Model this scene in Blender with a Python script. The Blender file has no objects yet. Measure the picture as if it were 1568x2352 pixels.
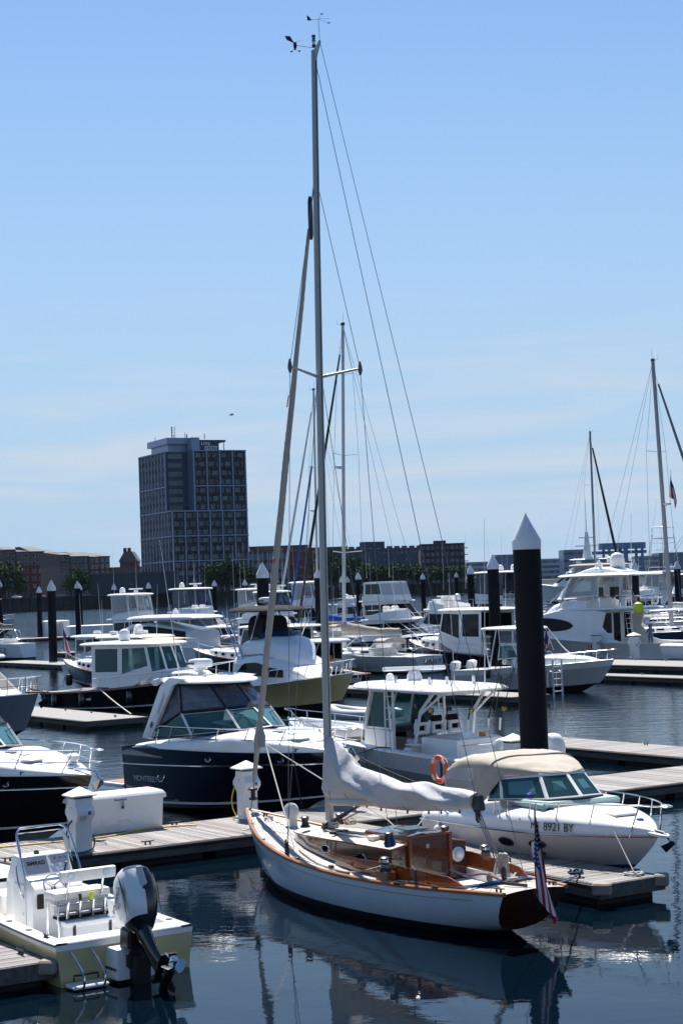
import bpy, bmesh, math, random
from mathutils import Vector, Matrix, noise
random.seed(7)
sin, cos, pi, R = math.sin, math.cos, math.pi, math.radians
SC = bpy.context.scene
COL = SC.collection
# ---------------------------------------------------------------- camera
F, CX, CY, H = 4100., 784., 1176., 6.2          # photo measured at 1568 x 2352
RHO = math.atan(.0345); PIT = math.atan(168*cos(RHO)/F)
cam = bpy.data.cameras.new('camera'); camo = bpy.data.objects.new('camera', cam); COL.objects.link(camo)
cam.sensor_fit = 'VERTICAL'; cam.sensor_height = 24; cam.lens = F/2352*24
cam.clip_start = .1; cam.clip_end = 9000
_f = Vector((0, cos(PIT), sin(PIT))); _u = Vector((0, -sin(PIT), cos(PIT))); _x = Vector((1, 0, 0))
_r = _x*cos(RHO) - _u*sin(RHO); _up = _x*sin(RHO) + _u*cos(RHO)
camo.matrix_world = Matrix(((_r.x, _up.x, -_f.x, 0), (_r.y, _up.y, -_f.y, 0), (_r.z, _up.z, -_f.z, H), (0, 0, 0, 1)))
SC.camera = camo
def ray(px, py):
    cx = (px-CX)/F; cy = (CY-py)/F
    return _f + _r*cx + _up*cy
def G(px, py, z=0.):                              # pixel to the point at height z
    d = ray(px, py); t = (z-H)/d.z
    return Vector((d.x*t, d.y*t, z))
def AT(px, py, dist):                             # pixel to the point at a known distance
    d = ray(px, py); t = dist/d.y
    return Vector((d.x*t, dist, H+d.z*t))
# ---------------------------------------------------------------- light
SUN_EL, SUN_AZ = 56., -9.
w = bpy.data.worlds.new('World'); SC.world = w; w.use_nodes = True
nt = w.node_tree; nt.nodes.clear()
def N(t, **k):
    n = nt.nodes.new(t)
    for a, b in k.items(): setattr(n, a, b)
    return n
out = N('ShaderNodeOutputWorld'); bg = N('ShaderNodeBackground'); sky = N('ShaderNodeTexSky')
sky.sky_type = 'NISHITA'; sky.sun_disc = False; sky.sun_elevation = R(SUN_EL); sky.sun_rotation = R(SUN_AZ)
sky.altitude = 0; sky.air_density = 1.0; sky.dust_density = .3; sky.ozone_density = 3.0
bg.inputs['Strength'].default_value = .07
tc = N('ShaderNodeTexCoord'); mp = N('ShaderNodeMapping'); mp.inputs['Scale'].default_value = (2.2, 2.2, 26); mp.inputs['Rotation'].default_value = (.02, .035, 0)
nz = N('ShaderNodeTexNoise'); nz.inputs['Scale'].default_value = 2.1; nz.inputs['Detail'].default_value = 7; nz.inputs['Roughness'].default_value = .55
nz.inputs['Distortion'].default_value = .6
cr = N('ShaderNodeValToRGB'); cr.color_ramp.elements[0].position = .47; cr.color_ramp.elements[1].position = .68
sep = N('ShaderNodeSeparateXYZ'); band = N('ShaderNodeValToRGB')
e = band.color_ramp.elements; e[0].position = .0; e[0].color = (.25,)*3+(1,); e[1].position = .06; e[1].color = (.6,)*3+(1,)
for p, v in ((.10, .5), (.135, .2), (.17, .0)):
    q = e.new(p); q.color = (v,)*3+(1,)
mul = N('ShaderNodeMath', operation='MULTIPLY'); mix = N('ShaderNodeMixRGB')
mix.inputs['Color2'].default_value = (5.2, 5.5, 6.1, 1)
L_ = nt.links.new
L_(tc.outputs['Generated'], mp.inputs['Vector']); L_(mp.outputs['Vector'], nz.inputs['Vector']); L_(nz.outputs['Fac'], cr.inputs['Fac'])
L_(tc.outputs['Generated'], sep.inputs['Vector']); L_(sep.outputs['Z'], band.inputs['Fac'])
L_(cr.outputs['Color'], mul.inputs[0]); L_(band.outputs['Color'], mul.inputs[1]); L_(mul.outputs[0], mix.inputs['Fac'])
hs_ = N('ShaderNodeHueSaturation'); hs_.inputs['Saturation'].default_value = 1.1; tn_ = N('ShaderNodeMixRGB', blend_type='MULTIPLY'); tn_.inputs['Fac'].default_value = 1; tn_.inputs['Color2'].default_value = (.84, .92, 1.0, 1)
L_(sky.outputs['Color'], hs_.inputs['Color']); L_(hs_.outputs['Color'], tn_.inputs['Color1']); hz_ = N('ShaderNodeMixRGB'); hz_.inputs['Color2'].default_value = (3.35, 4.7, 6.3, 1); hr_ = N('ShaderNodeValToRGB'); q_ = hr_.color_ramp.elements
q_[0].position = 0.; q_[0].color = (.97,)*3+(1,); q_[1].position = .42; q_[1].color = (0, 0, 0, 1)
for p, v in ((.06, .9), (.14, .72), (.22, .45), (.31, .18)): q_.new(p).color = (v,)*3+(1,)
L_(sep.outputs['Z'], hr_.inputs['Fac']); L_(hr_.outputs['Color'], hz_.inputs['Fac']); L_(tn_.outputs['Color'], hz_.inputs['Color1']); L_(hz_.outputs['Color'], mix.inputs['Color1']); L_(mix.outputs['Color'], bg.inputs['Color']); L_(bg.outputs[0], out.inputs[0])
sl = bpy.data.lights.new('sun', 'SUN'); sl.energy = 5.0; sl.angle = R(.55); sl.color = (1, .96, .9)
so = bpy.data.objects.new('sun', sl); COL.objects.link(so)
_sd = Vector((sin(R(SUN_AZ))*cos(R(SUN_EL)), cos(R(SUN_AZ))*cos(R(SUN_EL)), sin(R(SUN_EL))))
so.rotation_euler = _sd.to_track_quat('Z', 'Y').to_euler(); so.location = (0, 0, 60)
vs = SC.view_settings; vs.view_transform = 'Standard'; vs.look = 'None'; vs.exposure = .88; vs.gamma = 1; vs.use_curve_mapping = False
SC.cycles.max_bounces = 8; SC.cycles.transparent_max_bounces = 16; SC.cycles.caustics_reflective = False; SC.cycles.caustics_refractive = False
SC.cycles.sample_clamp_indirect = 6; SC.cycles.volume_bounces = 0
# ---------------------------------------------------------------- materials
MATS = {}
def mat(name, col=(.8,.8,.8), rough=.4, metal=0., spec=.5, noise_amt=0., nscale=4., bump=0., bscale=40., coat=0., alpha=1., trans=0., stretch=None, ior=1.45, emit=None, coord='Object'):
    if name in MATS: return MATS[name]
    m = bpy.data.materials.new(name); m.use_nodes = True; t = m.node_tree; b = t.nodes['Principled BSDF']
    b.inputs['Base Color'].default_value = (*col, 1); b.inputs['Roughness'].default_value = rough; b.inputs['Metallic'].default_value = metal
    b.inputs['Specular IOR Level'].default_value = spec; b.inputs['Coat Weight'].default_value = coat; b.inputs['Coat Roughness'].default_value = .05
    b.inputs['Alpha'].default_value = alpha; b.inputs['Transmission Weight'].default_value = trans; b.inputs['IOR'].default_value = ior
    if emit: b.inputs['Emission Color'].default_value = (*emit, 1); b.inputs['Emission Strength'].default_value = 1
    if noise_amt or bump:
        tcn = t.nodes.new('ShaderNodeTexCoord'); mpn = t.nodes.new('ShaderNodeMapping'); t.links.new(tcn.outputs[coord], mpn.inputs['Vector'])
        if stretch: mpn.inputs['Scale'].default_value = stretch
    if noise_amt:
        n = t.nodes.new('ShaderNodeTexNoise'); n.inputs['Scale'].default_value = nscale; n.inputs['Detail'].default_value = 6; n.inputs['Roughness'].default_value = .6
        t.links.new(mpn.outputs[0], n.inputs['Vector'])
        r = t.nodes.new('ShaderNodeValToRGB'); a = 1-noise_amt; c = 1+noise_amt*.6
        r.color_ramp.elements[0].position = .3; r.color_ramp.elements[1].position = .7
        r.color_ramp.elements[0].color = tuple(x*a for x in col)+(1,); r.color_ramp.elements[1].color = tuple(min(1, x*c) for x in col)+(1,)
        t.links.new(n.outputs['Fac'], r.inputs['Fac']); t.links.new(r.outputs['Color'], b.inputs['Base Color'])
    if bump:
        n2 = t.nodes.new('ShaderNodeTexNoise'); n2.inputs['Scale'].default_value = bscale; n2.inputs['Detail'].default_value = 4
        t.links.new(mpn.outputs[0], n2.inputs['Vector'])
        bp = t.nodes.new('ShaderNodeBump'); bp.inputs['Strength'].default_value = bump; bp.inputs['Distance'].default_value = .02
        t.links.new(n2.outputs['Fac'], bp.inputs['Height']); t.links.new(bp.outputs[0], b.inputs['Normal'])
    MATS[name] = m
    return m
def glassy(name, tint, alpha, rough=.03, cloud=0., spec=.9):
    """pane: tinted see-through film with a real reflection"""
    if name in MATS: return MATS[name]
    m = bpy.data.materials.new(name); m.use_nodes = True; t = m.node_tree; t.nodes.clear()
    o = t.nodes.new('ShaderNodeOutputMaterial'); tr = t.nodes.new('ShaderNodeBsdfTransparent'); b = t.nodes.new('ShaderNodeBsdfPrincipled'); mx = t.nodes.new('ShaderNodeMixShader')
    tr.inputs[0].default_value = (*[min(1, .55+x*2) for x in tint], 1)
    b.inputs['Base Color'].default_value = (*tint, 1); b.inputs['Roughness'].default_value = rough; b.inputs['Specular IOR Level'].default_value = spec
    fr = t.nodes.new('ShaderNodeFresnel'); fr.inputs['IOR'].default_value = 1.5
    ad = t.nodes.new('ShaderNodeMath'); ad.operation = 'ADD'; ad.use_clamp = True; ad.inputs[1].default_value = alpha
    t.links.new(fr.outputs[0], ad.inputs[0])
    if cloud:
        n = t.nodes.new('ShaderNodeTexNoise'); n.inputs['Scale'].default_value = 3; n.inputs['Detail'].default_value = 3
        bp = t.nodes.new('ShaderNodeBump'); bp.inputs['Strength'].default_value = cloud; bp.inputs['Distance'].default_value = .1
        tcn = t.nodes.new('ShaderNodeTexCoord'); t.links.new(tcn.outputs['Object'], n.inputs['Vector'])
        t.links.new(n.outputs['Fac'], bp.inputs['Height']); t.links.new(bp.outputs[0], b.inputs['Normal'])
    t.links.new(ad.outputs[0], mx.inputs[0]); t.links.new(tr.outputs[0], mx.inputs[1]); t.links.new(b.outputs[0], mx.inputs[2]); t.links.new(mx.outputs[0], o.inputs[0])
    MATS[name] = m
    return m
WHITE = mat('white_gelcoat', (.8, .8, .79), .22, noise_amt=.05, nscale=1.3, coat=.3)
WHITE2 = mat('white_paint', (.76, .76, .75), .38, noise_amt=.07, nscale=2.2)
CREAM = mat('cream_gelcoat', (.74, .71, .6), .3, noise_amt=.05)
PALEGREY = mat('pale_grey_hull', (.5, .5, .5), .3, noise_amt=.06)
HULLGREY = mat('grey_hull', (.22, .24, .27), .3, noise_amt=.05)
TAUPE = mat('taupe_hull', (.3, .27, .24), .3, noise_amt=.05)
NAVY = mat('navy_hull', (.005, .007, .015), .1, coat=.6)
BLACK = mat('black_hull', (.006, .006, .008), .09, coat=.6)
BROWNBLACK = mat('brown_black_hull', (.02, .012, .012), .1, coat=.6)
DEEPBLUE = mat('deep_blue_hull', (.012, .035, .085), .12, coat=.5)
YELLOWH = mat('pale_yellow_hull', (.66, .53, .26), .22, noise_amt=.05, coat=.3)
BLUEH = mat('ice_blue_hull', (.5, .58, .68), .2, noise_amt=.04, coat=.4)
SAILHULL = mat('pale_blue_white_hull', (.54, .61, .68), .12, noise_amt=.04, nscale=1.5, coat=.5)
BOTTOM = mat('bottom_paint', (.012, .013, .016), .6)
BOTTOMBLUE = mat('blue_bottom_paint', (.02, .05, .12), .6)
DARKGLASS = mat('dark_glass', (.004, .0045, .006), .05, spec=.14)
BLUEGLASS = mat('blue_dark_glass', (.007, .014, .022), .06, spec=.2)
GREENGLASS = mat('green_tint_glass', (.02, .06, .055), .05, spec=.5)
SEEGLASS = glassy('see_through_green_glass', (.06, .16, .17), .25)
CLEAR = glassy('clear_pane', (.45, .5, .5), .07)
VINYL = glassy('smoked_vinyl', (.09, .105, .15), .45, rough=.09, cloud=.9)
CLEARVINYL = glassy('clear_vinyl', (.5, .52, .55), .22, rough=.12, cloud=.8)
CHROME = mat('stainless_steel', (.62, .63, .65), .12, metal=1.)
ALU = mat('mast_aluminium', (.42, .42, .41), .32, metal=.5)
MASTP = mat('mast_paint', (.45, .44, .41), .32, noise_amt=.04)
ALUW = mat('white_mast', (.58, .58, .58), .3)
DARKM = mat('dark_metal', (.02, .02, .022), .35)
BLACKP = mat('black_plastic', (.012, .012, .013), .45)
BLACKG = mat('black_gloss', (.008, .008, .009), .12, coat=.4)
CANVASW = mat('white_canvas', (.52, .515, .52), .8, spec=.1, noise_amt=.08, nscale=3, bump=.35, bscale=5, stretch=(1.2, 1, 3.2))
SAILC = mat('furled_sail_cloth', (.42, .4, .37), .85, spec=.1, noise_amt=.08, nscale=2)
CANVASB = mat('beige_canvas', (.43, .385, .33), .85, spec=.1, noise_amt=.09, nscale=2.5, bump=.2, bscale=90)
CANVASBK = mat('black_canvas', (.02, .02, .022), .8, spec=.1)
CANVASBL = mat('blue_canvas', (.02, .09, .38), .75, spec=.1, noise_amt=.12, nscale=3)
CANVASG = mat('grey_canvas', (.2, .19, .185), .85, spec=.1, noise_amt=.1)
VARN = mat('varnished_mahogany', (.2, .05, .012), .16, noise_amt=.35, nscale=3.5, coat=.8, stretch=(1.2, 9, 9))
VARND = mat('dark_mahogany', (.065, .018, .01), .16, noise_amt=.35, nscale=3, coat=.8, stretch=(1.2, 9, 9))
TEAKTRIM = mat('teak_trim', (.36, .15, .055), .4, noise_amt=.2, nscale=6)
TEAK = mat('weathered_teak', (.45, .42, .39), .7, noise_amt=.18, nscale=6, stretch=(1, 8, 1))
CAULK = mat('deck_caulk', (.05, .05, .05), .7)
CREAMDECK = mat('cream_nonskid', (.6, .52, .4), .7, noise_amt=.05, bump=.2, bscale=200)
VINYLW = mat('white_vinyl_cushion', (.72, .71, .68), .5, noise_amt=.05)
VINYLG = mat('grey_vinyl_cushion', (.42, .42, .43), .55, noise_amt=.05)
ROPEW = mat('white_rope', (.6, .58, .53), .9, noise_amt=.2, nscale=60)
ROPEG = mat('grey_rope', (.3, .28, .26), .9, noise_amt=.25, nscale=60)
ROPEB = mat('blue_rope', (.03, .13, .42), .9, noise_amt=.3, nscale=60)
ROPEK = mat('black_rope', (.02, .02, .022), .9)
ROPEY = mat('yellow_hose', (.62, .42, .05), .6)
WIRE = mat('steel_wire', (.16, .16, .17), .35, metal=.7)
WIREL = mat('pale_wire', (.5, .5, .5), .4)
GREENHOSE = mat('green_hose', (.01, .06, .035), .5)
ORANGE = mat('orange_buoy', (.75, .1, .03), .5)
RED = mat('red_cloth', (.42, .02, .035), .75); BLUEC = mat('flag_blue', (.012, .022, .11), .75); WHITEC = mat('flag_white', (.66, .64, .62), .75)
REDP = mat('red_paint', (.5, .03, .02), .4)
RUBBER = mat('rubber', (.015, .015, .016), .7)
PRINT = mat('black_print', (.03, .03, .035), .5); PRINTG = mat('grey_print', (.25, .25, .27), .5); PRINTW = mat('white_print', (.7, .7, .7), .5)
SILVER = mat('silver_print', (.6, .62, .66), .25, metal=.6); GOLD = mat('gold_stripe', (.42, .3, .07), .4); BLUEP = mat('blue_print', (.05, .12, .4), .5)
LIME = mat('lime_plastic', (.55, .65, .05), .45); GREENL = mat('green_lens', (.01, .22, .2), .2)
# ---------------------------------------------------------------- mesh builder
class MB:
    def __init__(s): s.v = []; s.f = []; s.m = []
    def add(s, vs, fs, mi=0):
        o = len(s.v); s.v += [tuple(v) for v in vs]
        for f in fs: s.f.append([i+o for i in f]); s.m.append(mi)
        return s
    def box(s, c, sz, rz=0., mi=0, ry=0., rx=0.):
        hx, hy, hz = sz[0]/2, sz[1]/2, sz[2]/2
        M = Matrix.Rotation(rz, 3, 'Z') @ Matrix.Rotation(ry, 3, 'Y') @ Matrix.Rotation(rx, 3, 'X')
        vs = [M @ Vector((x, y, z)) + Vector(c) for x in (-hx, hx) for y in (-hy, hy) for z in (-hz, hz)]
        return s.add(vs, [(0, 1, 3, 2), (4, 6, 7, 5), (0, 4, 5, 1), (2, 3, 7, 6), (0, 2, 6, 4), (1, 5, 7, 3)], mi)
    def tube(s, pts, r, n=6, closed=False, mi=0, caps=True):
        P = [Vector(p) for p in pts]; k = len(P); rs = r if isinstance(r, (list, tuple)) else [r]*k
        rings = []; prev = None
        for i in range(k):
            if closed: d = P[(i+1) % k]-P[i-1]
            else: d = P[min(i+1, k-1)]-P[max(i-1, 0)]
            if d.length < 1e-9: d = Vector((0, 0, 1))
            d.normalize()
            if prev is None:
                a = Vector((0, 0, 1)) if abs(d.z) < .9 else Vector((1, 0, 0)); a = (a - d*a.dot(d)).normalized()
            else:
                a = prev - d*prev.dot(d)
                a = a.normalized() if a.length > 1e-6 else d.orthogonal().normalized()
            prev = a; b = d.cross(a)
            rings.append([P[i] + (a*cos(2*pi*j/n) + b*sin(2*pi*j/n))*rs[i] for j in range(n)])
        return s.loft(rings, closed=True, loop=closed, cap=caps and not closed, mi=mi)
    def loft(s, rings, closed=True, loop=False, cap=False, mi=0):
        n = len(rings[0]); o = []; vs = []
        for r in rings: vs += r
        k = len(rings); fs = []
        for i in range(k if loop else k-1):
            a = i*n; b = ((i+1) % k)*n
            for j in range(n if closed else n-1):
                q = (j+1) % n
                fs.append((a+j, a+q, b+q, b+j))
        if cap: fs.append(tuple(range(n-1, -1, -1))); fs.append(tuple((k-1)*n+j for j in range(n)))
        return s.add(vs, fs, mi)
    def lathe(s, prof, c=(0, 0, 0), n=14, mi=0, axis=None, cap=True):
        M = Matrix.Identity(3)
        if axis is not None: M = Vector((0, 0, 1)).rotation_difference(Vector(axis)).to_matrix()
        return s.loft([[M @ Vector((r*cos(2*pi*j/n), r*sin(2*pi*j/n), z)) + Vector(c) for j in range(n)] for r, z in prof], cap=cap, mi=mi)
    def prism(s, poly, a, b, mi=0):
        """poly: 3D loop a-side offsets: list of Vector; extruded from +a to +b (vectors)"""
        A = [Vector(p)+Vector(a) for p in poly]; B = [Vector(p)+Vector(b) for p in poly]
        return s.loft([A, B], cap=True, mi=mi)
    def grid(s, rows, mi=0): return s.loft(rows, closed=False, mi=mi)
    def build(s, name, m, parent=None, smooth=False, bevel=0., label=None, angle=40, loc=None, seg=1, clean=False):
        me = bpy.data.meshes.new(name); me.from_pydata(s.v, [], s.f)
        ms = m if isinstance(m, (list, tuple)) else [m]
        for q in ms: me.materials.append(q)
        if len(ms) > 1: me.polygons.foreach_set('material_index', s.m)
        bm = bmesh.new(); bm.from_mesh(me)
        if clean: bmesh.ops.remove_doubles(bm, verts=bm.verts, dist=1e-4)
        bmesh.ops.recalc_face_normals(bm, faces=bm.faces)
        if bevel: bmesh.ops.bevel(bm, geom=[e for e in bm.edges if e.is_manifold and e.calc_face_angle(0) > .5], offset=bevel, segments=seg, affect='EDGES', profile=.6)
        bm.to_mesh(me); bm.free()
        if smooth:
            me.polygons.foreach_set('use_smooth', [True]*len(me.polygons)); me.set_sharp_from_angle(angle=R(angle))
        me.update()
        o = bpy.data.objects.new(name, me); COL.objects.link(o)
        if parent is not None: o.parent = parent
        if loc is not None: o.location = loc
        if label: o['label'] = label
        return o
def empty(name, loc=(0, 0, 0), rz=0., label=None, cat=None, group=None):
    o = bpy.data.objects.new(name, None); COL.objects.link(o); o.location = loc; o.rotation_euler = (0, 0, rz); o.empty_display_size = .2
    tag(o, label, cat, group); return o
def tag(o, label=None, cat=None, group=None, kind=None):
    if label: o['label'] = label
    if cat: o['category'] = cat
    if group: o['group'] = group
    if kind: o['kind'] = kind
    return o
def copy_tree(o, parent=None):
    c = o.copy(); COL.objects.link(c); c.parent = parent
    for ch in list(KIDS(o)): copy_tree(ch, c)
    return c
def KIDS(o): return [c for c in COL.objects if c.parent == o] if not o.children else list(o.children)
def bar(name, m, parent, pts, r, n=6, closed=False, smooth=True, label=None):
    return MB().tube(pts, r, n, closed).build(name, m, parent, smooth, label=label)
def txt(name, s, m, parent, pos, xdir, ydir, size, depth=.004, align='CENTER', bold=.0, shear=0.):
    """lettering: flat extruded print at pos, reading along xdir"""
    c = bpy.data.curves.new(name, 'FONT'); c.body = s; c.size = size; c.extrude = depth; c.align_x = align; c.align_y = 'CENTER'; c.offset = bold; c.shear = shear
    t = bpy.data.objects.new(name, c); COL.objects.link(t)
    dg = bpy.context.evaluated_depsgraph_get(); me = bpy.data.meshes.new_from_object(t.evaluated_get(dg)); bpy.data.objects.remove(t)
    me.materials.clear(); me.materials.append(m)
    o = bpy.data.objects.new(name, me); COL.objects.link(o); o.parent = parent
    x = Vector(xdir).normalized(); y = Vector(ydir); y = (y - x*y.dot(x)).normalized(); z = x.cross(y)
    o.matrix_local = Matrix(((x.x, y.x, z.x, pos[0]), (x.y, y.y, z.y, pos[1]), (x.z, y.z, z.z, pos[2]), (0, 0, 0, 1)))
    return o
def lerp(a, b, t): return a+(b-a)*t
def interp(tab, x):
    if x <= tab[0][0]: return tab[0][1]
    for (a, b), (c, d) in zip(tab, tab[1:]):
        if x <= c: return b+(d-b)*(x-a)/(c-a)
    return tab[-1][1]
def smooth_pts(pts, n=6, closed=False):
    P = [Vector(p) for p in pts]; k = len(P); o = []
    for i in range(k if closed else k-1):
        g = (lambda j: P[j % k]) if closed else (lambda j: P[max(0, min(k-1, j))])
        a, b, c, d = g(i-1), g(i), g(i+1), g(i+2)
        for q in range(n):
            t = q/n
            o.append(.5*((2*b)+(c-a)*t+(2*a-5*b+4*c-d)*t*t+(3*b-a-3*c+d)*t**3))
    if not closed: o.append(P[-1])
    return o
def sag(a, b, d, n=10):
    a, b = Vector(a), Vector(b)
    return [a.lerp(b, i/n) - Vector((0, 0, d*4*(i/n)*(1-i/n))) for i in range(n+1)]
U = Vector((cos(R(33.5)), sin(R(33.5)), 0)); V = Vector((-U.y, U.x, 0))     # the marina's two directions
# ---------------------------------------------------------------- water
def water_mat():
    m = bpy.data.materials.new('harbour_water'); m.use_nodes = True; t = m.node_tree; b = t.nodes['Principled BSDF']
    b.inputs['Specular IOR Level'].default_value = .36; b.inputs['Base Color'].default_value = (.001, .005, .010, 1); b.inputs['Roughness'].default_value = .012; b.inputs['IOR'].default_value = 1.333
    tcn = t.nodes.new('ShaderNodeTexCoord'); ob = tcn.outputs['Object']
    def noise_(scale, detail, sx, sy, rot=0.):
        mp_ = t.nodes.new('ShaderNodeMapping'); mp_.inputs['Scale'].default_value = (sx, sy, 1); mp_.inputs['Rotation'].default_value = (0, 0, rot)
        n = t.nodes.new('ShaderNodeTexNoise'); n.inputs['Scale'].default_value = scale; n.inputs['Detail'].default_value = detail; n.inputs['Roughness'].default_value = .5
        t.links.new(ob, mp_.inputs[0]); t.links.new(mp_.outputs[0], n.inputs['Vector']); return n.outputs['Fac']
    def mth(op, a, b_):
        n = t.nodes.new('ShaderNodeMath'); n.operation = op
        for i, q in enumerate((a, b_)):
            if hasattr(q, 'links'): t.links.new(q, n.inputs[i])
            else: n.inputs[i].default_value = q
        return n.outputs[0]
    def ramp(src, pts):
        r = t.nodes.new('ShaderNodeValToRGB'); t.links.new(src, r.inputs[0]); e = r.color_ramp.elements
        e[0].position, e[0].color = pts[0][0], (pts[0][1],)*3+(1,); e[1].position, e[1].color = pts[-1][0], (pts[-1][1],)*3+(1,)
        for p, v in pts[1:-1]: e.new(p).color = (v,)*3+(1,)
        return r.outputs[0]
    swell = noise_(.55, 2, 1, 1.6, .3); rip = noise_(2.6, 3, 1, 1.9, -.2); fine = noise_(9., 2, 1, 1.4, .4); patch = noise_(.035, 2, 1, 2.2)
    sp = t.nodes.new('ShaderNodeSeparateXYZ'); t.links.new(ob, sp.inputs[0])
    # sheltered basin behind the docks, open channel outside
    far = ramp(mth('DIVIDE', sp.outputs['Y'], 400.), [(.06, .05), (.10, .12), (.16, .5), (.3, .9), (.6, 1.)])
    amp = mth('MULTIPLY', mth('ADD', far, mth('MULTIPLY', ramp(mth('DIVIDE', sp.outputs['Y'], 1000.), [(.14, 0.), (.2, 1.), (.9, 1.)]), 3.)), mth('ADD', .45, patch))
    h = mth('ADD', mth('MULTIPLY', swell, .055), mth('ADD', mth('MULTIPLY', rip, .026), mth('MULTIPLY', fine, .006)))
    hh = mth('ADD', mth('MULTIPLY', h, amp), mth('MULTIPLY', swell, .0045))
    bp = t.nodes.new('ShaderNodeBump'); bp.inputs['Strength'].default_value = 1.; bp.inputs['Distance'].default_value = 1.; t.links.new(hh, bp.inputs['Height']); t.links.new(bp.outputs[0], b.inputs['Normal'])
    return m
tag(MB().add([(-3000, -1500, 0), (3000, -1500, 0), (3000, 3600, 0), (-3000, 3600, 0)], [(0, 1, 2, 3)]).build('water', water_mat()), kind='structure')
# ---------------------------------------------------------------- far shore
SOIL = mat('shore_earth', (.09, .085, .075), .9, noise_amt=.3, nscale=.05)
PILEWOOD = mat('bulkhead_timber', (.035, .03, .027), .8, noise_amt=.4, nscale=.4)
gl, gr = G(0, 1408), G(1075, 1362)
_sd = (gr-gl).normalized(); A0 = gl-_sd*260; A1 = gr+_sd*25
tag(MB().add([(A0.x, A0.y+3, 5.2), (A1.x, A1.y+3, 5.2), (A1.x+160, A1.y+700, 5.2), (A0.x-200, A0.y+700, 5.2)], [(0, 1, 2, 3)]).build('shore_ground', SOIL), kind='structure')
sw = empty('seawall', A0, math.atan2(_sd.y, _sd.x), 'long dark timber seawall along the far shore under the tall tower', 'seawall')
LW = (A1-A0).length
MB().box((LW/2, 1.6, 2.), (LW, 3.2, 6.6)).build('wall', PILEWOOD, sw)
MB().box((LW/2, 1.5, 5.45), (LW+.4, 3.6, .32)).build('cap', mat('timber_cap', (.1, .09, .08), .8, noise_amt=.3, nscale=.3), sw)
_pm = MB().lathe([(.3, -1), (.28, 5.6)], n=7)
_p0 = None
for i in range(int(LW/4.2)):
    if _p0 is None: o = _p0 = _pm.build('pile', PILEWOOD, sw)
    else: o = _p0.copy(); COL.objects.link(o); o.parent = sw
    o.location = (2+i*4.2, -.25, random.uniform(-.3, .5))
tag(MB().add([(-2900, 2700, 9), (2900, 2700, 9), (2900, 3500, 40), (-2900, 3500, 40), (-2900, 2690, -.5), (2900, 2690, -.5)], [(0, 1, 2, 3), (4, 5, 1, 0)]).build('far_land', mat('far_land_soil', (.08, .09, .08), .9)), kind='structure')
# ---------------------------------------------------------------- buildings over the water
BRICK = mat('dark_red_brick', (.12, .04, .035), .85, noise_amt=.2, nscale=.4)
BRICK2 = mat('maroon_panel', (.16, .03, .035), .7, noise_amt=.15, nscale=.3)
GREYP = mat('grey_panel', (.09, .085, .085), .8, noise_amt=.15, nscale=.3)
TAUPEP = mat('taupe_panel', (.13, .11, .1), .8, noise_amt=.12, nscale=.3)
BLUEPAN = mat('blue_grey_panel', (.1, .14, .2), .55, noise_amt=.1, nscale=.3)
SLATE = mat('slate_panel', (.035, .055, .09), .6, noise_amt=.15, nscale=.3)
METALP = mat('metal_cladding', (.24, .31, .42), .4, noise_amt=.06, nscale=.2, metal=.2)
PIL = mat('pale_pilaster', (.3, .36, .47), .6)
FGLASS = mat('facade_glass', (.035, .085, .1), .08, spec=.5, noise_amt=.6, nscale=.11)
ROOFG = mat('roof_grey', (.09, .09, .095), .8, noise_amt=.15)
_wcache = {}
_gv = [FGLASS, FGLASS, FGLASS, mat('facade_glass_dark', (.012, .025, .03), .08, spec=.5), mat('facade_blind', (.16, .19, .2), .5), mat('facade_glass_teal', (.05, .12, .13), .08, spec=.5)]
_wr = random.Random(11)
def window(parent, x, y, z, w_, h_, rz=0., g=None, fr=None):
    """shared-mesh window: frame ring proud of the wall and a pane behind it; local -Y faces out"""
    g = g or _wr.choice(_gv)
    k = (round(w_, 2), round(h_, 2), g.name, (fr or DARKM).name)
    if k not in _wcache:
        b = MB(); t = .09; d = .10
        for (cx, cz, sx, sz) in ((0, h_/2-t/2, w_, t), (0, -h_/2+t/2, w_, t), (-w_/2+t/2, 0, t, h_-2*t), (w_/2-t/2, 0, t, h_-2*t), (w_*.16, 0, t*.7, h_-2*t)):
            b.box((cx, -d/2, cz), (sx, d, sz), mi=1)
        b.add([(-w_/2+t, -.03, -h_/2+t), (w_/2-t, -.03, -h_/2+t), (w_/2-t, -.03, h_/2-t), (-w_/2+t, -.03, h_/2-t)], [(0, 1, 2, 3)], 0)
        o = b.build('window', [g or FGLASS, fr or DARKM], parent); _wcache[k] = o.data
    else:
        o = bpy.data.objects.new('window', _wcache[k]); COL.objects.link(o); o.parent = parent
    o.location = (x, y, z); o.rotation_euler = (0, 0, rz)
    return o
# --- the tall tower
cn = AT(399.5, 1313, 800); cn.z = 5.2
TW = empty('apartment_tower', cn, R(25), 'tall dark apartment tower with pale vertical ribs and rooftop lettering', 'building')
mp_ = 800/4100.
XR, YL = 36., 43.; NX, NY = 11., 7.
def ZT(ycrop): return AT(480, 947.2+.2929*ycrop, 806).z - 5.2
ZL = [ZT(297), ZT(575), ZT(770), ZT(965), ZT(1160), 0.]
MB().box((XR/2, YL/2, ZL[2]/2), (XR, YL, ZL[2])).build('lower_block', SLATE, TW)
MB().prism([(NX, 0, 0), (XR, 0, 0), (XR, YL, 0), (0, YL, 0), (0, NY, 0), (NX, NY, 0)], (0, 0, ZL[2]), (0, 0, ZL[0])).build('upper_block', SLATE, TW)
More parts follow.
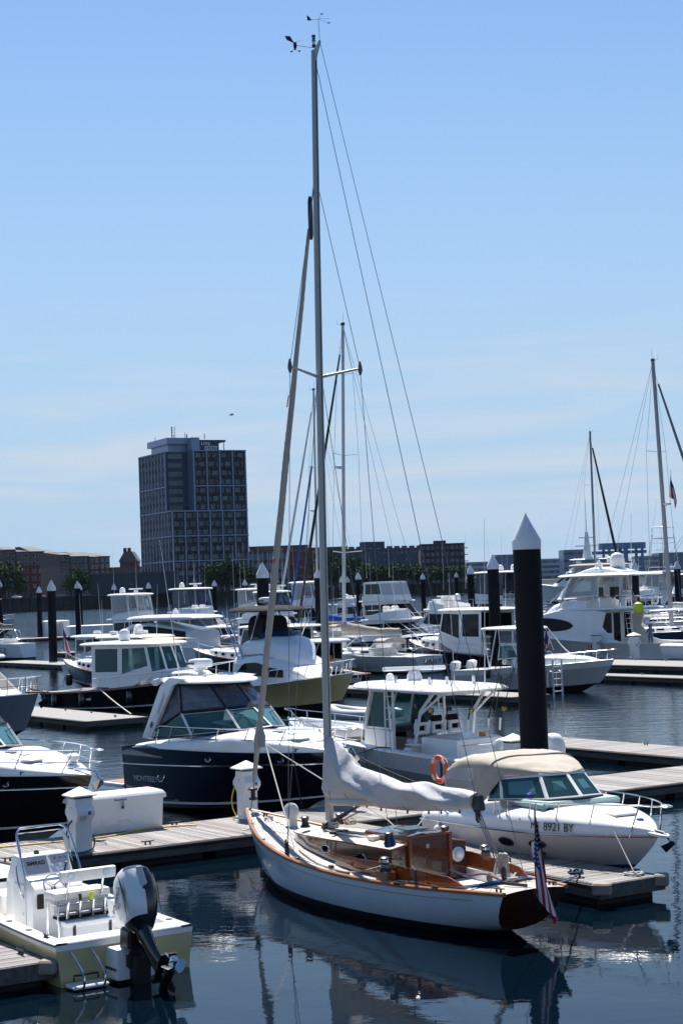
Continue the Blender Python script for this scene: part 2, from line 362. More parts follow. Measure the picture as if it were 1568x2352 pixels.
# brick infill between the ribs (a little proud of the slabs)
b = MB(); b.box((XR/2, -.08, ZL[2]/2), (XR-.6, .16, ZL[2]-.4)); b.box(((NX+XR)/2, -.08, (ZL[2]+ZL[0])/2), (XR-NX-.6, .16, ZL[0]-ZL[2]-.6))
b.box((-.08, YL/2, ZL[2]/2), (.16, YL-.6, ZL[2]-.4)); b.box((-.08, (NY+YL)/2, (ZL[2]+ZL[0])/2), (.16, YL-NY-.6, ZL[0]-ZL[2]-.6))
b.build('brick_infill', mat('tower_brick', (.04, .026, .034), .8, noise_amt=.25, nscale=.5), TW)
def rib(x, y, z0, z1, s=.55): MB().box((x, y, (z0+z1)/2), (s, s, z1-z0)).build('rib', PIL, TW)
nb = 6; bw = XR/nb
for i in range(nb+1): rib(i*bw if i else .05, -.28, 0, ZL[2])
nb2 = 4; bw2 = (XR-NX)/nb2
for i in range(nb2+1): rib(NX+i*bw2, -.28, ZL[2]+.3, ZL[0]+.3)
nl = 10; lw = YL/nl
for i in range(1, nl+1): rib(-.28, i*lw, 0, ZL[2])
nl2 = 8; lw2 = (YL-NY)/nl2
for i in range(nl2+1): rib(-.28, NY+i*lw2, ZL[2]+.3, ZL[0]+.3)
for k, z in enumerate(ZL[:5]):
    if k < 2:
        MB().box(((NX+XR)/2, -.34, z), (XR-NX+.9, .7, .5)).build('band', PIL, TW); MB().box((-.34, (NY+YL)/2, z), (.7, YL-NY+.9, .5)).build('band', PIL, TW)
    else:
        MB().box((XR/2-.1, -.34, z), (XR+1.2, .7, .5)).build('band', PIL, TW); MB().box((-.34, YL/2+.2, z), (.7, YL+.4, .5)).build('band', PIL, TW)
seq = [(ZL[1], ZL[0], 4, 0), (ZL[2], ZL[1], 3, 0), (ZL[3], ZL[2], 3, 1), (ZL[4], ZL[3], 3, 1), (0, ZL[4], 4, 1)]
rr = random.Random(3)
TFR = mat('tower_frame', (.05, .06, .07), .5)
for z0, z1, n, low in seq:
    fh = (z1-z0)/n
    for k in range(n):
        z = z0+fh*(k+.47)
        if low:
            for i in range(nb):
                fl = (i+k) % 2
                window(TW, (i+(.34 if fl else .62))*bw, -.17, z, 2.6, 2.2, 0, None, TFR)
                if z0 > 0 or k > 1: window(TW, (i+(.78 if fl else .2))*bw, -.17, z, 1.0, 2.2, 0, None, TFR)
            for i in range(nl): window(TW, -.17, (i+.52)*lw, z, 1.5, 2.3, -pi/2, None, TFR)
        else:
            for i in range(nb2):
                fl = (i+k) % 2
                window(TW, NX+(i+(.34 if fl else .62))*bw2, -.17, z, 2.6, 2.2, 0, None, TFR)
                window(TW, NX+(i+(.78 if fl else .2))*bw2, -.17, z, 1.0, 2.2, 0, None, TFR)
            for i in range(nl2): window(TW, -.17, NY+(i+.52)*lw2, z, 1.5, 2.3, -pi/2, None, TFR)
            if True: window(TW, NX/2-.8, NY-.02, z, 7.0, 2.3, 0, None, TFR)
MB().box((NX-.15, NY/2, (ZL[0]+ZL[2])/2), (.5, NY-.1, ZL[0]-ZL[2]-.2)).build('side_panel', BLUEPAN, TW)
ph0, ph1 = ZL[0], ZT(192)
MB().prism([(2.5, NY+2.5, 0), (NX+3.5, NY+2.5, 0), (NX+3.5, 30, 0), (2.5, 33, 0)], (0, 0, ph0), (0, 0, ph1-2.4)).build('penthouse', METALP, TW)
MB().prism([(1.2, NY+.6, 0), (NX+4, NY+.6, 0), (NX+4, 31, 0), (1.2, 35, 0)], (0, 0, ph1-2.5), (0, 0, ph1+.4)).build('penthouse_crown', METALP, TW)
MB().box((NX+2.4, NY-1.1, (ph0+ph1)/2+.2), (3.9, 5.4, ph1-ph0)).build('stair_core', METALP, TW)
MB().box((NX+9.2, 9, ph0+(ph1-ph0-1.6)/2), (9.6, 10, ph1-ph0-1.6)).build('sign_wall', mat('dark_sign_wall', (.035, .045, .065), .6), TW)
MB().box((NX+10.6, 9.3, ph1-1.3), (13.2, 11.2, .9)).build('canopy', SLATE, TW)
MB().tube([(NX+16, 3, ph0), (NX+16, 3, ph1-1.7)], .22, 6).build('column', PIL, TW)
txt('lettering', 'LIVE', PRINTW, TW, (NX+7.6, 3.95, ph0+3.75), (1, 0, 0), (0, 0, 1), 2.5, .06, bold=.05)
txt('lettering', 'EDDY', PRINTW, TW, (NX+10.2, 3.95, ph0+1.5), (1, 0, 0), (0, 0, 1), 2.5, .06, bold=.05)
MB().box((XR/2+NX/2, YL/2, ph0+.2), (XR-NX, YL-2, .4)).build('roof', ROOFG, TW)
for (x, y, h, r) in ((6, 14, 6, .18), (9, 20, 3, .12), (12, 13, 3.4, .12), (13.2, 14, 2.6, .3), (3.5, 30, 2.6, .15), (20, 9, 2.5, .2)):
    MB().tube([(x, y, ph1), (x, y, ph1+h)], r, 5).build('antenna', DARKM, TW)
b = MB()
for z in range(5):
    for q in (-.7, .7): b.tube([(6.9+q, 14, ph1+.2), (6.9+q, 14, ph1+6)], .1, 4)
    b.tube([(6.2, 14, ph1+.6+z*1.2), (7.6, 14, ph1+1.2+z*1.2)], .08, 4)
b.build('lattice_antenna', DARKM, TW)
# --- lower blocks: fronts set between two pixels at a distance
def block(name, label, x0, y0, x1, ytop, dist, depth, wall, rows, cols, ww=1.5, wh=1.6, roof=None, rot=0., d2=None, top2=None, band=None, fr=None, z0=5.2, skip=()):
    a = AT(x0, y0, dist); c = AT(x1, y0, d2 or dist); zt = AT((x0+x1)/2, ytop, dist).z - z0
    dx = Vector((c.x-a.x, c.y-a.y, 0)); Lf = dx.length
    o = empty(name, (a.x, a.y, z0), math.atan2(dx.y, dx.x), label, 'building')
    MB().box((Lf/2, depth/2, zt/2), (Lf, depth, zt)).build('wall', wall, o)
    MB().box((Lf/2, depth/2, zt+.2), (Lf+.5, depth+.5, .4)).build('parapet', band or ROOFG, o)
    fh = zt/rows
    for r in range(rows):
        for q in range(cols):
            if (r, q) in skip: continue
            window(o, (q+.5)*Lf/cols, -.03, fh*(r+.5), ww, wh, 0, None, fr)
    return o, Lf, zt
# townhouse row on the left: alternating brick and taupe bays under sloped roofs
def townrow(label, px0, px1, bays, dist, yb=1340):
    a = AT(px0, yb, dist); c = AT(px1, yb, dist+30)
    dx = Vector((c.x-a.x, c.y-a.y, 0)); Lf = dx.length
    o = empty('townhouse_row', (a.x, a.y, 5.2), math.atan2(dx.y, dx.x), label, 'building')
    xs = 0
    tot = sum(bw_ for bw_, *_ in bays)
    for i, (bw_, yt, yt2, kind) in enumerate(bays):
        w_ = Lf*bw_/tot; pxm = px0+(px1-px0)*(xs+w_/2)/Lf
        z = AT(pxm, yt, dist).z-5.2; z2 = AT(pxm, yt2, dist).z-5.2; pr = -.5 if kind else 0.
        MB().box((xs+w_/2, 6+pr/2, z*.36), (w_-.05, 12-pr, z*.72)).build('bay_wall', BRICK if kind else TAUPEP, o)
        MB().box((xs+w_/2, 6.1+pr/2, z*.86), (w_-.05, 11.8-pr, z*.28)).build('upper_wall', TAUPEP if kind else GREYP, o)
        MB().prism([(xs-.15, -.5+pr, z), (xs-.15, 12, z), (xs-.15, 12, z2+.3), (xs-.15, 8, z2+.3), (xs-.15, -.5+pr, z+.3)], (0, 0, 0), (w_+.2, 0, 0)).build('roof', ROOFG, o)
        nfl = 6
        for k in range(nfl):
            for q in range(2): window(o, xs+w_*(.28+.44*q), pr-.03, z*(k+.5)/nfl, min(2., w_*.26), 1.9, 0, None, PALEGREY)
        xs += w_
    return o
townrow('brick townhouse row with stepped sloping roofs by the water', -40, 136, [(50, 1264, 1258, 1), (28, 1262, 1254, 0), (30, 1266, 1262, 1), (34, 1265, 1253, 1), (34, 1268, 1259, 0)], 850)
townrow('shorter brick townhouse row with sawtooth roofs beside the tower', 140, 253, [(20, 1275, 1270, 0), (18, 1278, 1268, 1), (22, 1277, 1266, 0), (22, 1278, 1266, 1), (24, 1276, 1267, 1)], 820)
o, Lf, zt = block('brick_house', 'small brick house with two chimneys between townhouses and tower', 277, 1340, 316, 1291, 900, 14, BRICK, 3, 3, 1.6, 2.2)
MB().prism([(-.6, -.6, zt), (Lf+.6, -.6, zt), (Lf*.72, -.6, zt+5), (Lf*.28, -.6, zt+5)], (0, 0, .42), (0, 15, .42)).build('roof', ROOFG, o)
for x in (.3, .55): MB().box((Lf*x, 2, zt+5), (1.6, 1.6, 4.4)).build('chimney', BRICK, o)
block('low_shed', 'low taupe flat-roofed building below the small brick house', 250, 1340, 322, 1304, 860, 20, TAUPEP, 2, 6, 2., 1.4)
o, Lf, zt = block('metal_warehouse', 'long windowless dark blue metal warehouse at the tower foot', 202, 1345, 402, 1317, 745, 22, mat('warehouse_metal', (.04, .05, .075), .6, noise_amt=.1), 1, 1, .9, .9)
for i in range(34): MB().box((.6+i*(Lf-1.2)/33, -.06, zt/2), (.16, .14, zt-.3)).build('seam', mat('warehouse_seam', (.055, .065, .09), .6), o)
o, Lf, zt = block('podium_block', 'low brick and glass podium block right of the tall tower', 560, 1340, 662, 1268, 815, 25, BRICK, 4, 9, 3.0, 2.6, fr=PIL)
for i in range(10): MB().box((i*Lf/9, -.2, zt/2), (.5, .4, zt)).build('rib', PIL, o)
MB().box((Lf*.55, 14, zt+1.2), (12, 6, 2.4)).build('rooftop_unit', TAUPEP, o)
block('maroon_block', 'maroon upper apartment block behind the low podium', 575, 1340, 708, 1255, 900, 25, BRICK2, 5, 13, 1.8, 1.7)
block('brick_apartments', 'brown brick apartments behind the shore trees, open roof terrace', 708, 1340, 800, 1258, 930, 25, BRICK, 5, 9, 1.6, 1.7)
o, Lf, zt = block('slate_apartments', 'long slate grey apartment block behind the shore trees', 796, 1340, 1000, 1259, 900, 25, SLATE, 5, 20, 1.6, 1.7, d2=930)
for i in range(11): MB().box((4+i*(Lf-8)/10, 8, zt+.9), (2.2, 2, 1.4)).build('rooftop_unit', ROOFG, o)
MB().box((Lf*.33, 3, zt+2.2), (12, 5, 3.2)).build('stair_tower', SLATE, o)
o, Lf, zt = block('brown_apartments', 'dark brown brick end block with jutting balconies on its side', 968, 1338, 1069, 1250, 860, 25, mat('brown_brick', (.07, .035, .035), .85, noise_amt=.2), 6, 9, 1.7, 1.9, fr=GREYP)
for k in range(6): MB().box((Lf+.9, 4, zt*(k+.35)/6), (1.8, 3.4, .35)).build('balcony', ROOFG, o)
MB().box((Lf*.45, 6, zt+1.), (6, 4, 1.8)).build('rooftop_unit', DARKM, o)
# far right skyline, kilometres away
SKY1 = mat('far_haze_blue_block', (.07, .13, .24), .4); SKY2 = mat('far_haze_pale_block', (.4, .43, .47), .7, noise_amt=.1, nscale=.02)  # distance haze is put into both block colours
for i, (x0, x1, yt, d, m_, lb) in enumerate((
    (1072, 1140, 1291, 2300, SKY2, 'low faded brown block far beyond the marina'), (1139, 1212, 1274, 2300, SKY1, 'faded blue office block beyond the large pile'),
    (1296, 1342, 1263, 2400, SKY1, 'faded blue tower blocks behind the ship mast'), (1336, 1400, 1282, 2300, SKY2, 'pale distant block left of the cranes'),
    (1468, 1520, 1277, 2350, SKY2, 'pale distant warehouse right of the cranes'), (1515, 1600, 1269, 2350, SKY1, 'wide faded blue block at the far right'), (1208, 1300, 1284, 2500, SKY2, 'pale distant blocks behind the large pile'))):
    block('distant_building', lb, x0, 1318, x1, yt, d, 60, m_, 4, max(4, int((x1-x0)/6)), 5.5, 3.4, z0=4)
for i, x in enumerate((1400, 1436)):
    a = AT(x, 1315, 2200); a.z = 4; o = empty('gantry_crane', a, .2, ('haze-blue harbour gantry crane beside the pale distant warehouse', 'haze-blue harbour gantry crane beside the pale distant block')[1-i], 'crane')
    o.scale = (1.5, 1.5, 1.55); CB = mat('crane_haze_blue', (.1, .18, .32), .6)  # blue of the distant haze painted into the crane colour
    for q in (0, 15):
        for y in (0, 14): MB().box((q, y, 12), (1.8, 1.8, 24)).build('leg', CB, o)
    MB().box((7, 7, 25), (24, 10, 5)).build('trolley_house', CB, o); MB().box((4, 7, 20), (34, 3, 2.5)).build('boom', CB, o); MB().box((7, 0, 12), (15, 1.2, 1.4)).build('brace', CB, o)
# ---------------------------------------------------------------- trees
LEAF = []
for i, c in enumerate(((.036, .066, .017), (.055, .085, .02), (.028, .048, .015))):
    LEAF.append(mat('leaf_%d' % i, c, .85, spec=.08, noise_amt=.35, nscale=.5))
BARK = mat('bark', (.06, .045, .035), .9)
def tree_mesh(seed, h, w_, n):
    r = random.Random(seed); t = MB(); c = MB()
    pts = [(0, 0, 0), (.1*w_*.3, 0, h*.22), (0, .1, h*.5)]
    t.tube(pts, [.35, .28, .16], 7)
    lobes = []
    for i in range(11):
        a = r.uniform(0, 2*pi); q = r.uniform(.15, .36)*w_; z = h*r.uniform(.32, .8)
        p = Vector((cos(a)*q, sin(a)*q, z)); lobes.append((p, r.uniform(.16, .27)*w_)); t.tube([(0, 0, h*.25), p], [.14, .04], 5)
    for i in range(n):
        p, rad = r.choice(lobes); d = Vector((r.gauss(0, 1), r.gauss(0, 1), r.gauss(0, .8))).normalized()*rad*r.uniform(.55, 1.08)
        q = p+d; s = r.uniform(.3, .75); a = Vector((r.gauss(0, 1), r.gauss(0, 1), r.gauss(0, 1))).normalized(); b_ = a.orthogonal().normalized()*s; e_ = a.cross(b_).normalized()*s*.7
        c.add([q-b_, q-e_*.8, q+b_, q+e_*.8], [(0, 1, 2, 3)], r.choice((0, 0, 1, 2)))
    return t, c
_tv = [tree_mesh(i, 11, 12, 1500) for i in range(4)]
_to = {}
def tree(px, py, dist, sc, var, label, grp='trees along the far shore'):
    p = AT(px, py, dist)
    o = empty('shore_tree', (p.x, p.y, 5.1), random.uniform(0, 6), label, 'tree', grp)
    if var not in _to:
        a = _tv[var][0].build('trunk', BARK, o); b = _tv[var][1].build('crown', LEAF, o); _to[var] = (a.data, b.data)
    else:
        for nm, d in zip(('trunk', 'crown'), _to[var]):
            q = bpy.data.objects.new(nm, d); COL.objects.link(q); q.parent = o
    o.scale = (sc[0], sc[0], sc[1])
for i, (x, d, s, sz) in enumerate(((-8, 735, 1.6, 1.5), (20, 738, 1.25, 1.3), (40, 745, .8, .85))): tree(x, 1350, d, (s, sz), i % 4, 'rounded green tree before the long brick townhouse row', 'trees before the long townhouse row')
tree(165, 1350, 735, (.85, .95), 2, 'single green tree before the sawtooth townhouse row'); tree(187, 1350, 742, (.8, 1.05), 3, 'rounded tree at the warehouse left end')
for i, (x, s, sz) in enumerate(((488, .95, 1.1), (505, 1.1, 1.25), (525, 1.2, 1.2), (545, 1.05, 1.1), (562, .9, 1.0))): tree(x, 1350, 735+i*6, (s, sz), i % 4, 'dark green tree clustered at the tower foot', 'trees at the tower foot')
for i, (x, s, sz) in enumerate(((742, 1., 1.5), (762, 1.25, 1.9), (782, 1., 1.4), (800, 1.25, 1.75), (820, 1.2, 1.45), (845, 1.35, 1.35), (872, 1.3, 1.25), (900, 1.25, 1.2), (930, 1.35, 1.25), (960, 1.1, 1.0), (990, 1.25, 1.1), (1020, 1.2, 1.05), (1045, 1.1, 1.05))): tree(x, 1338, 790+4*(i % 5), (s*.95, sz*.72), (i*3) % 4, 'leafy green tree in the line before the slate apartments', 'trees before the apartment blocks')
# parked cars on the quay
CARC = [mat('car_paint_%d' % i, c, .15, coat=.8) for i, c in enumerate(((.6, .6, .6), (.03, .03, .035), (.3, .31, .33), (.08, .1, .16), (.35, .03, .03)))]
CARN = ['white', 'black', 'silver', 'dark blue', 'red']
_car = []
def car(p, rz, k):
    o = empty('parked_car', p, rz, CARN[k]+' car parked on the quay behind the seawall', 'car', CARN[k]+' cars on the quay')
    if len(_car) == 0:
        b = MB(); prof = [(-2.2, .35), (-2.25, .8), (-1.9, .95), (-1.3, 1.0), (-.75, 1.42), (.5, 1.45), (1.15, 1.0), (1.95, .9), (2.2, .7), (2.2, .35)]
        b.prism([(x, -.85, z) for x, z in prof], (0, 0, 0), (0, 1.7, 0)); _car.append(b)
        g = MB()
        for y in (-.86, .86): g.add([(-1.15, y, 1.02), (-.72, y, 1.36), (.48, y, 1.38), (1.0, y, 1.02)], [(0, 1, 2, 3)])
        g.add([(.56, -.7, 1.43), (.56, .7, 1.43), (1.14, .75, 1.02), (1.14, -.75, 1.02)], [(0, 1, 2, 3)]); _car.append(g)
        wb = MB(); wb.lathe([(.33, -.1), (.33, .1)], n=10, axis=(0, 1, 0)); _car.append(wb)
    _car[0].build('body', CARC[k], o, bevel=.08); _car[1].build('glass', DARKGLASS, o)
    for x in (-1.4, 1.4):
        for y in (-.8, .8): _car[2].build('wheel', RUBBER, o, loc=(x, y, .33))
for i in range(26):
    f_ = .29+i*.021+random.uniform(-.003, .003)
    if .62 < f_ < .66: continue
    p = A0.lerp(A1, f_)+Vector((0, 9+random.choice((0, 0, 7)), 0)); p.z = 5.2
    car(p, math.atan2(_sd.y, _sd.x)+pi/2*random.choice((1, -1))+random.uniform(-.05, .05), random.choice((0, 0, 1, 2, 2, 3, 4)))
# ---------------------------------------------------------------- docks
DECKW = []
for i, c in enumerate(((.29, .27, .26), (.21, .195, .185), (.35, .33, .31), (.25, .225, .21))):
    DECKW.append(mat('grey_dock_plank_%d' % i, c, .85, noise_amt=.42, nscale=2.2, stretch=(14, 1.2, 4), bump=.5, bscale=30))
FASC = mat('dock_fascia_timber', (.10, .095, .09), .85, noise_amt=.4, nscale=1.5, stretch=(1, 6, 6))
FLOAT = mat('black_float', (.012, .012, .012), .7)
RUST = mat('rust_fitting', (.22, .12, .07), .8, noise_amt=.3)
DZ = .42
def cleat(parent, x, y, z, rz=0., s=1.):
    b = MB(); M = Matrix.Rotation(rz, 3, 'Z')
    def q(p): return M @ (Vector(p)*s) + Vector((x, y, z))
    b.tube([q(p) for p in ((-.17, 0, .085), (-.1, 0, .075), (0, 0, .072), (.1, 0, .075), (.17, 0, .085))], [.012*s, .017*s, .02*s, .017*s, .012*s], 6)
    for k in (-.06, .06): b.tube([q((k, 0, 0)), q((k, 0, .075))], [.028*s, .018*s], 6)
    return b.build('cleat', DARKM, parent, True)
def dock(label, p, ang, L, W, planks=True, pw=.145, cleats=(), floats=True, chamfer=False, name='floating_dock', group=None):
    """p: near corner of the deck top; local x runs along, local y across"""
    o = empty(name, (p[0], p[1], 0), ang, label, 'dock', group)
    if planks:
        n = int(L/pw); base = []
        for k, m_ in enumerate(DECKW):
            base.append(MB().box((0, W/2, -.02), (pw-.011, W, .04)))
        meshes = []
        for k, m_ in enumerate(DECKW):
            q = base[k].build('plank', m_, o); meshes.append(q.data); COL.objects.unlink(q); bpy.data.objects.remove(q)
        for i in range(n):
            q = bpy.data.objects.new('plank', meshes[random.choice((0, 0, 1, 2, 3))]); COL.objects.link(q); q.parent = o
            q.location = ((i+.5)*L/n, random.uniform(-.006, .006), DZ+random.uniform(-.003, .003))
    else:
        MB().box((L/2, W/2, DZ-.02), (L, W, .04)).build('deck_boards', FARPL, o)
    MB().box((L/2, W/2, DZ-.10), (L-.1, W-.1, .1)).build('frame', FASC, o)
    for y in (-.035, W+.035): MB().box((L/2, y, DZ-.14), (L+.02, .06, .27)).build('fascia', FASC, o, bevel=.008)
    for x in (-.035, L+.035): MB().box((x, W/2, DZ-.141), (.06, W+.14, .268)).build('fascia', FASC, o, bevel=.008)
    for y in (-.09, W+.09): MB().box((L/2, y, DZ-.06), (L-.1, .05, .075)).build('rub_strip', RUBBER, o, bevel=.01)
    if floats:
        k = max(1, int(L/2.4))
        for i in range(k): MB().box(((i+.5)*L/k, W/2, -.1), (L/k-.35, W-.12, .6)).build('float', FLOAT, o)
    if chamfer:
        for y in (.0, W): MB().box((0-.03, y, DZ-.08), (.36, .28, .22), rz=pi/4*(1 if y else -1)).build('corner_bumper', mat('corner_timber', (.3, .25, .2), .85, noise_amt=.35, nscale=3), o, bevel=.03)
    for (x, y, rz) in cleats: cleat(o, x, y, DZ+.002, rz)
    return o
FARPL = mat('far_dock_boards', (.25, .235, .22), .85, noise_amt=.2, nscale=5, stretch=(3, .3, 1))
AU = R(33.); AV = R(33.5+90)
Ud = Vector((cos(AU), sin(AU), 0)); Vd = Vector((-Ud.y, Ud.x, 0))
MP = Vector((-5.71, 40.15, 0)) - Ud*9.2                     # main walkway, near edge, left end
MAINL = 41.; MAINW = 3.05
dock('long grey plank walkway running behind the varnished sailboat', MP, AU, MAINL, MAINW, pw=.14, cleats=((7.2, .3, 0), (10.6, .28, 0), (12.6, 2.8, 0), (15.6, .28, 0), (25.5, 2.8, 0), (20, .3, 0), (4, 2.8, 0)))
def on_main(s, t, z=DZ): q = MP+Ud*s+Vd*t; return Vector((q.x, q.y, z))
def main_s(pt): return (Vector((pt[0], pt[1], 0))-MP).dot(Ud), (Vector((pt[0], pt[1], 0))-MP).dot(Vd)
# finger between sailboat and cruiser: right-hand edge from the photo
FR = G(1515, 2010, DZ); FN = G(1370, 2033, DZ)
fdir = (G(929, 1909, DZ)-FR).normalized(); fang = math.atan2(fdir.y, fdir.x)
fn = Vector((fdir.y, -fdir.x, 0))                           # to the right
FW = 1.5
_s, _t = main_s(FR); FLen = (-_t)/fdir.dot(Vd)-.08
# dock local y must point left of its x axis: start at right edge near corner
FINGER = dock('narrow grey finger dock between the varnished sailboat and the white cruiser', FR, fang, FLen, FW, cleats=((.55, .22, .3), (3.4, .2, 0), (6.6, .2, 0), (.9, 1.3, 0), (7.6, 1.3, 0)), chamfer=True)
def on_finger(s, t, z=DZ): q = FR+fdir*s-fn*t; return Vector((q.x, q.y, z))
# near finger at the lower left
NC = G(155, 2200, DZ)-fn*.32
_s, _t = main_s(NC); NLen = (-_t)/fdir.dot(Vd)-.08
NEARD = dock('grey plank finger dock beside the open fishing boat', NC, fang, NLen, 1.6, cleats=((.75, .16, 0), (5, .2, 0)), chamfer=True)
# docks further out
q = Vector((7.35, 65.76, 0)); dock('empty grey finger dock beyond the large black pile', q-Vd*11.5, AV, 12.5, 2.4, cleats=((11.2, 1.9, 0), (9.4, 1.9, 0), (6, .3, 0)), pw=.15)
q = Vector((-9.64, 83.53, 0)); dock('grey finger dock beside the dark brown downeast boat', q-Vd*.5, AV, 13, 3.0, planks=False, cleats=((1.2, 1, 0), (5, .4, 0), (8, .4, 0)))
q = Vector((8.9, 91.0, 0)); dock('grey finger dock behind the hardtop fishing boat', q-Vd*2, AV, 17, 2.3, planks=False, cleats=((4, .4, 0), (8, .4, 0)))
q = Vector((18.98, 101.29, 0)); dock('short finger dock below the white sportfisher', q-Vd*6, AV, 14, 1.6, planks=False, cleats=((9, .3, 0),))
q = Vector((22.22, 118.38, 0)); dock('wide dock carrying two white pedestals beside the sportfisher', q-Vd*8, AV, 15.8, 5., planks=False, cleats=((12, .5, 0), (9, .5, 0)))
q = Vector((-21.8, 150.7, 0)); dock('grey dock before the white hull numbered 53', q-Vd*3, AV, 16, 3., planks=False)
q = G(170, 1462, DZ); dock('far outer dock carrying white cabinets by the open channel', q-Ud*60, AU, 190, 4., planks=False)
dock('outer walkway behind the far row of motor yachts', Vector((-28, 178, 0)), AU, 110, 3.2, planks=False)
# ---------------------------------------------------------------- piles
PILE = mat('black_pile_sleeve', (.007, .007, .009), .7, spec=.25, noise_amt=.3, nscale=1.2)
pm_t = PILE.node_tree; pm_b = pm_t.nodes['Principled BSDF']; pm_src = pm_b.inputs['Base Color'].links[0].from_socket
pm_g = pm_t.nodes.new('ShaderNodeNewGeometry'); pm_s = pm_t.nodes.new('ShaderNodeSeparateXYZ'); pm_n = pm_t.nodes.new('ShaderNodeTexNoise'); pm_n.inputs['Scale'].default_value = 5; pm_n.inputs['Detail'].default_value = 5
pm_a = pm_t.nodes.new('ShaderNodeMath'); pm_a.operation = 'MULTIPLY_ADD'; pm_a.inputs[1].default_value = .9; pm_r = pm_t.nodes.new('ShaderNodeMapRange'); pm_r.inputs[1].default_value = 1.5; pm_r.inputs[2].default_value = .9
pm_m = pm_t.nodes.new('ShaderNodeMixRGB'); pm_m.inputs[2].default_value = (.035, .04, .02, 1)                     # weed below the tide line
pm_t.links.new(pm_g.outputs['Position'], pm_s.inputs[0]); pm_t.links.new(pm_g.outputs['Position'], pm_n.inputs['Vector']); pm_t.links.new(pm_n.outputs['Fac'], pm_a.inputs[0]); pm_t.links.new(pm_s.outputs['Z'], pm_a.inputs[2]); pm_t.links.new(pm_a.outputs[0], pm_r.inputs[0]); pm_t.links.new(pm_r.outputs[0], pm_m.inputs[0]); pm_t.links.new(pm_src, pm_m.inputs[1]); pm_t.links.new(pm_m.outputs[0], pm_b.inputs['Base Color'])
PCAP = mat('white_pile_cap', (.72, .72, .75), .35, noise_amt=.04)
_pl = {}
def pile(px, py, dist, label, dia=.74, grp=None, base_dx=0.):
    p = AT(px, py, dist); z = p.z
    o = empty('dock_pile', (p.x, p.y, 0), 0, label, 'pile', grp)
    r = dia/2
    if not _pl:
        a = MB().lathe([(r, -2), (r, 6.6)], n=28).build('shaft', PILE, o, True)
        b = MB().lathe([(r*1.03, -.02), (r*1.05, .2), (r*1.03, .24), (r*.06, .92), (r*.02, .945)], n=28).build('cap', PCAP, o, True, angle=25); _pl['a'] = a.data; _pl['b'] = b.data
    else:
        a = bpy.data.objects.new('shaft', _pl['a']); b = bpy.data.objects.new('cap', _pl['b'])
        for q in (a, b): COL.objects.link(q); q.parent = o
    a.location.z = z-.95-6.6; b.location.z = z-.95
    return o
pile(1205.5, 1178, 47.2, 'large black dock pile with white cone beside the beige canvas cruiser')
pile(1130, 1272, 112, 'black pile with white cone beside the dark hulled downeast boat')
pile(602, 1291, 108, 'thick black pile behind the black sportfisher canopy')
pile(118, 1332, 158, 'black pile standing at the dock end by the hull numbered 53')
pile(729, 1305, 176, 'black pile behind the tall mast and the blue sail cover')
pile(1079, 1297, 183, 'black pile before the twin-deck white yacht')
for x, y, d, lb in ((90, 1346, 253, 'beside the white cabinets of the outer dock'), (178, 1334, 228, 'beside the wide white locker of the outer dock'), (262, 1340, 268, 'behind the radar dome of the clear enclosed sportfisher'), (341, 1337, 268, 'behind the bow of the clear enclosed sportfisher'),
    (417, 1336.5, 272, 'behind the smoked flybridge yacht'), (492, 1332, 272, 'between the smoked flybridge yacht and the shore trees'), (562, 1330, 272, 'behind the clear curtained sportfisher'), (-1, 1331, 230, 'beside the pale blue hulled cruiser'), (183, 1340, 262, 'half hidden by another outer pile')):
    pile(x, y, d, 'outer-row black pile '+lb, grp='piles of the outer row')
for x, y, d, lb in ((634, 1325, 300, 'just behind the furled jib'), (785, 1321, 240, 'just behind the lettered yacht mast'), (797, 1323, 270, 'touching another far pile by the mast'), (822, 1314, 230, 'beside the tall white wheelhouse yacht'), (970, 1316, 270, 'between the two tall white yachts'), (1047, 1314, 330, 'behind the two-deck yacht flybridge')):
    pile(x, y, d, 'slim far black pile '+lb, grp='piles among the far yachts')
for x, y, d, lb in ((1437, 1290, 200, 'just behind the sportfisher hardtop'), (1455, 1286, 162, 'beside the sportfisher flybridge ladder side'), (1541, 1294, 260, 'slim and half hidden beside the leaning mast'), (1553, 1287, 200, 'thick and close beside the leaning mast')):
    pile(x, y, d, 'black pile '+lb, grp='piles behind the blue sailing yacht')
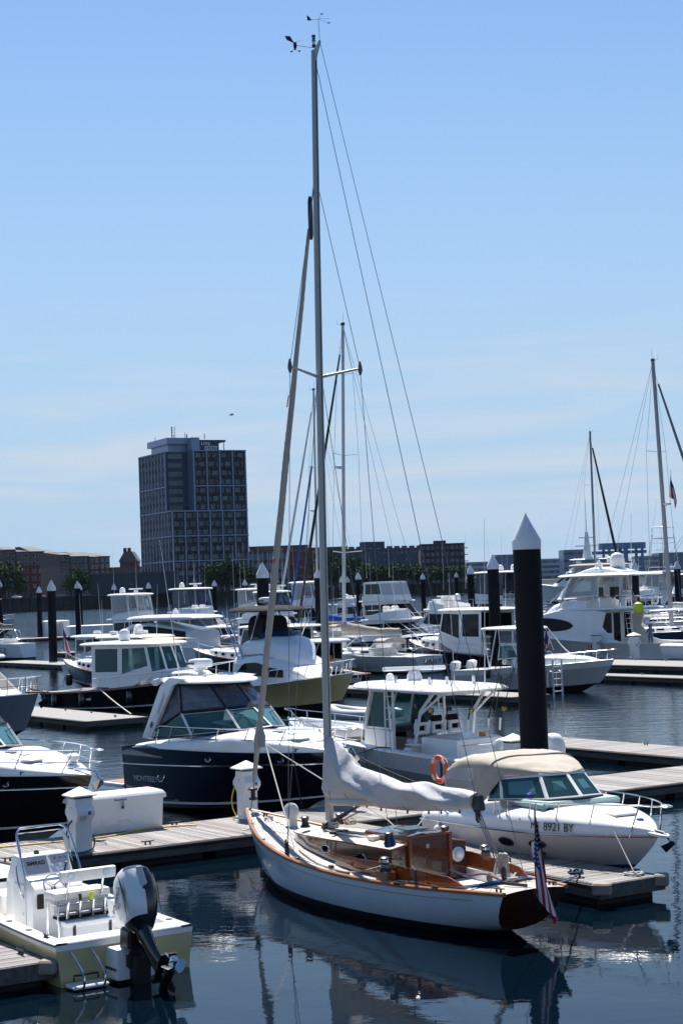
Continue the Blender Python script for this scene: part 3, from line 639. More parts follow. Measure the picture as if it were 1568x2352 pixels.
# ---------------------------------------------------------------- pedestals, dock boxes
def pedestal(p, rz, label, s=1., coil=None, grp=None):
    o = empty('power_pedestal', p, rz, label, 'pedestal', grp); o.scale = (s,)*3
    def rg(z, a, b): return [Vector((x*a, y*b, z)) for x, y in ((-1, -1), (1, -1), (1, 1), (-1, 1))]
    MB().loft([rg(0, .235, .21), rg(.06, .235, .21), rg(.07, .2, .18), rg(.7, .2, .18)], cap=True).build('post', WHITE2, o, bevel=.012)
    MB().loft([rg(.66, .19, .19), rg(.72, .2, .24), rg(.84, .22, .33), rg(.93, .22, .33), rg(1.07, .215, .2), rg(1.2, .205, .19)], cap=True).build('head', WHITE2, o, bevel=.012)
    MB().loft([rg(1.2, .2, .185), rg(1.245, .23, .215)], cap=True).build('light_band', mat('pedestal_lens', (.02, .05, .05), .2), o)
    MB().loft([rg(1.247, .31, .29), rg(1.275, .31, .29), rg(1.45, .02, .02)], cap=True).build('roof_cap', WHITE2, o, bevel=.006)
    for y, k in ((-.19, -1), (.19, 1)):
        MB().box((.06, y*1.42, .78), (.16, .06, .12), rx=-.5*k).build('socket', PALEGREY, o, bevel=.01); MB().box((-.08, k*.334, .885), (.07, .008, .08)).build('decal', BLUEP, o)
    for z in (1.0, 1.05): MB().box((.216, 0, z-.05), (.006, .12, .015)).build('vent_slot', PRINTG, o)
    if coil:
        b = MB(); r = random.Random(5)
        pts = []
        for i in range(9*12):
            a = 2*pi*i/12; k = i/12
            pts.append((.02+.085*cos(a)*(1+.12*sin(k*2.1)), -.235-.02*sin(k*3), .66+.16*sin(a)*(1+.15*sin(k*1.3))-.006*k))
        b.tube(smooth_pts(pts, 2), .011, 5).build('hose_coil', coil, o, True); MB().box((.02, -.23, .86), (.1, .1, .09)).build('hose_hanger', BLACKP, o, bevel=.01)
    return o
PA = R(33.)-pi/2
pedestal(G(187, 1956, DZ), AU+pi, 'white power pedestal with coiled white rope beside the long dock box', 1.0, ROPEW)
pd2 = pedestal(on_main(*[main_s(G(582, 1882, DZ))[0], 2.55]), AU+pi, 'white power pedestal with black hose coils behind the sailboat bow', 1.0, BLACKP)
_sp = main_s(G(187, 1956, DZ))
# box rotated so its coil faces the water side
for q, m_, dx in ((0, ROPEY, -.22), (1, ROPEY, .24)):
    MB().tube(smooth_pts([(dx, -.2, .8), (dx*1.15, -.3, .5), (dx*1.05, -.3, .25), (dx*.8, -.26, .05), (dx*1.1, -.3, .02)], 6), .016, 6).build('yellow_power_cable', m_, pd2, True)
pedestal(on_main(*[main_s(G(1046, 1790, DZ))[0], 2.75]), AU+pi, 'white power pedestal with life ring behind the beige canvas', 1.02)
p = on_main(main_s(G(1018, 1770, DZ))[0]-.1, 2.5); 
lr = empty('life_ring', AT(1009, 1767, 47.3), AU, 'orange life ring hung behind the beige canvas cruiser', 'life ring')
MB().loft([[Vector((0, (.31+.075*cos(a))*cos(t), (.31+.075*cos(a))*sin(t))) + Vector((.05*sin(a), 0, 0)) for a in [2*pi*j/8 for j in range(8)]] for t in [2*pi*i/24 for i in range(24)]], loop=True).build('ring', ORANGE, lr, True)
for k in range(4):
    t = pi/4+k*pi/2; MB().box((0, .31*cos(t), .31*sin(t)), (.115, .09, .165), rx=t).build('band', WHITEC, lr)
MB().box((.06, 0, -.3), (.05, .05, 1.05)).build('post', DARKM, lr)
# dock box
def dockbox(p, rz, L, W, Hh, label, grp=None, logo=False):
    o = empty('dock_box', p, rz, label, 'dock box', grp)
    def rg(z, a, b): return [Vector((x*a, y*b, z)) for x, y in ((-1, -1), (1, -1), (1, 1), (-1, 1))]
    MB().loft([rg(0, L/2*.965, W/2*.94), rg(Hh*.8, L/2, W/2)], cap=True).build('bin', WHITE2, o, bevel=.025, seg=2, smooth=True)
    MB().loft([rg(Hh*.77, L/2+.06, W/2+.05), rg(Hh*.87, L/2+.06, W/2+.05), rg(Hh*.95, L/2+.01, W/2-.02), rg(Hh, L/2-.12, W/2-.17)], cap=True).build('lid', WHITE2, o, bevel=.018, seg=2, smooth=True)
    if logo:
        MB().box((0, -W/2-.055, Hh*.74), (.05, .02, .1)).build('hasp', CHROME, o); MB().box((.0, -W/2-.06, Hh*.63), (.06, .03, .08)).build('padlock', BLACKP, o, bevel=.008)
        txt('lid_print', 'HARBOR YACHTS', PRINTG, o, (.1, -W*.36, Hh*.968), (1, 0, .0), (0, .85, .3), .16); txt('lid_badge', 'BetterMade', BLUEP, o, (-.05, -W/2-.055, Hh*.82), (1, 0, 0), (0, 0, 1), .07)
        b = MB(); z0 = Hh*.2; z1 = Hh*.42
        b.tube([(-.55, -W/2+.012, z1), (-.5, -W/2+.002, z0), (-.12, -W/2+.002, z0), (-.09, -W/2+.0, z0+.08), (.2, -W/2+.0, z0+.08), (.24, -W/2+.002, z0), (.5, -W/2+.002, z0)], .012, 5); b.build('moulded_rib', WHITE2, o, True)
    return o
bl, br = G(217, 1916, DZ), G(379, 1902, DZ)
bc = (bl+br)/2; bx = (br-bl); 
dockbox(bc+Vd*.42-Ud*.18, AU, bx.length+.5, .78, .95, 'long white dock box with closed lid on the plank walkway', logo=True)
e_ = G(1369, 1503, DZ); pedestal(e_, AV+pi/2, 'white pedestal with a red ring beside the sportfisher bow rail', 1.15)
e_ = G(1457, 1512, DZ); pedestal(e_, AV+pi/2, 'white pedestal before the sportfisher cockpit', 1.25)
dockbox(G(1565, 1512, DZ), AV, 3., 1., 1., 'white dock box on the far dock beside the sportfisher stern')
lr2 = lr.copy(); COL.objects.link(lr2); lr2.parent = None; e_ = G(1359, 1503, DZ); lr2.location = (e_.x, e_.y, 1.0); lr2.rotation_euler = (0, 0, 2.2); tag(lr2, 'small orange ring on the white pedestal by the sportfisher', 'life ring')
for ch in lr.children: 
    c = ch.copy(); COL.objects.link(c); c.parent = lr2
dockbox(G(800, 1534, DZ), AV+pi/2, 2.4, 1.0, 1.1, 'white dock box behind the yellow sportfishing boat bow')
for x, y, w_ in ((107, 1460, 1.0), (133, 1459, 1.2), (145, 1459, .9), (205, 1459, 5.5)):
    dockbox(G(x, y+2, DZ)+Vector((0, 1.5, 0)), AU, w_*1.2, 1.2, 2.2 if w_ < 2 else 1.5, 'white cabinet standing on the far outer dock' if w_ < 2 else 'wide white locker on the far outer dock', 'white cabinets on the outer dock' if w_ < 2 else None)
# hoses and lines on the walkway
l = smooth_pts([on_main(7.2, 2.5, DZ+.02), on_main(10.2, 2.1, DZ+.02), on_main(11.6, 2.6, DZ+.02), on_main(12.6, 2.5, DZ+.02), on_main(12.9, 2.2, DZ+.02)], 8)
tag(MB().tube(l, .02, 6).build('power_cable', ROPEY, None, True), 'yellow power cable lying along the walkway beside the dock box', 'cable')
l = smooth_pts([on_main(1.0, 2.3, DZ+.02), on_main(3.2, 2.25, DZ+.02), on_main(5.2, 2.45, DZ+.02), on_main(6.6, 2.5, DZ+.02)], 8)
tag(MB().tube(l, .02, 6).build('power_cable', ROPEY, None, True), 'yellow power cable seen through the fishing boat windscreen', 'cable')
pts = [G(187, 1956, DZ)+Vector(q) for q in ((.02, -.1, .9), (-.25, -.1, .6), (-.3, -.12, .2), (-.15, -.3, .04), (.1, -.35, .03), (.3, -.2, .1), (.32, -.05, .3))]
tag(MB().tube(smooth_pts(pts, 8), .018, 6).build('garden_hose', GREENHOSE, None, True), 'dark green hose hanging from the pedestal by the dock box', 'hose')
def coilpts(c, r, n, seed=1, flat=.3):
    q = random.Random(seed); o = []
    for i in range(n*10):
        a = 2*pi*i/10; k = .6+.4*q.random(); o.append((c[0]+r*cos(a)*k, c[1]+r*sin(a)*k*.9, c[2]+.02+flat*r*(i/(n*10))*q.random()))
    return smooth_pts(o, 3)
tag(MB().tube(coilpts(on_finger(.35, .35), .2, 5, 2), .016, 6).build('rope_coil', ROPEW, None, True), 'white rope coil at the end of the finger dock', 'rope')
tag(MB().tube(coilpts(on_finger(7.6, 1.05), .24, 6, 4), .014, 6).build('rope_coil', ROPEW, None, True), 'loose pale rope heaped on the dock behind the mast', 'rope')
tag(MB().tube(coilpts(on_finger(.95, 1.3, DZ+.05), .15, 4, 6, .6), .02, 6).build('rope_coil', mat('navy_rope', (.03, .05, .1), .9), None, True), 'dark blue mooring rope wrapped at the finger dock corner', 'rope')
tag(MB().tube(coilpts(on_finger(3.4, .2, DZ+.05), .13, 4, 8, .7), .02, 6).build('rope_coil', ROPEK, None, True), 'black mooring rope wrapped on the cleat beside the cruiser', 'rope')
q = G(80, 2178, DZ)
tag(MB().tube(coilpts(q, .17, 5, 9, .5), .02, 6).build('rope_coil', ROPEB, None, True), 'blue mooring rope heaped on the near finger dock', 'rope')
tag(MB().tube([(0, 0, -.15), (0, 0, .38), (.0, 0, .4)], [.16, .16, .1], 14).build('dock_bollard', RUBBER, None, True, loc=on_main(main_s(G(990, 1800, DZ))[0], 2.3, DZ+.15)), 'short black rubber bollard beside the orange life ring', 'bollard')
# ---------------------------------------------------------------- boats: shared tools
class Boat:
    def __init__(s, name, label, cat, org, ang, group=None, trim=0.):
        s.o = empty(name, (org[0], org[1], 0), ang, label, cat, group); s.org = Vector((org[0], org[1], 0)); s.a = ang
        s.c, s.s = cos(ang), sin(ang)
    def px(s, px, py, yl=0.):
        """photo pixel to the boat's own lengthwise plane at offset yl"""
        d = ray(px, py); den = -s.s*d.x+s.c*d.y; t = (yl+(-s.s*s.org.x+s.c*s.org.y))/den
        X, Y, Z = d.x*t, d.y*t, H+d.z*t
        return Vector((s.c*(X-s.org.x)+s.s*(Y-s.org.y), yl, Z))
    def loc(s, p):
        X, Y = p[0]-s.org.x, p[1]-s.org.y
        return Vector((s.c*X+s.s*Y, -s.s*X+s.c*Y, p[2]))
    def w(s, p): return Vector((s.org.x+s.c*p[0]-s.s*p[1], s.org.y+s.s*p[0]+s.c*p[1], p[2]))
def frame_from(bow, stern, half=0., side=0):
    """bow and stern as (px,py,z); stern given on one side of the boat"""
    b, t = G(*bow), G(*stern)
    for _ in range(4):
        a = math.atan2(b.y-t.y, b.x-t.x)
        if side:
            t0 = G(*stern); t = Vector((t0.x-side*half*cos(a+pi/2), t0.y-side*half*sin(a+pi/2), 0))
    a = math.atan2(b.y-t.y, b.x-t.x)
    return t, a, math.hypot(b.x-t.x, b.y-t.y)
class PH:
    """power-boat hull shape"""
    def __init__(s, L, B, fs, fb, ws=.93, tm=.3, pw=2.4, rake=None, srake=0., cs=.9, cb=.3, zc0=.02, zc1=.45, draft=.45, sp=2., fl=1.3, kn=None):
        s.L, s.B, s.fs, s.fb, s.ws, s.tm, s.pw = L, B, fs, fb, ws, tm, pw
        s.rake = L*.13 if rake is None else rake; s.srake, s.cs, s.cb, s.zc0, s.zc1, s.draft, s.sp, s.fl = srake, cs, cb, zc0, zc1, draft, sp, fl
    def hb(s, t):
        if t < s.tm: return s.B/2*(s.ws+(1-s.ws)*sin(pi/2*t/s.tm))
        return s.B/2*max(0., 1-((t-s.tm)/(1-s.tm))**s.pw)
    def zs(s, t): return s.fs+(s.fb-s.fs)*t**s.sp
    def xx(s, t, v):
        x0 = s.srake*(1-v); x1 = s.L-s.rake*(1-v)**1.25
        return x0+(x1-x0)*t
    def pt(s, t, v):
        zc = s.zc0+(s.zc1-s.zc0)*t**2.2; cr = s.cs+(s.cb-s.cs)*t**1.6; zs_ = s.zs(t); h = s.hb(t)
        if v >= 0:
            vt = .25+.75*v
            return Vector((s.xx(t, vt), h*(cr+(1-cr)*v**s.fl), zc+(zs_-zc)*v))
        k = -v
        return Vector((s.xx(t, .25*(1-k)), h*cr*(1-k), zc+(-s.draft*(1-t**5)+ (zc-.12)*t**5 - zc)*k))
    def tx(s, x, v=1.):
        a, b = 0., 1.
        for _ in range(30):
            m = (a+b)/2
            if s.pt(m, v).x < x: a = m
            else: b = m
        return (a+b)/2
    def at(s, x): t = s.tx(x); p = s.pt(t, 1.); return p.y, p.z
    def side(s, x, v, y=1, off=.006):
        """point on the topside skin"""
        t = s.tx(x, v); p = s.pt(t, v); return Vector((p.x, y*(p.y+off), p.z))
TS = [1-(1-i/26)**1.45 for i in range(27)]
def power_hull(bt, h, mats, bands, rub=CHROME, rubr=.025, transom=None, t_open=None, rubv=1., name='hull'):
    """bands: list of (v_top, material index), from the chine up"""
    vs_ = [-1., -.5, 0.]; mi = [0, 0]; v0 = 0.
    for vt, m_ in bands:
        n = max(1, int((vt-v0)*9+.5))
        for k in range(n): vs_.append(v0+(vt-v0)*(k+1)/n); mi.append(m_)
        v0 = vt
    b = MB()
    for sgn in (1, -1):
        rows = [[h.pt(t, v) for t in TS] for v in vs_]
        if sgn < 0: rows = [[Vector((p.x, -p.y, p.z)) for p in r] for r in rows]
        for i in range(len(rows)-1): b.grid([rows[i], rows[i+1]], mi[i])
    for i in range(len(vs_)-1):                                 # transom
        a, c = h.pt(0, vs_[i]), h.pt(0, vs_[i+1])
        b.add([(a.x, a.y, a.z), (c.x, c.y, c.z), (c.x, -c.y, c.z), (a.x, -a.y, a.z)], [(0, 1, 2, 3)], mi[i])
    o = b.build(name, mats, bt.o, True, clean=True, angle=32)
    if rub is not None:
        b = MB()
        for sgn in (1, -1): b.tube([Vector((p.x, sgn*(p.y+.004), p.z)) for p in (h.pt(t, rubv) for t in TS)], rubr, 6)
        b.build('rub_rail', rub, bt.o, True)
    return o
def deck(bt, h, m, x0, x1=None, drop=.02, camber=.05, inner=0., name='deck', n=24):
    x1 = x1 or h.L-.001; rows = []
    t0, t1 = h.tx(x0), h.tx(x1)
    for i in range(n+1):
        t = t0+(t1-t0)*i/n; p = h.pt(t, 1.); w_ = max(p.y-.01, .001)
        rows.append([Vector((p.x, w_*k, p.z-drop+camber*(1-k*k))) for k in (-1, -.8, -.5, -.2, 0, .2, .5, .8, 1)])
    return MB().grid(rows).build(name, m, bt.o, True)
def dome(bt, name, m, x0, x1, wf, zf, hf, n=18, e=.55, parent=None, k=14, flat=0.):
    """raised, rounded shell: half-width wf(x), base zf(x), height hf(x)"""
    rows = []
    for i in range(n+1):
        x = x0+(x1-x0)*i/n; w_, z, hh = wf(x), zf(x), hf(x); r = []
        for j in range(k+1):
            a = pi*j/k; c, s_ = cos(a), sin(a)
            r.append(Vector((x, w_*math.copysign(abs(c)**e, c), z+hh*abs(s_)**e)))
        rows.append(r)
    b = MB(); b.loft(rows, closed=False)
    b.f.append(list(range(k+1))); b.m.append(0); o = n*(k+1); b.f.append([o+j for j in range(k+1)]); b.m.append(0)
    return b.build(name, m, parent or bt.o, True, angle=50)
def rail(bt, pts, posts, r=.014, m=None, name='bow_rail', mid=None, pr=None):
    """top rail through pts, each post a stanchion of its own: (top, bottom)"""
    m = m or CHROME
    bar(name, m, bt.o, pts, r, 6)
    if mid: bar('mid_rail', m, bt.o, mid, r*.75, 5)
    for a, b in posts: bar('stanchion', m, bt.o, [a, b], pr or r*.9, 6)
def bow_rail(bt, h, x0, hr=.6, n=5, inset=.06, fwd=.15, r=.014, m=None, mid=False, open_bow=False, lean=.0, drop_end=True, x_end=None):
    x_end = x_end or h.L-.12
    xs_ = [x0+(x_end-x0)*(i/14)**.85 for i in range(15)]
    def p(x, sg, z, out=0.):
        w_, zz = h.at(x); return Vector((x+fwd*(max(0, (x-x0)/(x_end-x0)))**3, sg*max(w_-inset+out, .16 if x > h.L*.9 else 0.02), zz+z))
    side = {}
    for sg in (1, -1):
        side[sg] = [p(x, sg, hr, .03) for x in xs_]
        if drop_end: side[sg] = [p(x0-.35, sg, .02), p(x0-.12, sg, hr*.75, .02)]+side[sg]
    tip = Vector((h.L+fwd+.12, 0, h.fb+hr))
    if open_bow: bar('bow_rail', m or CHROME, bt.o, smooth_pts(side[1], 3), r, 6); bar('bow_rail', m or CHROME, bt.o, smooth_pts(side[-1], 3), r, 6)
    else: bar('bow_rail', m or CHROME, bt.o, smooth_pts(side[1]+[tip]+side[-1][::-1], 3), r, 6)
    if mid:
        ml = {sg: [p(x, sg, hr*.52, .015) for x in xs_] for sg in (1, -1)}
        bar('mid_rail', m or CHROME, bt.o, smooth_pts(ml[1]+[tip-Vector((.05, 0, hr*.48))]+ml[-1][::-1], 2), r*.7, 5)
    for sg in (1, -1):
        for i in range(n):
            x = x0+(x_end-x0)*(i+.35)/n; bar('stanchion', m or CHROME, bt.o, [p(x-.04, sg, 0.), p(x+lean, sg, hr, .03)], r*.9, 6)
def house(bt, name, m, base, top, z0, z1, wins=(), glass=None, open_=False, thick=.012, wname='window', roof=True, parent=None, gm=None, frame=None, fr=.02):
    """base/top: half plan from aft centre to front centre (x, y>=0); z0/z1: float or list.  wins: (facet, u0,u1,v0,v1)"""
    n = len(base); Z0 = z0 if isinstance(z0, (list, tuple)) else [z0]*n; Z1 = z1 if isinstance(z1, (list, tuple)) else [z1]*n
    par = parent or bt.o; b = MB()
    for sg in (1, -1):
        for i in range(n-1):
            A, B_ = Vector((base[i][0], sg*base[i][1], Z0[i])), Vector((base[i+1][0], sg*base[i+1][1], Z0[i+1]))
            D, C = Vector((top[i][0], sg*top[i][1], Z1[i])), Vector((top[i+1][0], sg*top[i+1][1], Z1[i+1]))
            if (A-B_).length < .02 and (D-C).length < .02: continue
            def bl(u, v): return (A.lerp(B_, u)).lerp(D.lerp(C, u), v)
            ws_ = [w_ for w_ in wins if w_[0] == i]
            us = sorted({0., 1.}|{w_[k] for w_ in ws_ for k in (1, 2)}); vs2 = sorted({0., 1.}|{w_[k] for w_ in ws_ for k in (3, 4)})
            for p in range(len(us)-1):
                for q in range(len(vs2)-1):
                    cu, cv = (us[p]+us[p+1])/2, (vs2[q]+vs2[q+1])/2
                    if any(w_[1] < cu < w_[2] and w_[3] < cv < w_[4] for w_ in ws_): continue
                    b.add([bl(us[p], vs2[q]), bl(us[p+1], vs2[q]), bl(us[p+1], vs2[q+1]), bl(us[p], vs2[q+1])], [(0, 1, 2, 3)])
            nrm = (B_-A).cross(D-A).normalized()
            mid = bl(.5, .5); ctr = Vector(((base[0][0]+base[-1][0])/2, 0, mid.z))
            if nrm.dot(mid-ctr) < 0: nrm = -nrm
            for w_ in ws_:
                q = [bl(w_[1], w_[3]), bl(w_[2], w_[3]), bl(w_[2], w_[4]), bl(w_[1], w_[4])]
                ins = -.004 if open_ else .0
                g = MB().prism(q, nrm*(ins-.004), nrm*(ins+.004)).build(wname, w_[5] if len(w_) > 5 else (glass or DARKGLASS), par)
                if frame: MB().tube([p_+nrm*.004 for p_ in q], fr, 4, closed=True).build('window_frame', frame, g)
    if roof:
        ring = [Vector((x, y, z)) for (x, y), z in zip(top, Z1)]+[Vector((x, -y, z)) for (x, y), z in reversed(list(zip(top, Z1)))]
        rows = [[Vector((x, k*y, z+.03*(1-k*k))) for k in (-1, -.5, 0, .5, 1)] for (x, y), z in zip(top, Z1)]
        b.grid(rows)
    return b.build(name, m, par, False, clean=True)
def slab(bt, name, m, plan, z, th, camber=.05, parent=None, zf=None, edge=.4):
    """rounded roof slab: plan = half outline aft centre to front centre"""
    P = smooth_pts([(x, y, 0) for x, y in plan], 3)
    for p in P: p.y = max(p.y, 0.)
    xs_ = [p.x for p in P]; zz = zf or (lambda x: z)
    def row(k, dz, cm): return [Vector((p.x, p.y*k, zz(p.x)+dz+cm)) for p in P]
    b = MB(); ring = []
    full = lambda k, dz: [Vector((p.x, p.y*1., zz(p.x)+dz)) for p in P]+[Vector((p.x, -p.y, zz(p.x)+dz)) for p in reversed(P)]
    c = Vector(((min(xs_)+max(xs_))/2, 0, 0))
    def sc(L_, k, dz): return [Vector((c.x+(p.x-c.x)*k, p.y*k, p.z+dz)) for p in L_]
    base = full(1, 0)
    b.loft([sc(base, .93, -th*.15), sc(base, .985, 0), sc(base, 1., th*edge), sc(base, .975, th*.9), sc(base, .9, th+camber*.35), sc(base, .6, th+camber*.85), sc(base, .25, th+camber), sc(base, .02, th+camber)], cap=True)
    return b.build(name, m, parent or bt.o, True, angle=45)
def radome(bt, p, r=.3, h=.24, text=None, tdir=None, name='radome'):
    p = Vector(p)
    o = MB().lathe([(r*.55, 0), (r*.6, h*.12), (r*.92, h*.18), (r, h*.3), (r*.99, h*.72), (r*.9, h*.9), (r*.5, h)], p, 22).build(name, WHITE, bt.o, True)
    MB().lathe([(r*.25, -h*.6), (r*.22, 0)], p, 10).build('mount', WHITE2, o)
    return o
def open_array(bt, p, L=1.3, rz=0., text=None, s=1.):
    p = Vector(p)
    o = MB().lathe([(.16*s, 0), (.19*s, .05*s), (.17*s, .16*s), (.12*s, .24*s), (.06*s, .26*s)], p, 14).build('radar', WHITE, bt.o, True)
    MB().box(p+Vector((0, 0, .31*s)), (L, .11*s, .1*s), rz=rz).build('antenna_bar', WHITE, o, bevel=.03)
    return o
def satdome(bt, p, r=.3, h=.62, name='satellite_dome'):
    return MB().lathe([(r*.8, 0), (r*.98, h*.06), (r, h*.5), (r*.9, h*.75), (r*.62, h*.93), (r*.2, h)], Vector(p), 20).build(name, WHITE, bt.o, True)
def antenna(bt, p, h=2.4, lean=(0, 0), r=.012):
    p = Vector(p); q = p+Vector((lean[0], lean[1], h))
    return bar('antenna', WHITE2, bt.o, [p, p.lerp(q, .25), q], [r*1.4, r, r*.5], 5)
def fender(bt, p, r=.13, h=.55, m=None, rope_to=None):
    p = Vector(p)
    o = MB().lathe([(.03, h+.06), (.03, h), (r*.7, h*.96), (r, h*.84), (r, h*.16), (r*.7, h*.04), (.03, 0)], p, 12).build('fender', m or WHITE2, bt.o, True)
    if rope_to is not None: bar('fender_line', ROPEW if m is None else ROPEK, o, [p+Vector((0, 0, h)), Vector(rope_to)], .008, 5)
    return o
def flag(base, top, hoist, fly, out, label, stars=True, droop=.92, wind=None, name='ensign_flag', seed=1, grp=None):
    """limp striped ensign on a staff; out = horizontal world direction the fly drifts to"""
    base, top = Vector(base), Vector(top); d = (top-base)
    o = empty(name, base, 0, label, 'flag', grp)
    bar('staff', VARN if stars else WHITE2, o, [(0, 0, 0), d*1.01], .014, 6)
    MB().lathe([(.0, .0), (.025, .02), (.0, .05)], d*1.01, 8).build('finial', CHROME, o, True)
    dn = d.normalized(); out = Vector(out).normalized(); down = Vector((0, 0, -1)); r = random.Random(seed)
    nb = 22; na = 26; side = out.cross(down).normalized(); sprd = .30*hoist
    def P(a, b):
        p0 = d - dn*(.03+a*hoist*(1-.25*b))
        dr = (down*droop + out*(1-droop)*1.2).normalized()
        k = b**.6
        w_ = side*(sprd*k*(.55*sin(a*7.5+seed)+.3*sin(a*13+2.2*b)+(a-.5)*.7)) + out*(sprd*k*(.6*cos(a*7.5+seed)*.6+.5*a))
        return p0 + dr*(b*fly) + w_
    bR, bW, bB = MB(), MB(), MB()
    for i in range(na):
        for j in range(nb):
            a0, a1, b0, b1 = i/na, (i+1)/na, j/nb, (j+1)/nb
            f_ = [P(a0, b0), P(a0, b1), P(a1, b1), P(a1, b0)]
            k = i//2
            tgt = bB if (k < 7 and j < nb*.42) else (bR if k % 2 == 0 else bW)
            tgt.add(f_, [(0, 1, 2, 3)])
    c = bW.build('white_stripes', WHITEC, o, True, clean=True); bR.build('red_stripes', RED, o, True, clean=True); bB.build('canton', BLUEC, o, True, clean=True)
    if stars:
        b = MB()
        for ia in range(5):
            for ib in range(6):
                a, q = (ia+.5)/5*.53, (ib+.5)/6*.42
                c0 = P(a, q); n_ = (P(a+.01, q)-c0).cross(P(a, q+.01)-c0).normalized(); s_ = hoist*.022
                for sg in (1, -1):
                    x = (P(a+.01, q)-c0).normalized(); y = n_.cross(x); cc = c0+n_*.006*sg
                    b.add([cc+(x*cos(t)+y*sin(t))*(s_ if k_ % 2 == 0 else s_*.42) for k_, t in enumerate([2*pi*i/10 for i in range(10)])], [tuple(range(10))])
        b.build('stars', WHITEC, o)
    return o
def porthole(bt, p, nrm, rx, rz, ring=CHROME, glass=None, name='porthole', xdir=(1, 0, 0)):
    n_ = Vector(nrm).normalized(); x = Vector(xdir); x = (x-n_*x.dot(n_)).normalized(); y = n_.cross(x); p = Vector(p)
    q = [p+x*cos(t)*rx+y*sin(t)*rz for t in [2*pi*i/18 for i in range(18)]]
    o = MB().tube([c+n_*.008 for c in q], .014, 5, closed=True).build(name, ring, bt.o, True)
    MB().add([c+n_*.006 for c in q], [tuple(range(18))]).build('pane', glass or DARKGLASS, o)
    return o
def winch(par, p, s=1., m=None):
    p = Vector(p)
    o = MB().lathe([(.075*s, 0), (.075*s, .02*s), (.055*s, .04*s), (.045*s, .09*s), (.06*s, .135*s), (.065*s, .15*s), (.04*s, .165*s)], p, 14).build('winch', m or CHROME, par, True)
    return o
# ---------------------------------------------------------------- the varnished sailboat
st, sa, SL = frame_from((567, 1862, 1.25), (1229, 2046, .9))
S = Boat('classic_sailboat', 'pale blue hulled daysailer with varnished cabin, teak deck and covered boom', 'sailboat', st, sa)
def sh_hb(t): return interp([(0, .66), (.08, .84), (.2, 1.1), (.35, 1.34), (.48, 1.42), (.6, 1.36), (.72, 1.14), (.82, .82), (.9, .5), (.96, .22), (1, .02)], t)
def sh_z(t): return interp([(0, .9), (.2, .79), (.4, .77), (.6, .84), (.8, 1.0), (1, 1.27)], t)
def sh_xk(t): return interp([(0, .62), (.1, 1.5), (.5, SL*.5), (.9, SL*.865), (1, SL-1.05)], t)
def sh_zk(t): return interp([(0, .16), (.05, .08), (.14, -.1), (.3, -.4), (.5, -.55), (.7, -.42), (.86, -.12), (.94, .0), (1, .12)], t)
def cub(f):                                   # smooth a table
    xs_ = [i/60 for i in range(61)]; v = [f(x) for x in xs_]
    for _ in range(14): v = [v[0]]+[(v[i-1]+2*v[i]+v[i+1])/4 for i in range(1, 60)]+[v[-1]]
    return lambda t: interp(list(zip(xs_, v)), t)
sh_hb, sh_z, sh_xk, sh_zk = cub(sh_hb), cub(sh_z), cub(sh_xk), cub(sh_zk)
BOOT = .16
def sh_pt(t, z):
    zk, zs_, hb = sh_zk(t), sh_z(t), sh_hb(t); z = max(z, zk); s_ = min(1., (z-zk)/(zs_-zk))
    q = math.acos(max(-1., 1-s_**(1/1.15)))/(pi/2)
    y = hb*sin(min(1., q)*pi/2)**.85
    return Vector((sh_xk(t)+(SL*t-sh_xk(t))*s_**.75, y, z))
ST = [i/48 for i in range(49)]
b = MB(); bands_ = []
def zl(t):
    zk, zs_ = sh_zk(t), sh_z(t); bt_ = max(BOOT, zk+.004)
    return [zk+(bt_-zk)*(k/5)**2 for k in range(6)]+[bt_+(zs_-bt_)*k/12 for k in range(1, 13)]
for sg in (1, -1):
    cols = [[sh_pt(t, z) for z in zl(t)] for t in ST]
    if sg < 0: cols = [[Vector((p.x, -p.y, p.z)) for p in c] for c in cols]
    b.grid([c[:6] for c in cols], 1); b.grid([c[5:] for c in cols], 0)
b.build('hull', [SAILHULL, BOTTOM], S.o, True, clean=True, angle=60)
c = [sh_pt(0, z) for z in zl(0)]
MB().add([(p.x-.006, p.y, p.z) for p in c]+[(p.x-.006, -p.y, p.z) for p in reversed(c)], [tuple(range(2*len(c)))]).build('transom', VARND, S.o)
b = MB()
for sg in (1, -1): b.tube([Vector((p.x, sg*(p.y+.004), p.z)) for p in (sh_pt(t, sh_z(t)-.14) for t in ST[3:47])], .008, 4)
b.build('cove_stripe', GOLD, S.o)
for sg in (1, -1):
    pts = [Vector((SL*t, sg*(sh_hb(t)), sh_z(t)+.012)) for t in ST]
    MB().loft([[p+Vector((0, sg*.022, -.04)), p+Vector((0, sg*.026, .008)), p+Vector((0, sg*.004, .03)), p+Vector((0, -sg*.05, .022)), p+Vector((0, -sg*.05, -.04))] for p in pts], cap=True).build('toe_rail', TEAKTRIM, S.o, True)
# deck: dark caulking bed with teak strakes on it, opened for cabin and cockpit
CX0, CX1, CKX = 3.35, 8.3, 1.25
def cab_w(x): return interp([(CX0, .84), (4.5, .86), (5.8, .8), (7., .64), (7.8, .46), (8.15, .3), (CX1, .04)], x)
def inner(x):
    if x < CKX or x > CX1: return 0.
    if x < CX0: return .8-.18*max(0, (1.9-x)/.65)
    return cab_w(x)-.03
XS = [.02+i*(SL-.06)/110 for i in range(111)]
def dz_(x, y): hb = max(sh_hb(x/SL), .02); return sh_z(x/SL)-.012+.045*(1-min(1, abs(y)/hb)**2)
b = MB()
for sg in (1, -1):
    b.grid([[Vector((x, sg*lerp(max(sh_hb(x/SL)-.02, inner(x)), inner(x), k/5), dz_(x, lerp(max(sh_hb(x/SL)-.02, inner(x)), inner(x), k/5)))) for k in range(6)] for x in XS])
b.build('deck_bed', CAULK, S.o, True)
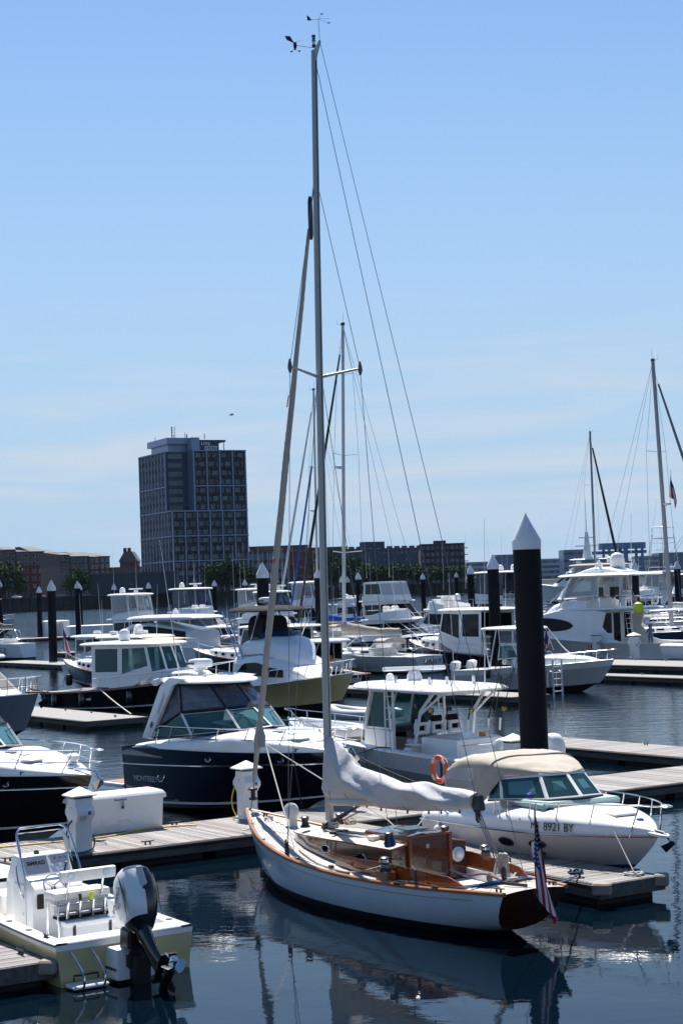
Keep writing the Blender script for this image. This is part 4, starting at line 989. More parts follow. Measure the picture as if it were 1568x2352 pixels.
PWD = .078
for sg in (1, -1):
    for k in range(19):
        run = []; runs = []
        for x in XS:
            yo = sh_hb(x/SL)-.055-k*PWD; yi = max(yo-PWD+.013, inner(x)+.004)
            if yo > yi+.012: run.append((x, yo, yi))
            elif run: runs.append(run); run = []
        if run: runs.append(run)
        for rn in runs:
            if len(rn) < 3: continue
            rows = [[Vector((x, sg*yo, dz_(x, yo)+.001)), Vector((x, sg*yo, dz_(x, yo)+.007)), Vector((x, sg*yi, dz_(x, yi)+.007)), Vector((x, sg*yi, dz_(x, yi)+.001))] for x, yo, yi in rn]
            MB().grid(rows).build('deck_plank', TEAK, S.o)
# cabin trunk
cx = [CX0+(CX1-CX0)*i/26 for i in range(27)]
def cab_z(x): return interp([(CX0, 1.3), (5, 1.27), (6.5, 1.2), (7.6, 1.14), (CX1, 1.1)], x)
b = MB()
for sg in (1, -1): b.grid([[Vector((x, sg*cab_w(x), dz_(x, cab_w(x))-.01)), Vector((x, sg*(cab_w(x)-.03), cab_z(x)))] for x in cx])
b.add([(CX0, -.84, .45), (CX0, .84, .45), (CX0, .81, 1.3), (CX0, .4, 1.37), (CX0, -.4, 1.37), (CX0, -.81, 1.3)], [(0, 1, 2, 3, 4, 5)])
b.build('cabin_side', VARND, S.o, True)
MB().grid([[Vector((x, k*(cab_w(x)-.0), cab_z(x)+.075*(1-k*k)*min(1, cab_w(x)/.5))) for k in (-1, -.85, -.5, -.2, 0, .2, .5, .85, 1)] for x in cx]).build('cabin_top', CREAMDECK, S.o, True)
for sg in (1, -1):
    bar('cabin_trim', VARN, S.o, [Vector((x, sg*(cab_w(x)-.005), cab_z(x)-.004)) for x in cx], .018, 6)
    for x in (4.4, 5.9): 
        w_ = cab_w(x)-.012; porthole(S, (x, sg*w_, (cab_z(x)+dz_(x, w_))/2), (0, sg, .05), .17, .075, CHROME)
bar('cabin_trim', VARN, S.o, [(CX0-.01, .82, 1.3), (CX0-.01, .4, 1.375), (CX0-.01, -.4, 1.375), (CX0-.01, -.82, 1.3)], .02, 6)
# companionway with sliding hatch
b = MB(); b.box((4.15, 0, 1.39), (1.65, .86, .16)); b.build('hatch_base', VARN, S.o, bevel=.02)
rows = [[Vector((x, y, 1.5+.05*(1-(y/.42)**2)+(0.012 if x < 3.6 else 0))) for y in (-.42, -.3, -.15, 0, .15, .3, .42)] for x in (3.3, 3.58, 3.6, 4.6, 4.62)]
b = MB(); b.grid(rows); b.grid([[Vector((p.x, p.y, p.z-.05)) for p in r] for r in rows]); b.build('sliding_hatch', VARN, S.o, True)
MB().box((3.95, 0, 1.565), (.5, .5, .012)).build('hatch_pane', BLUEGLASS, S.o)
for y in (-.44, .44): MB().box((3.32, y, .95), (.1, .07, 1.1)).build('door_post', VARN, S.o, bevel=.01)
MB().box((3.335, 0, .95), (.03, .82, 1.05)).build('washboard', VARND, S.o)
MB().box((3.312, 0, 1.5), (.05, .98, .05)).build('door_head', VARN, S.o, bevel=.01); MB().box((3.31, .05, 1.3), (.012, .07, .08)).build('lock_plate', CHROME, S.o)
o = MB().lathe([(.14, 0), (.14, .03), (.11, .05)], (3.34, -.62, 1.08), 18, axis=(-1, 0, 0)).build('compass', VINYLW, S.o, True)
MB().lathe([(.1, 0), (.095, .04), (.06, .085), (.0, .1)], (3.29, -.62, 1.08), 18, axis=(-1, 0, 0)).build('compass_dome', WHITE, o, True)
# cockpit well
b = MB(); x0, x1 = CKX, CX0
for sg in (1, -1):
    xs_ = [x0+(x1-x0)*i/8 for i in range(9)]
    b.grid([[Vector((x, sg*inner(x), dz_(x, .8)+.0)), Vector((x, sg*inner(x), .62))] for x in xs_])
    b.grid([[Vector((x, sg*inner(x), .62)), Vector((x, sg*.34, .6)), Vector((x, sg*.32, .2))] for x in xs_])
b.add([(x0, -.62, .9), (x0, .62, .9), (x0, .62, .2), (x0, -.62, .2)], [(0, 1, 2, 3)]); b.add([(x0, -.6, .2), (x0, .6, .2), (x1, .6, .2), (x1, -.6, .2)], [(0, 1, 2, 3)])
b.build('cockpit_well', WHITE2, S.o)
for sg in (1, -1):
    for x in (2.0, 2.55): MB().lathe([(.085, 0), (.085, .01)], (x, sg*(inner(x)-.012), .71), 14, axis=(0, -sg, 0)).build('locker_hole', BLACKP, S.o)
    # coaming board: tall at the cabin, sweeping down aft
    cxs = [1.1+(5.25-1.1)*i/20 for i in range(21)]
    def cy(x): return interp([(1.1, .66), (1.9, .84), (3.3, .94), (4.4, .98), (5.25, .92)], x)
    def ch(x): return interp([(1.1, .03), (1.5, .2), (2.2, .26), (3.4, .3), (4.6, .26), (5.1, .2), (5.25, .06)], x)
    MB().loft([[Vector((x, sg*(cy(x)+.018), dz_(x, cy(x))-.01)), Vector((x, sg*(cy(x)+.028), dz_(x, cy(x))+ch(x))), Vector((x, sg*(cy(x)-.002), dz_(x, cy(x))+ch(x))), Vector((x, sg*(cy(x)-.02), dz_(x, cy(x))-.01))] for x in cxs], cap=True).build('coaming', VARN, S.o, True)
    MB().box((3.1, sg*1.1, dz_(3.1, 1.1)+.1), (.42, .2, .22)).build('winch_base', VARN, S.o, bevel=.02)
    o = winch(S.o, (3.12, sg*1.1, dz_(3.1, 1.1)+.21), 1.5, DARKM)
    MB().lathe([(.1, 0), (.1, .05)], (3.12, sg*1.1, dz_(3.1, 1.1)+.36), 12).build('winch_top', CHROME, S.o, True)
    MB().tube(coilpts(Vector((3.12, sg*1.1, dz_(3.1, 1.1)+.24)), .1, 4, 3, .6), .014, 5).build('sheet_turns', ROPEG, S.o, True)
    winch(S.o, (3.75, sg*.62, cab_z(3.7)+.05), 1.4, DARKM)
    cleat(S.o, 1.6, sg*1.0, dz_(1.6, 1.0)+.01, 0, .8)
    bar('jib_sheet', ROPEG, S.o, smooth_pts([(6.9, sg*.85, dz_(6.9, .8)+.03), (5.6, sg*1.16, dz_(5.6, 1.1)+.03), (4.6, sg*1.22, dz_(4.6, 1.1)+.03), (3.9, sg*1.2, dz_(4, 1.1)+.1), (3.2, sg*1.12, dz_(3.1, 1.1)+.28)], 5), .014, 5)
    MB().box((4.75, sg*1.2, dz_(4.7, 1.2)+.02), (1.0, .04, .03), rz=-sg*.03).build('genoa_track', DARKM, S.o); MB().box((4.95, sg*1.2, dz_(4.9, 1.2)+.05), (.12, .06, .07)).build('track_car', DARKM, S.o)
    bar('stanchion_base', DARKM, S.o, [(2.2, sg*1.02, dz_(2.2, 1.02)), (2.2, sg*1.02, dz_(2.2, 1.)+.3), (2.32, sg*1.02, dz_(2.2, 1.)+.36)], .02, 6)
    MB().box((2.3, sg*.45, .63), (1.6, .42, .05), rz=0).build('cockpit_cushion', VINYLW, S.o, bevel=.02)
bar('tiller', VARN, S.o, smooth_pts([(1.0, 0, .95), (1.5, .02, 1.0), (2.0, .06, .92), (2.5, .1, .96)], 5), .022, 8)
MB().tube(coilpts(Vector((2.55, 1.13, dz_(2.5, 1.1)+.03)), .17, 4, 12, .3), .012, 5).build('line_heap', ROPEK, S.o, True)
for i in range(5):
    x = 3.72+.0*i; a = i*.03-.06
    bar('halyard_coil', mat('navy_halyard', (.02, .04, .09), .9) if i % 3 else ROPEB, S.o, smooth_pts([(x, .62+a, 1.5), (x-.1, .64+a*1.5, 1.3), (x-.12, .64+a*1.7, .95+.03*i), (x-.06, .68+a*1.7, .92+.03*i), (x-.02, .68+a, 1.2), (x, .65+a, 1.5)], 5), .017, 5)
# mast, boom, rigging
MB0 = S.px(757, 1895); MTOP = S.px(721, 116); MB0.z = 1.2
b = MB(); rings = []
for i in range(25):
    k = i/24; p = MB0.lerp(MTOP, k)+Vector((.05*sin(pi*k), 0, 0)); rx, ry = lerp(.105, .075, k**1.5), lerp(.078, .055, k**1.5)
    rings.append([p+Vector((rx*cos(a), ry*sin(a), 0)) for a in [2*pi*j/20 for j in range(20)]])
b.loft(rings, cap=True); MAST = b.build('mast', MASTP, S.o, True)
def mp(z): k = (z-MB0.z)/(MTOP.z-MB0.z); return MB0.lerp(MTOP, k)+Vector((.05*sin(pi*k), 0, 0))
bar('sail_track', BLACKP, MAST, [mp(z)+Vector((-.1+.03*(z/17), 0, 0)) for z in (3.1, 6, 9, 12, 15, 17)], .014, 5)
MB().box(MB0+Vector((0, 0, .02)), (.34, .26, .1)).build('mast_collar', DARKM, S.o, bevel=.02)
# masthead
_n0 = set(COL.objects)
o = MB().prism([Vector((.08, -.03, -.55)), Vector((.08, -.03, -.1)), Vector((-.1, -.03, -.05)), Vector((-.45, -.03, .18)), Vector((-.5, -.03, .1)), Vector((-.12, -.03, -.45))], MTOP+Vector((0, 0, .1)), MTOP+Vector((0, .06, .1))).build('masthead_crane', ALUW, S.o)
MB().lathe([(.07, 0), (.075, .05), (.07, .1)], MTOP+Vector((0, 0, .12)), 14).build('light_base', BLACKP, S.o, True)
MB().lathe([(.06, .1), (.06, .22)], MTOP+Vector((0, 0, .12)), 14).build('anchor_light', VINYLW, S.o, True)
MB().lathe([(.075, .22), (.075, .26), (.065, .27), (.065, .4)], MTOP+Vector((0, 0, .12)), 14).build('tricolour_light', GREENL, S.o, True)
MB().lathe([(.075, .4), (.08, .43), (.07, .46)], MTOP+Vector((0, 0, .12)), 14).build('light_cap', BLACKP, S.o, True)
q = MTOP+Vector((-.46, 0, .3)); bar('vane_post', DARKM, S.o, [q, q+Vector((.05, 0, .75))], .01, 5)
o = bar('wind_vane', BLACKP, S.o, [q+Vector((.06, .46, .68)), q+Vector((.05, 0, .78)), q+Vector((.04, -.5, .86))], [.016, .014, .004], 5)
MB().prism([Vector((0, .46, -.06)), Vector((0, .28, -.03)), Vector((0, .4, .1)), Vector((0, .48, .13))], q+Vector((.05, 0, .72)), q+Vector((.066, 0, .72))).build('tail_fin', BLACKP, o)
for y, z, x in ((-.1, .95, -.1), (-.5, .72, .1)): MB().box(q+Vector((.05+x, y, z)), (.09, .1, .012)).build('vane_tab', BLACKP, o); bar('vane_arm', BLACKP, o, [q+Vector((.05, 0, .76)), q+Vector((.05+x, y, z))], .005, 4)
q = MTOP+Vector((.05, .0, .12)); e1 = q+Vector((.28, .62, .1))
o = bar('anemometer_arm', DARKM, S.o, [q, e1], .012, 5)
MB().lathe([(.02, -.14), (.06, -.1), (.07, .02), (.05, .1), (.01, .14)], e1, 10).build('sensor_body', BLACKP, o, True)
MB().prism([Vector((0, .02, .06)), Vector((0, .34, .16)), Vector((0, .42, .3)), Vector((0, .2, .32))], e1, e1+Vector((.012, 0, 0))).build('wind_fin', BLACKP, o); bar('fin_arm', BLACKP, o, [e1+Vector((0, .05, .1)), e1+Vector((0, -.28, .22))], [.01, .004], 4)
for k in range(3):
    a = 2*pi*k/3+.5; c = e1+Vector((.17*cos(a), .17*sin(a), -.2)); bar('cup_arm', BLACKP, o, [e1+Vector((0, 0, -.16)), c], .006, 4); MB().lathe([(.005, -.045), (.04, -.02), (.045, .02), (.02, .045)], c, 8).build('cup', BLACKP, o, True)
for q_ in set(COL.objects)-_n0:
    if q_.parent == S.o:
        for v_ in q_.data.vertices: v_.co = MTOP+(v_.co-MTOP)*.55
    else:
        for v_ in q_.data.vertices: v_.co = MTOP+(v_.co-MTOP)*.55
# spreaders and standing rigging
zsp = 10.5; sp_root = mp(zsp)
tips = {}
for sg in (1, -1):
    tp = sp_root+Vector((-.26, sg*.82, .16)); tips[sg] = tp
    bar('spreader', ALUW, MAST, [sp_root+Vector((0, sg*.06, 0)), tp], [.034, .022], 8)
    MB().lathe([(.02, -.14), (.05, -.04), (.04, .05), (.015, .15)], tp, 10).build('spreader_boot', CANVASG, MAST, True)
    hound = mp(14.4)+Vector((0, sg*.05, 0)); ch_ = Vector((6.55, sg*1.28, dz_(6.55, 1.25)))
    bar('cap_shroud', WIRE, S.o, [hound, tp, ch_], .007, 5)
    bar('lower_shroud', WIRE, S.o, [sp_root+Vector((0, sg*.06, -.1)), Vector((6.75, sg*1.22, dz_(6.7, 1.2)))], .007, 5)
    for x, y in ((6.55, 1.28), (6.75, 1.22)): bar('turnbuckle', DARKM, S.o, [(x, sg*y, dz_(x, y)), (x, sg*y, dz_(x, y)+.32)], [.028, .016], 6)
BEND = S.px(1092, 1840)
bar('backstay', WIRE, S.o, [MTOP+Vector((-.25, 0, .12)), Vector((.25, 0, dz_(.25, 0)+.02))], .006, 5)
bar('topping_lift', WIRE, S.o, [MTOP+Vector((-.1, 0, -.4)), BEND+Vector((.02, 0, .12))], .007, 5)
STT = mp(14.6)+Vector((.08, 0, 0)); TACK = Vector((SL-.22, 0, 1.3))
bar('forestay', WIRE, S.o, [STT, TACK], .012, 5)
JT = S.px(578, 1795); 
def jp(k): return TACK.lerp(STT, k)
b = MB(); rows = []
prof = [(.045, .035), (.06, .06), (.09, .062), (.112, .1), (.125, .115), (.142, .075), (.2, .078), (.3, .086), (.4, .09), (.5, .086), (.6, .078), (.7, .068), (.78, .058), (.85, .05), (.9, .045), (.925, .04)]
for i in range(60):
    k = .045+(.925-.045)*i/59; r_ = interp(prof, k)*.86; p = jp(k); r2 = random.Random(i)
    rows.append([p+Vector((r_*(.95+.06*r2.random())*cos(a)*(1+.1*sin(a*2+k*55)), r_*sin(a)*(1+.1*sin(a*3+k*40)), 0)) for a in [2*pi*j/12+k*30 for j in range(12)]])
b.loft(rows, cap=True); JIB = b.build('furled_jib', SAILC, S.o, True)
MB().prism([jp(.105), jp(.15), jp(.13)+Vector((-.34, .02, -.06)), jp(.115)+Vector((-.36, .02, -.1))], (0, -.012, 0), (0, .012, 0)).build('clew_patch', SAILC, JIB)
CLEW = jp(.118)+Vector((-.34, 0, -.08))
MB().lathe([(.02, -.2), (.1, -.17), (.1, -.13), (.05, -.11), (.05, .02), (.1, .04), (.1, .08), (.03, .1)], jp(.03), 12).build('furling_drum', DARKM, S.o, True)
MB().lathe([(.03, -.5), (.05, -.4), (.055, 0), (.05, .3), (.03, .4)], jp(.945), 10).build('furler_swivel', DARKM, S.o, True)
bar('stem_fitting', CHROME, S.o, [TACK+Vector((.1, 0, -.06)), TACK+Vector((0, 0, .1))], .03, 6)
bar('red_leech_tie', REDP, JIB, [jp(.405)+Vector((.1, .05, 0)), jp(.41)+Vector((-.1, .08, .05))], .016, 5); bar('red_leech_tie', REDP, JIB, [jp(.655)+Vector((.08, .06, 0)), jp(.665)+Vector((-.05, .1, .1))], .014, 5)
bar('jib_sheet', ROPEW, S.o, [CLEW, Vector((7.0, .9, dz_(7, .9)+.05))], .013, 5); bar('jib_sheet', ROPEW, S.o, [CLEW, Vector((6.3, -.9, 1.4)), Vector((5.2, -1.0, dz_(5, 1.)+.05))], .013, 5)
bar('furling_line', ROPEG, S.o, smooth_pts([(SL-.4, .1, 1.4), (9.6, .52, dz_(9.6, .5)+.06), (8.2, .98, dz_(8.2, .98)+.04), (6.6, 1.22, dz_(6.6, 1.2)+.04), (4.6, 1.3, dz_(4.6, 1.3)+.04)], 4), .007, 4)
for x, y in ((9.6, .52), (8.2, .98), (6.2, 1.26)): MB().lathe([(.035, 0), (.035, .05), (.01, .06)], (x, y, dz_(x, y)+.01), 8).build('fairlead', DARKM, S.o, True)
# boom and sail cover
tops = [(756, 1690), (766, 1697), (783, 1712), (798, 1727), (812, 1752), (842, 1766), (877, 1778), (927, 1798), (976, 1795), (1016, 1806), (1060, 1812), (1094, 1820)]
bots = [(747, 1836), (752, 1837), (768, 1838), (790, 1838), (809, 1839), (840, 1847), (868, 1855), (927, 1861), (980, 1863), (1008, 1863), (1050, 1862), (1086, 1861)]
TP = [S.px(*p) for p in tops]; BP = [S.px(*p) for p in bots]
TP = smooth_pts(TP, 5); BP = smooth_pts(BP, 5)
b = MB(); rows = []; nn = len(TP)
for i, (t_, q) in enumerate(zip(TP, BP)):
    k = i/(nn-1); half = interp([(0, .1), (.06, .17), (.3, .25), (.6, .22), (.85, .19), (1, .15)], k); r = []
    for j in range(28):
        a = 2*pi*j/28; u_ = (1-cos(a))/2                              # 0 top .. 1 bottom
        wd = half*(sin(pi*min(1, u_**.85))**.8 if 0 < u_ < 1 else 0)*(1 if a < pi else -1)
        base = t_.lerp(q, u_)
        ph_ = 8*u_-13*k+1.2*sin(4*k); fold = .05*(1-2*abs(sin(ph_*.5)))*(1.1-.5*k)+.03*(1-abs(sin(ph_*1.3+2*u_)))**2.5+.03*noise.noise(Vector((k*10-u_*3, u_*3, 2)))+.012*noise.noise(Vector((k*34, u_*9, 5)))
        env = min(1, k*9)*min(1, (1-k)*8+.35)*sin(pi*u_)**.5 if 0 < u_ < 1 else 0
        r.append(Vector((base.x+fold*.2*env, wd+(math.copysign(1, wd) if wd else 0)*fold*1.5*env, base.z+fold*.25*env)))
    rows.append(r)
b.loft(rows, cap=True); COVER = b.build('boom_cover', CANVASW, S.o, True, angle=75)
for i in range(9, nn-2, 9):
    bar('cover_tie', ROPEG, COVER, [p_+Vector((0, math.copysign(.004, p_.y), 0)) for p_ in rows[i][10:19]], .008, 4)
for i in range(6, nn-2, 5):
    p = BP[i]; MB().lathe([(.018, -.05), (.02, -.02), (.01, .02)], p+Vector((0, .03, 0)), 6).build('cover_toggle', DARKM, COVER)
MB().tube([S.px(750, 1835)+Vector((-.1, 0, -.05)), S.px(1090, 1850)], [.075, .075], 10).build('boom', MASTP, S.o, True)
MB().box(BEND+Vector((-.08, 0, -.03)), (.28, .12, .3), ry=.2).build('boom_end', DARKM, S.o, bevel=.03)
v0, v1 = MB0+Vector((-.12, 0, .18)), S.px(829, 1848)
o = bar('boom_vang', DARKM, S.o, [v0, v0.lerp(v1, .5), v0.lerp(v1, .52), v1], [.045, .045, .03, .03], 8)
for dy in (-.03, .03): bar('vang_tackle', mat('red_flecked_line', (.2, .05, .06), .9), S.o, [v0+Vector((-.1, dy, -.05)), v1+Vector((.02, dy, -.12))], .008, 5)
MB().tube(coilpts(MB0+Vector((-.3, .1, .1)), .16, 5, 22, .9), .014, 5).build('halyard_tail', ROPEW, S.o, True); MB().tube(coilpts(MB0+Vector((-.25, -.35, .1)), .14, 5, 23, .8), .014, 5).build('halyard_tail', ROPEG, S.o, True)
MB().lathe([(.06, 0), (.05, .1), (.07, .15)], MB0+Vector((-.35, .3, .06)), 10).build('winch', DARKM, S.o, True)
winch(S.o, MB0+Vector((.35, .38, .06)), 1.4, DARKM); winch(S.o, MB0+Vector((.3, -.4, .06)), 1.4, DARKM)
MB().box((4.5, .5, cab_z(4.5)+.09), (.22, .18, .09)).build('rope_clutch', VINYLW, S.o, bevel=.015); MB().box((6.0, .42, cab_z(6)+.1), (.12, .42, .05), rz=.3).build('deck_organiser', DARKM, S.o)
for dy in (.3, .36, .42, .48): bar('deck_line', ROPEG if dy < .4 else ROPEW, S.o, [(6.9, dy*.6, cab_z(6.9)+.1), (6.0, dy+.05, cab_z(6)+.1), (4.6, dy+.1, cab_z(4.6)+.1)], .007, 4)
# mainsheet tackle, traveller and aft gear
TRV = Vector((1.0, -.05, dz_(1., 0)+.06))
for dx, dy in ((-.04, -.03), (0, 0), (.04, .03), (.02, -.05)): bar('mainsheet', ROPEG, S.o, [BEND+Vector((-.05+dx*.5, dy, -.2)), TRV+Vector((dx, dy, .12))], .012, 5)
for p in (BEND+Vector((-.05, 0, -.26)), TRV+Vector((0, 0, .12))): MB().lathe([(.02, -.12), (.05, -.06), (.05, .06), (.02, .12)], p, 8).build('block', DARKM, S.o, True)
MB().box((1.0, 0, dz_(1., 0)+.025), (.05, 1.3, .035)).build('traveller_track', DARKM, S.o)
for k in range(3): bar('traveller_line', ROPEB, S.o, smooth_pts([(.98+.03*k, -.7, dz_(1, .7)+.05), (1.02-.02*k, -.3, dz_(1, .3)+.09), (1.0+.02*k, .2, dz_(1, .2)+.06), (.99, .72, dz_(1, .7)+.05)], 5), .014, 5)
for k in range(4): bar('sheet_coil', ROPEW if k % 2 else ROPEG, S.o, smooth_pts([(1.25+.05*k, -.3-.02*k, 1.35), (1.3+.05*k, -.35, .95), (1.35+.04*k, -.3, .82), (1.42+.04*k, -.22, 1.0), (1.3+.04*k, -.28, 1.35)], 5), .02, 5)
o = MB().tube(coilpts(Vector((1.15, -.2, dz_(1.1, .2)+.03)), .22, 5, 31, .5), .014, 5).build('sheet_heap', ROPEW, S.o, True)
MB().box((.45, .1, dz_(.4, 0)+.05), (.5, .04, .05), rz=.3).build('boat_hook', DARKM, S.o)
for sg in (1, -1): cleat(S.o, .3, sg*.55, dz_(.3, .5)+.005, .2, .8)
cleat(S.o, 10.0, 0, dz_(10, 0)+.005, 0, 1.); MB().tube(coilpts(Vector((9.75, .05, dz_(9.7, 0)+.02)), .12, 3, 41, .6), .013, 5).build('bow_line', ROPEW, S.o, True)
q = Vector((9.05, -.18, dz_(9, .1)))
o = MB().lathe([(.1, 0), (.09, .03), (.08, .22)], q, 12).build('vent_pipe', ALUW, S.o, True)
MB().lathe([(.18, -.02), (.18, .04), (.1, .1)], q+Vector((.02, .03, .32)), 18, axis=(-.5, .85, .15)).build('vent_cowl', ALUW, o, True)
bar('mooring_line', ROPEW, S.o, sag((10.4, -.3, 1.25), S.loc(on_main(main_s(S.w((10.6, -1.2, 0)))[0], .4, DZ+.05)), .1), .014, 5)
bar('mooring_line', mat('navy_rope', (.03, .05, .1), .9), S.o, sag((.25, -.58, .95), S.loc(on_finger(.9, 1.3, DZ+.06)), .05), .018, 5)
ft = S.px(1227, 1863, -.1); fb_ = Vector((.1, -.1, dz_(.1, 0)))
flag(S.w(fb_), S.w(ft), 1.0, 1.2, (.9, -.45, 0), 'faded striped ensign hanging limp from the varnished sailboat stern', True, .95)
# ---------------------------------------------------------------- open fishing boat with outboard, lower left
tl, tr_ = G(125, 2175, .66), G(445, 2126, .66)
to = (tl+tr_)/2; CA = math.atan2(tr_.y-tl.y, tr_.x-tl.x)+pi/2
K = Boat('fishing_boat', 'pale yellow hulled open fishing boat with one big outboard motor', 'motorboat', to, CA)
KB = (tr_-tl).length
h = PH(7.2, KB, .66, 1.2, ws=.985, tm=.35, pw=2.6, cs=.93, cb=.3, zc0=-.06, zc1=.35, sp=1.7)
power_hull(K, h, [BOTTOM, mat('cream_yellow_hull', (.54, .45, .23), .22, noise_amt=.05, coat=.3), WHITE], [(.88, 1), (1., 2)], rub=DARKM, rubr=.02)
XK = [.02+i*5.2/22 for i in range(23)]
b = MB(); lin = MB()
for sg in (1, -1):
    b.grid([[Vector((x, sg*h.at(x)[0], h.at(x)[1]+.015)), Vector((x, sg*(h.at(x)[0]-.03), h.at(x)[1]+.035)), Vector((x, sg*(h.at(x)[0]-.24), h.at(x)[1]+.03)), Vector((x, sg*(h.at(x)[0]-.25), h.at(x)[1]+.0))] for x in XK])
    lin.grid([[Vector((x, sg*(h.at(x)[0]-.25), h.at(x)[1]+.01)), Vector((x, sg*(h.at(x)[0]-.32), .32))] for x in XK])
b.build('gunwale', WHITE, K.o, True)
MB().box((.22, 0, h.fs+.01), (.46, KB-.46, .05)).build('transom_deck', WHITE, K.o, bevel=.015)
lin.add([(.44, -1, .32), (.44, 1, .32), (.44, 1, .66), (.44, -1, .66)], [(0, 1, 2, 3)]); lin.build('cockpit_liner', WHITE2, K.o, True)
MB().add([(.3, -1.1, .32), (.3, 1.1, .32), (5.3, 1.05, .34), (5.3, -1.05, .34)], [(0, 1, 2, 3)]).build('cockpit_floor', WHITE2, K.o)
deck(K, h, WHITE, 5.1)
MB().box((5.1, 0, .62), (.1, 2.0, .6)).build('bow_step', WHITE2, K.o)
MB().box((4.35, 0, .62), (.7, .9, .5)).build('forward_seat', VINYLW, K.o, bevel=.06, seg=2, smooth=True)
for x in (2.1, 1.3, .6):
    for sg in (1, -1): MB().lathe([(.06, 0), (.06, .012)], (x, sg*(KB/2-.14), h.at(x)[1]+.028), 12).build('rod_holder', DARKM, K.o)
# console
prof = [(2.62, .32), (2.58, 1.02), (2.5, 1.14), (2.74, 1.28), (2.9, 1.32), (3.1, 1.64), (3.42, 1.66), (3.72, 1.2), (3.82, .32)]
MB().prism([Vector((x, -.46, z)) for x, z in prof], (0, 0, 0), (0, .92, 0)).build('console', WHITE, K.o, bevel=.03, seg=2, smooth=True)
def dash(u, y, off=.012): return Vector((lerp(2.9, 3.1, u)-off*.85, y, lerp(1.32, 1.64, u)+off*.5))
sd = (dash(1, 0)-dash(0, 0)).normalized()
MB().add([dash(.08, .42), dash(.08, -.02), dash(.95, -.02), dash(.95, .42)], [(0, 1, 2, 3)]).build('chartplotter_cover', VINYLG, K.o)
txt('screen_name', 'SIMRAD', PRINT, K.o, dash(.6, .2, .018), (0, -1, 0), sd, .1, .002, bold=.002)
MB().add([dash(.5, -.08), dash(.5, -.42), dash(.95, -.42), dash(.95, -.08)], [(0, 1, 2, 3)]).build('switch_panel', PALEGREY, K.o)
for y in (-.17, -.27, -.36): MB().lathe([(.025, 0), (.02, .015)], dash(.75, y, .014), 10, axis=(-.85, 0, .5)).build('gauge', CHROME, K.o)
MB().lathe([(.05, 0), (.05, .03), (.03, .06)], (3.25, .08, 1.65), 12).build('compass', BLACKP, K.o, True)
wc = Vector((2.42, .12, 1.2)); wn = Vector((-.85, 0, .5)).normalized(); wx = Vector((0, 1, 0)); wy = wn.cross(wx)
o = MB().tube([wc+(wx*cos(a)+wy*sin(a))*.2 for a in [2*pi*i/24 for i in range(24)]], .014, 6, closed=True).build('steering_wheel', CHROME, K.o, True)
for k in range(3):
    a = pi/2+2*pi*k/3; MB().tube([wc-wn*.05, wc+(wx*cos(a)+wy*sin(a))*.2], [.03, .016], 6).build('spoke', CHROME, o, True)
MB().tube([wc-wn*.05, wc-wn*.2], .03, 8).build('column', BLACKP, o)
MB().box((2.72, -.2, 1.34), (.14, .12, .1)).build('throttle_base', BLACKP, K.o, bevel=.02); bar('throttle_lever', DARKM, K.o, [(2.7, -.2, 1.38), (2.62, -.2, 1.55)], .018, 6)
MB().box((2.565, .33, .93), (.02, .12, .26)).build('speaker_grille', BLACKP, K.o)
MB().box((3.12, .468, .78), (.5, .016, .8)).build('console_door', WHITE2, K.o, bevel=.006); MB().box((2.98, .48, .68), (.03, .02, .05)).build('door_latch', CHROME, K.o)
hoop = lambda s_: smooth_pts([(2.72, s_*.53, 1.12), (2.78, s_*.53, 1.4), (3.12, s_*.5, 1.98), (3.24, s_*.38, 2.12)], 5)
bar('windscreen_rail', CHROME, K.o, hoop(1)+hoop(-1)[::-1], .02, 8)
pl = [(3.14, 1.67), (3.25, 2.04)]
MB().add([(3.16, .44, 1.67), (3.16, -.44, 1.67), (3.28, -.42, 2.02), (3.28, .42, 2.02)], [(0, 1, 2, 3)]).build('windscreen', CLEAR, K.o)
for sg in (1, -1): MB().add([(3.16, sg*.44, 1.67), (2.95, sg*.47, 1.5), (3.08, sg*.47, 1.86), (3.28, sg*.42, 2.02)], [(0, 1, 2, 3)]).build('wing_pane', CLEAR, K.o)
bar('windscreen_trim', CHROME, K.o, [(2.95, .47, 1.5), (3.08, .47, 1.86), (3.28, .42, 2.03), (3.28, -.42, 2.03), (3.08, -.47, 1.86), (2.95, -.47, 1.5)], .009, 5)
bar('grab_rail', CHROME, K.o, smooth_pts([(2.95, .48, .95), (2.9, .55, 1.1), (3.05, .55, 1.4), (3.15, .5, 1.5)], 4), .016, 6)
# leaning post
MB().box((1.78, 0, 1.14), (.46, 1.02, .13)).build('seat_cushion', VINYLW, K.o, bevel=.04, seg=2, smooth=True)
MB().box((1.8, 0, 1.05), (.42, .98, .05)).build('seat_pan', PALEGREY, K.o)
MB().box((1.68, 0, .9), (.2, .9, .24)).build('seat_pocket', VINYLG, K.o, bevel=.02); MB().box((1.66, 0, .78), (.24, .92, .05)).build('pocket_hem', CANVASBK, K.o)
MB().box((1.35, 0, 1.5), (.1, 1.02, .2), ry=-.15).build('backrest', VINYLW, K.o, bevel=.04, seg=2, smooth=True)
for y in (-.32, .32):
    bar('backrest_arm', CHROME, K.o, [(1.52, y, 1.1), (1.4, y, 1.45)], .022, 8); MB().lathe([(.055, 0), (.055, .02)], (1.3, y, 1.5), 12, axis=(-1, 0, .1)).build('arm_flange', CHROME, K.o)
for x in (1.6, 2.0):
    for y in (-.44, .44): bar('leg', CHROME, K.o, [(x, y, 1.05), (x+(.04 if x > 1.8 else -.06), y*1.04, .33)], .022, 8)
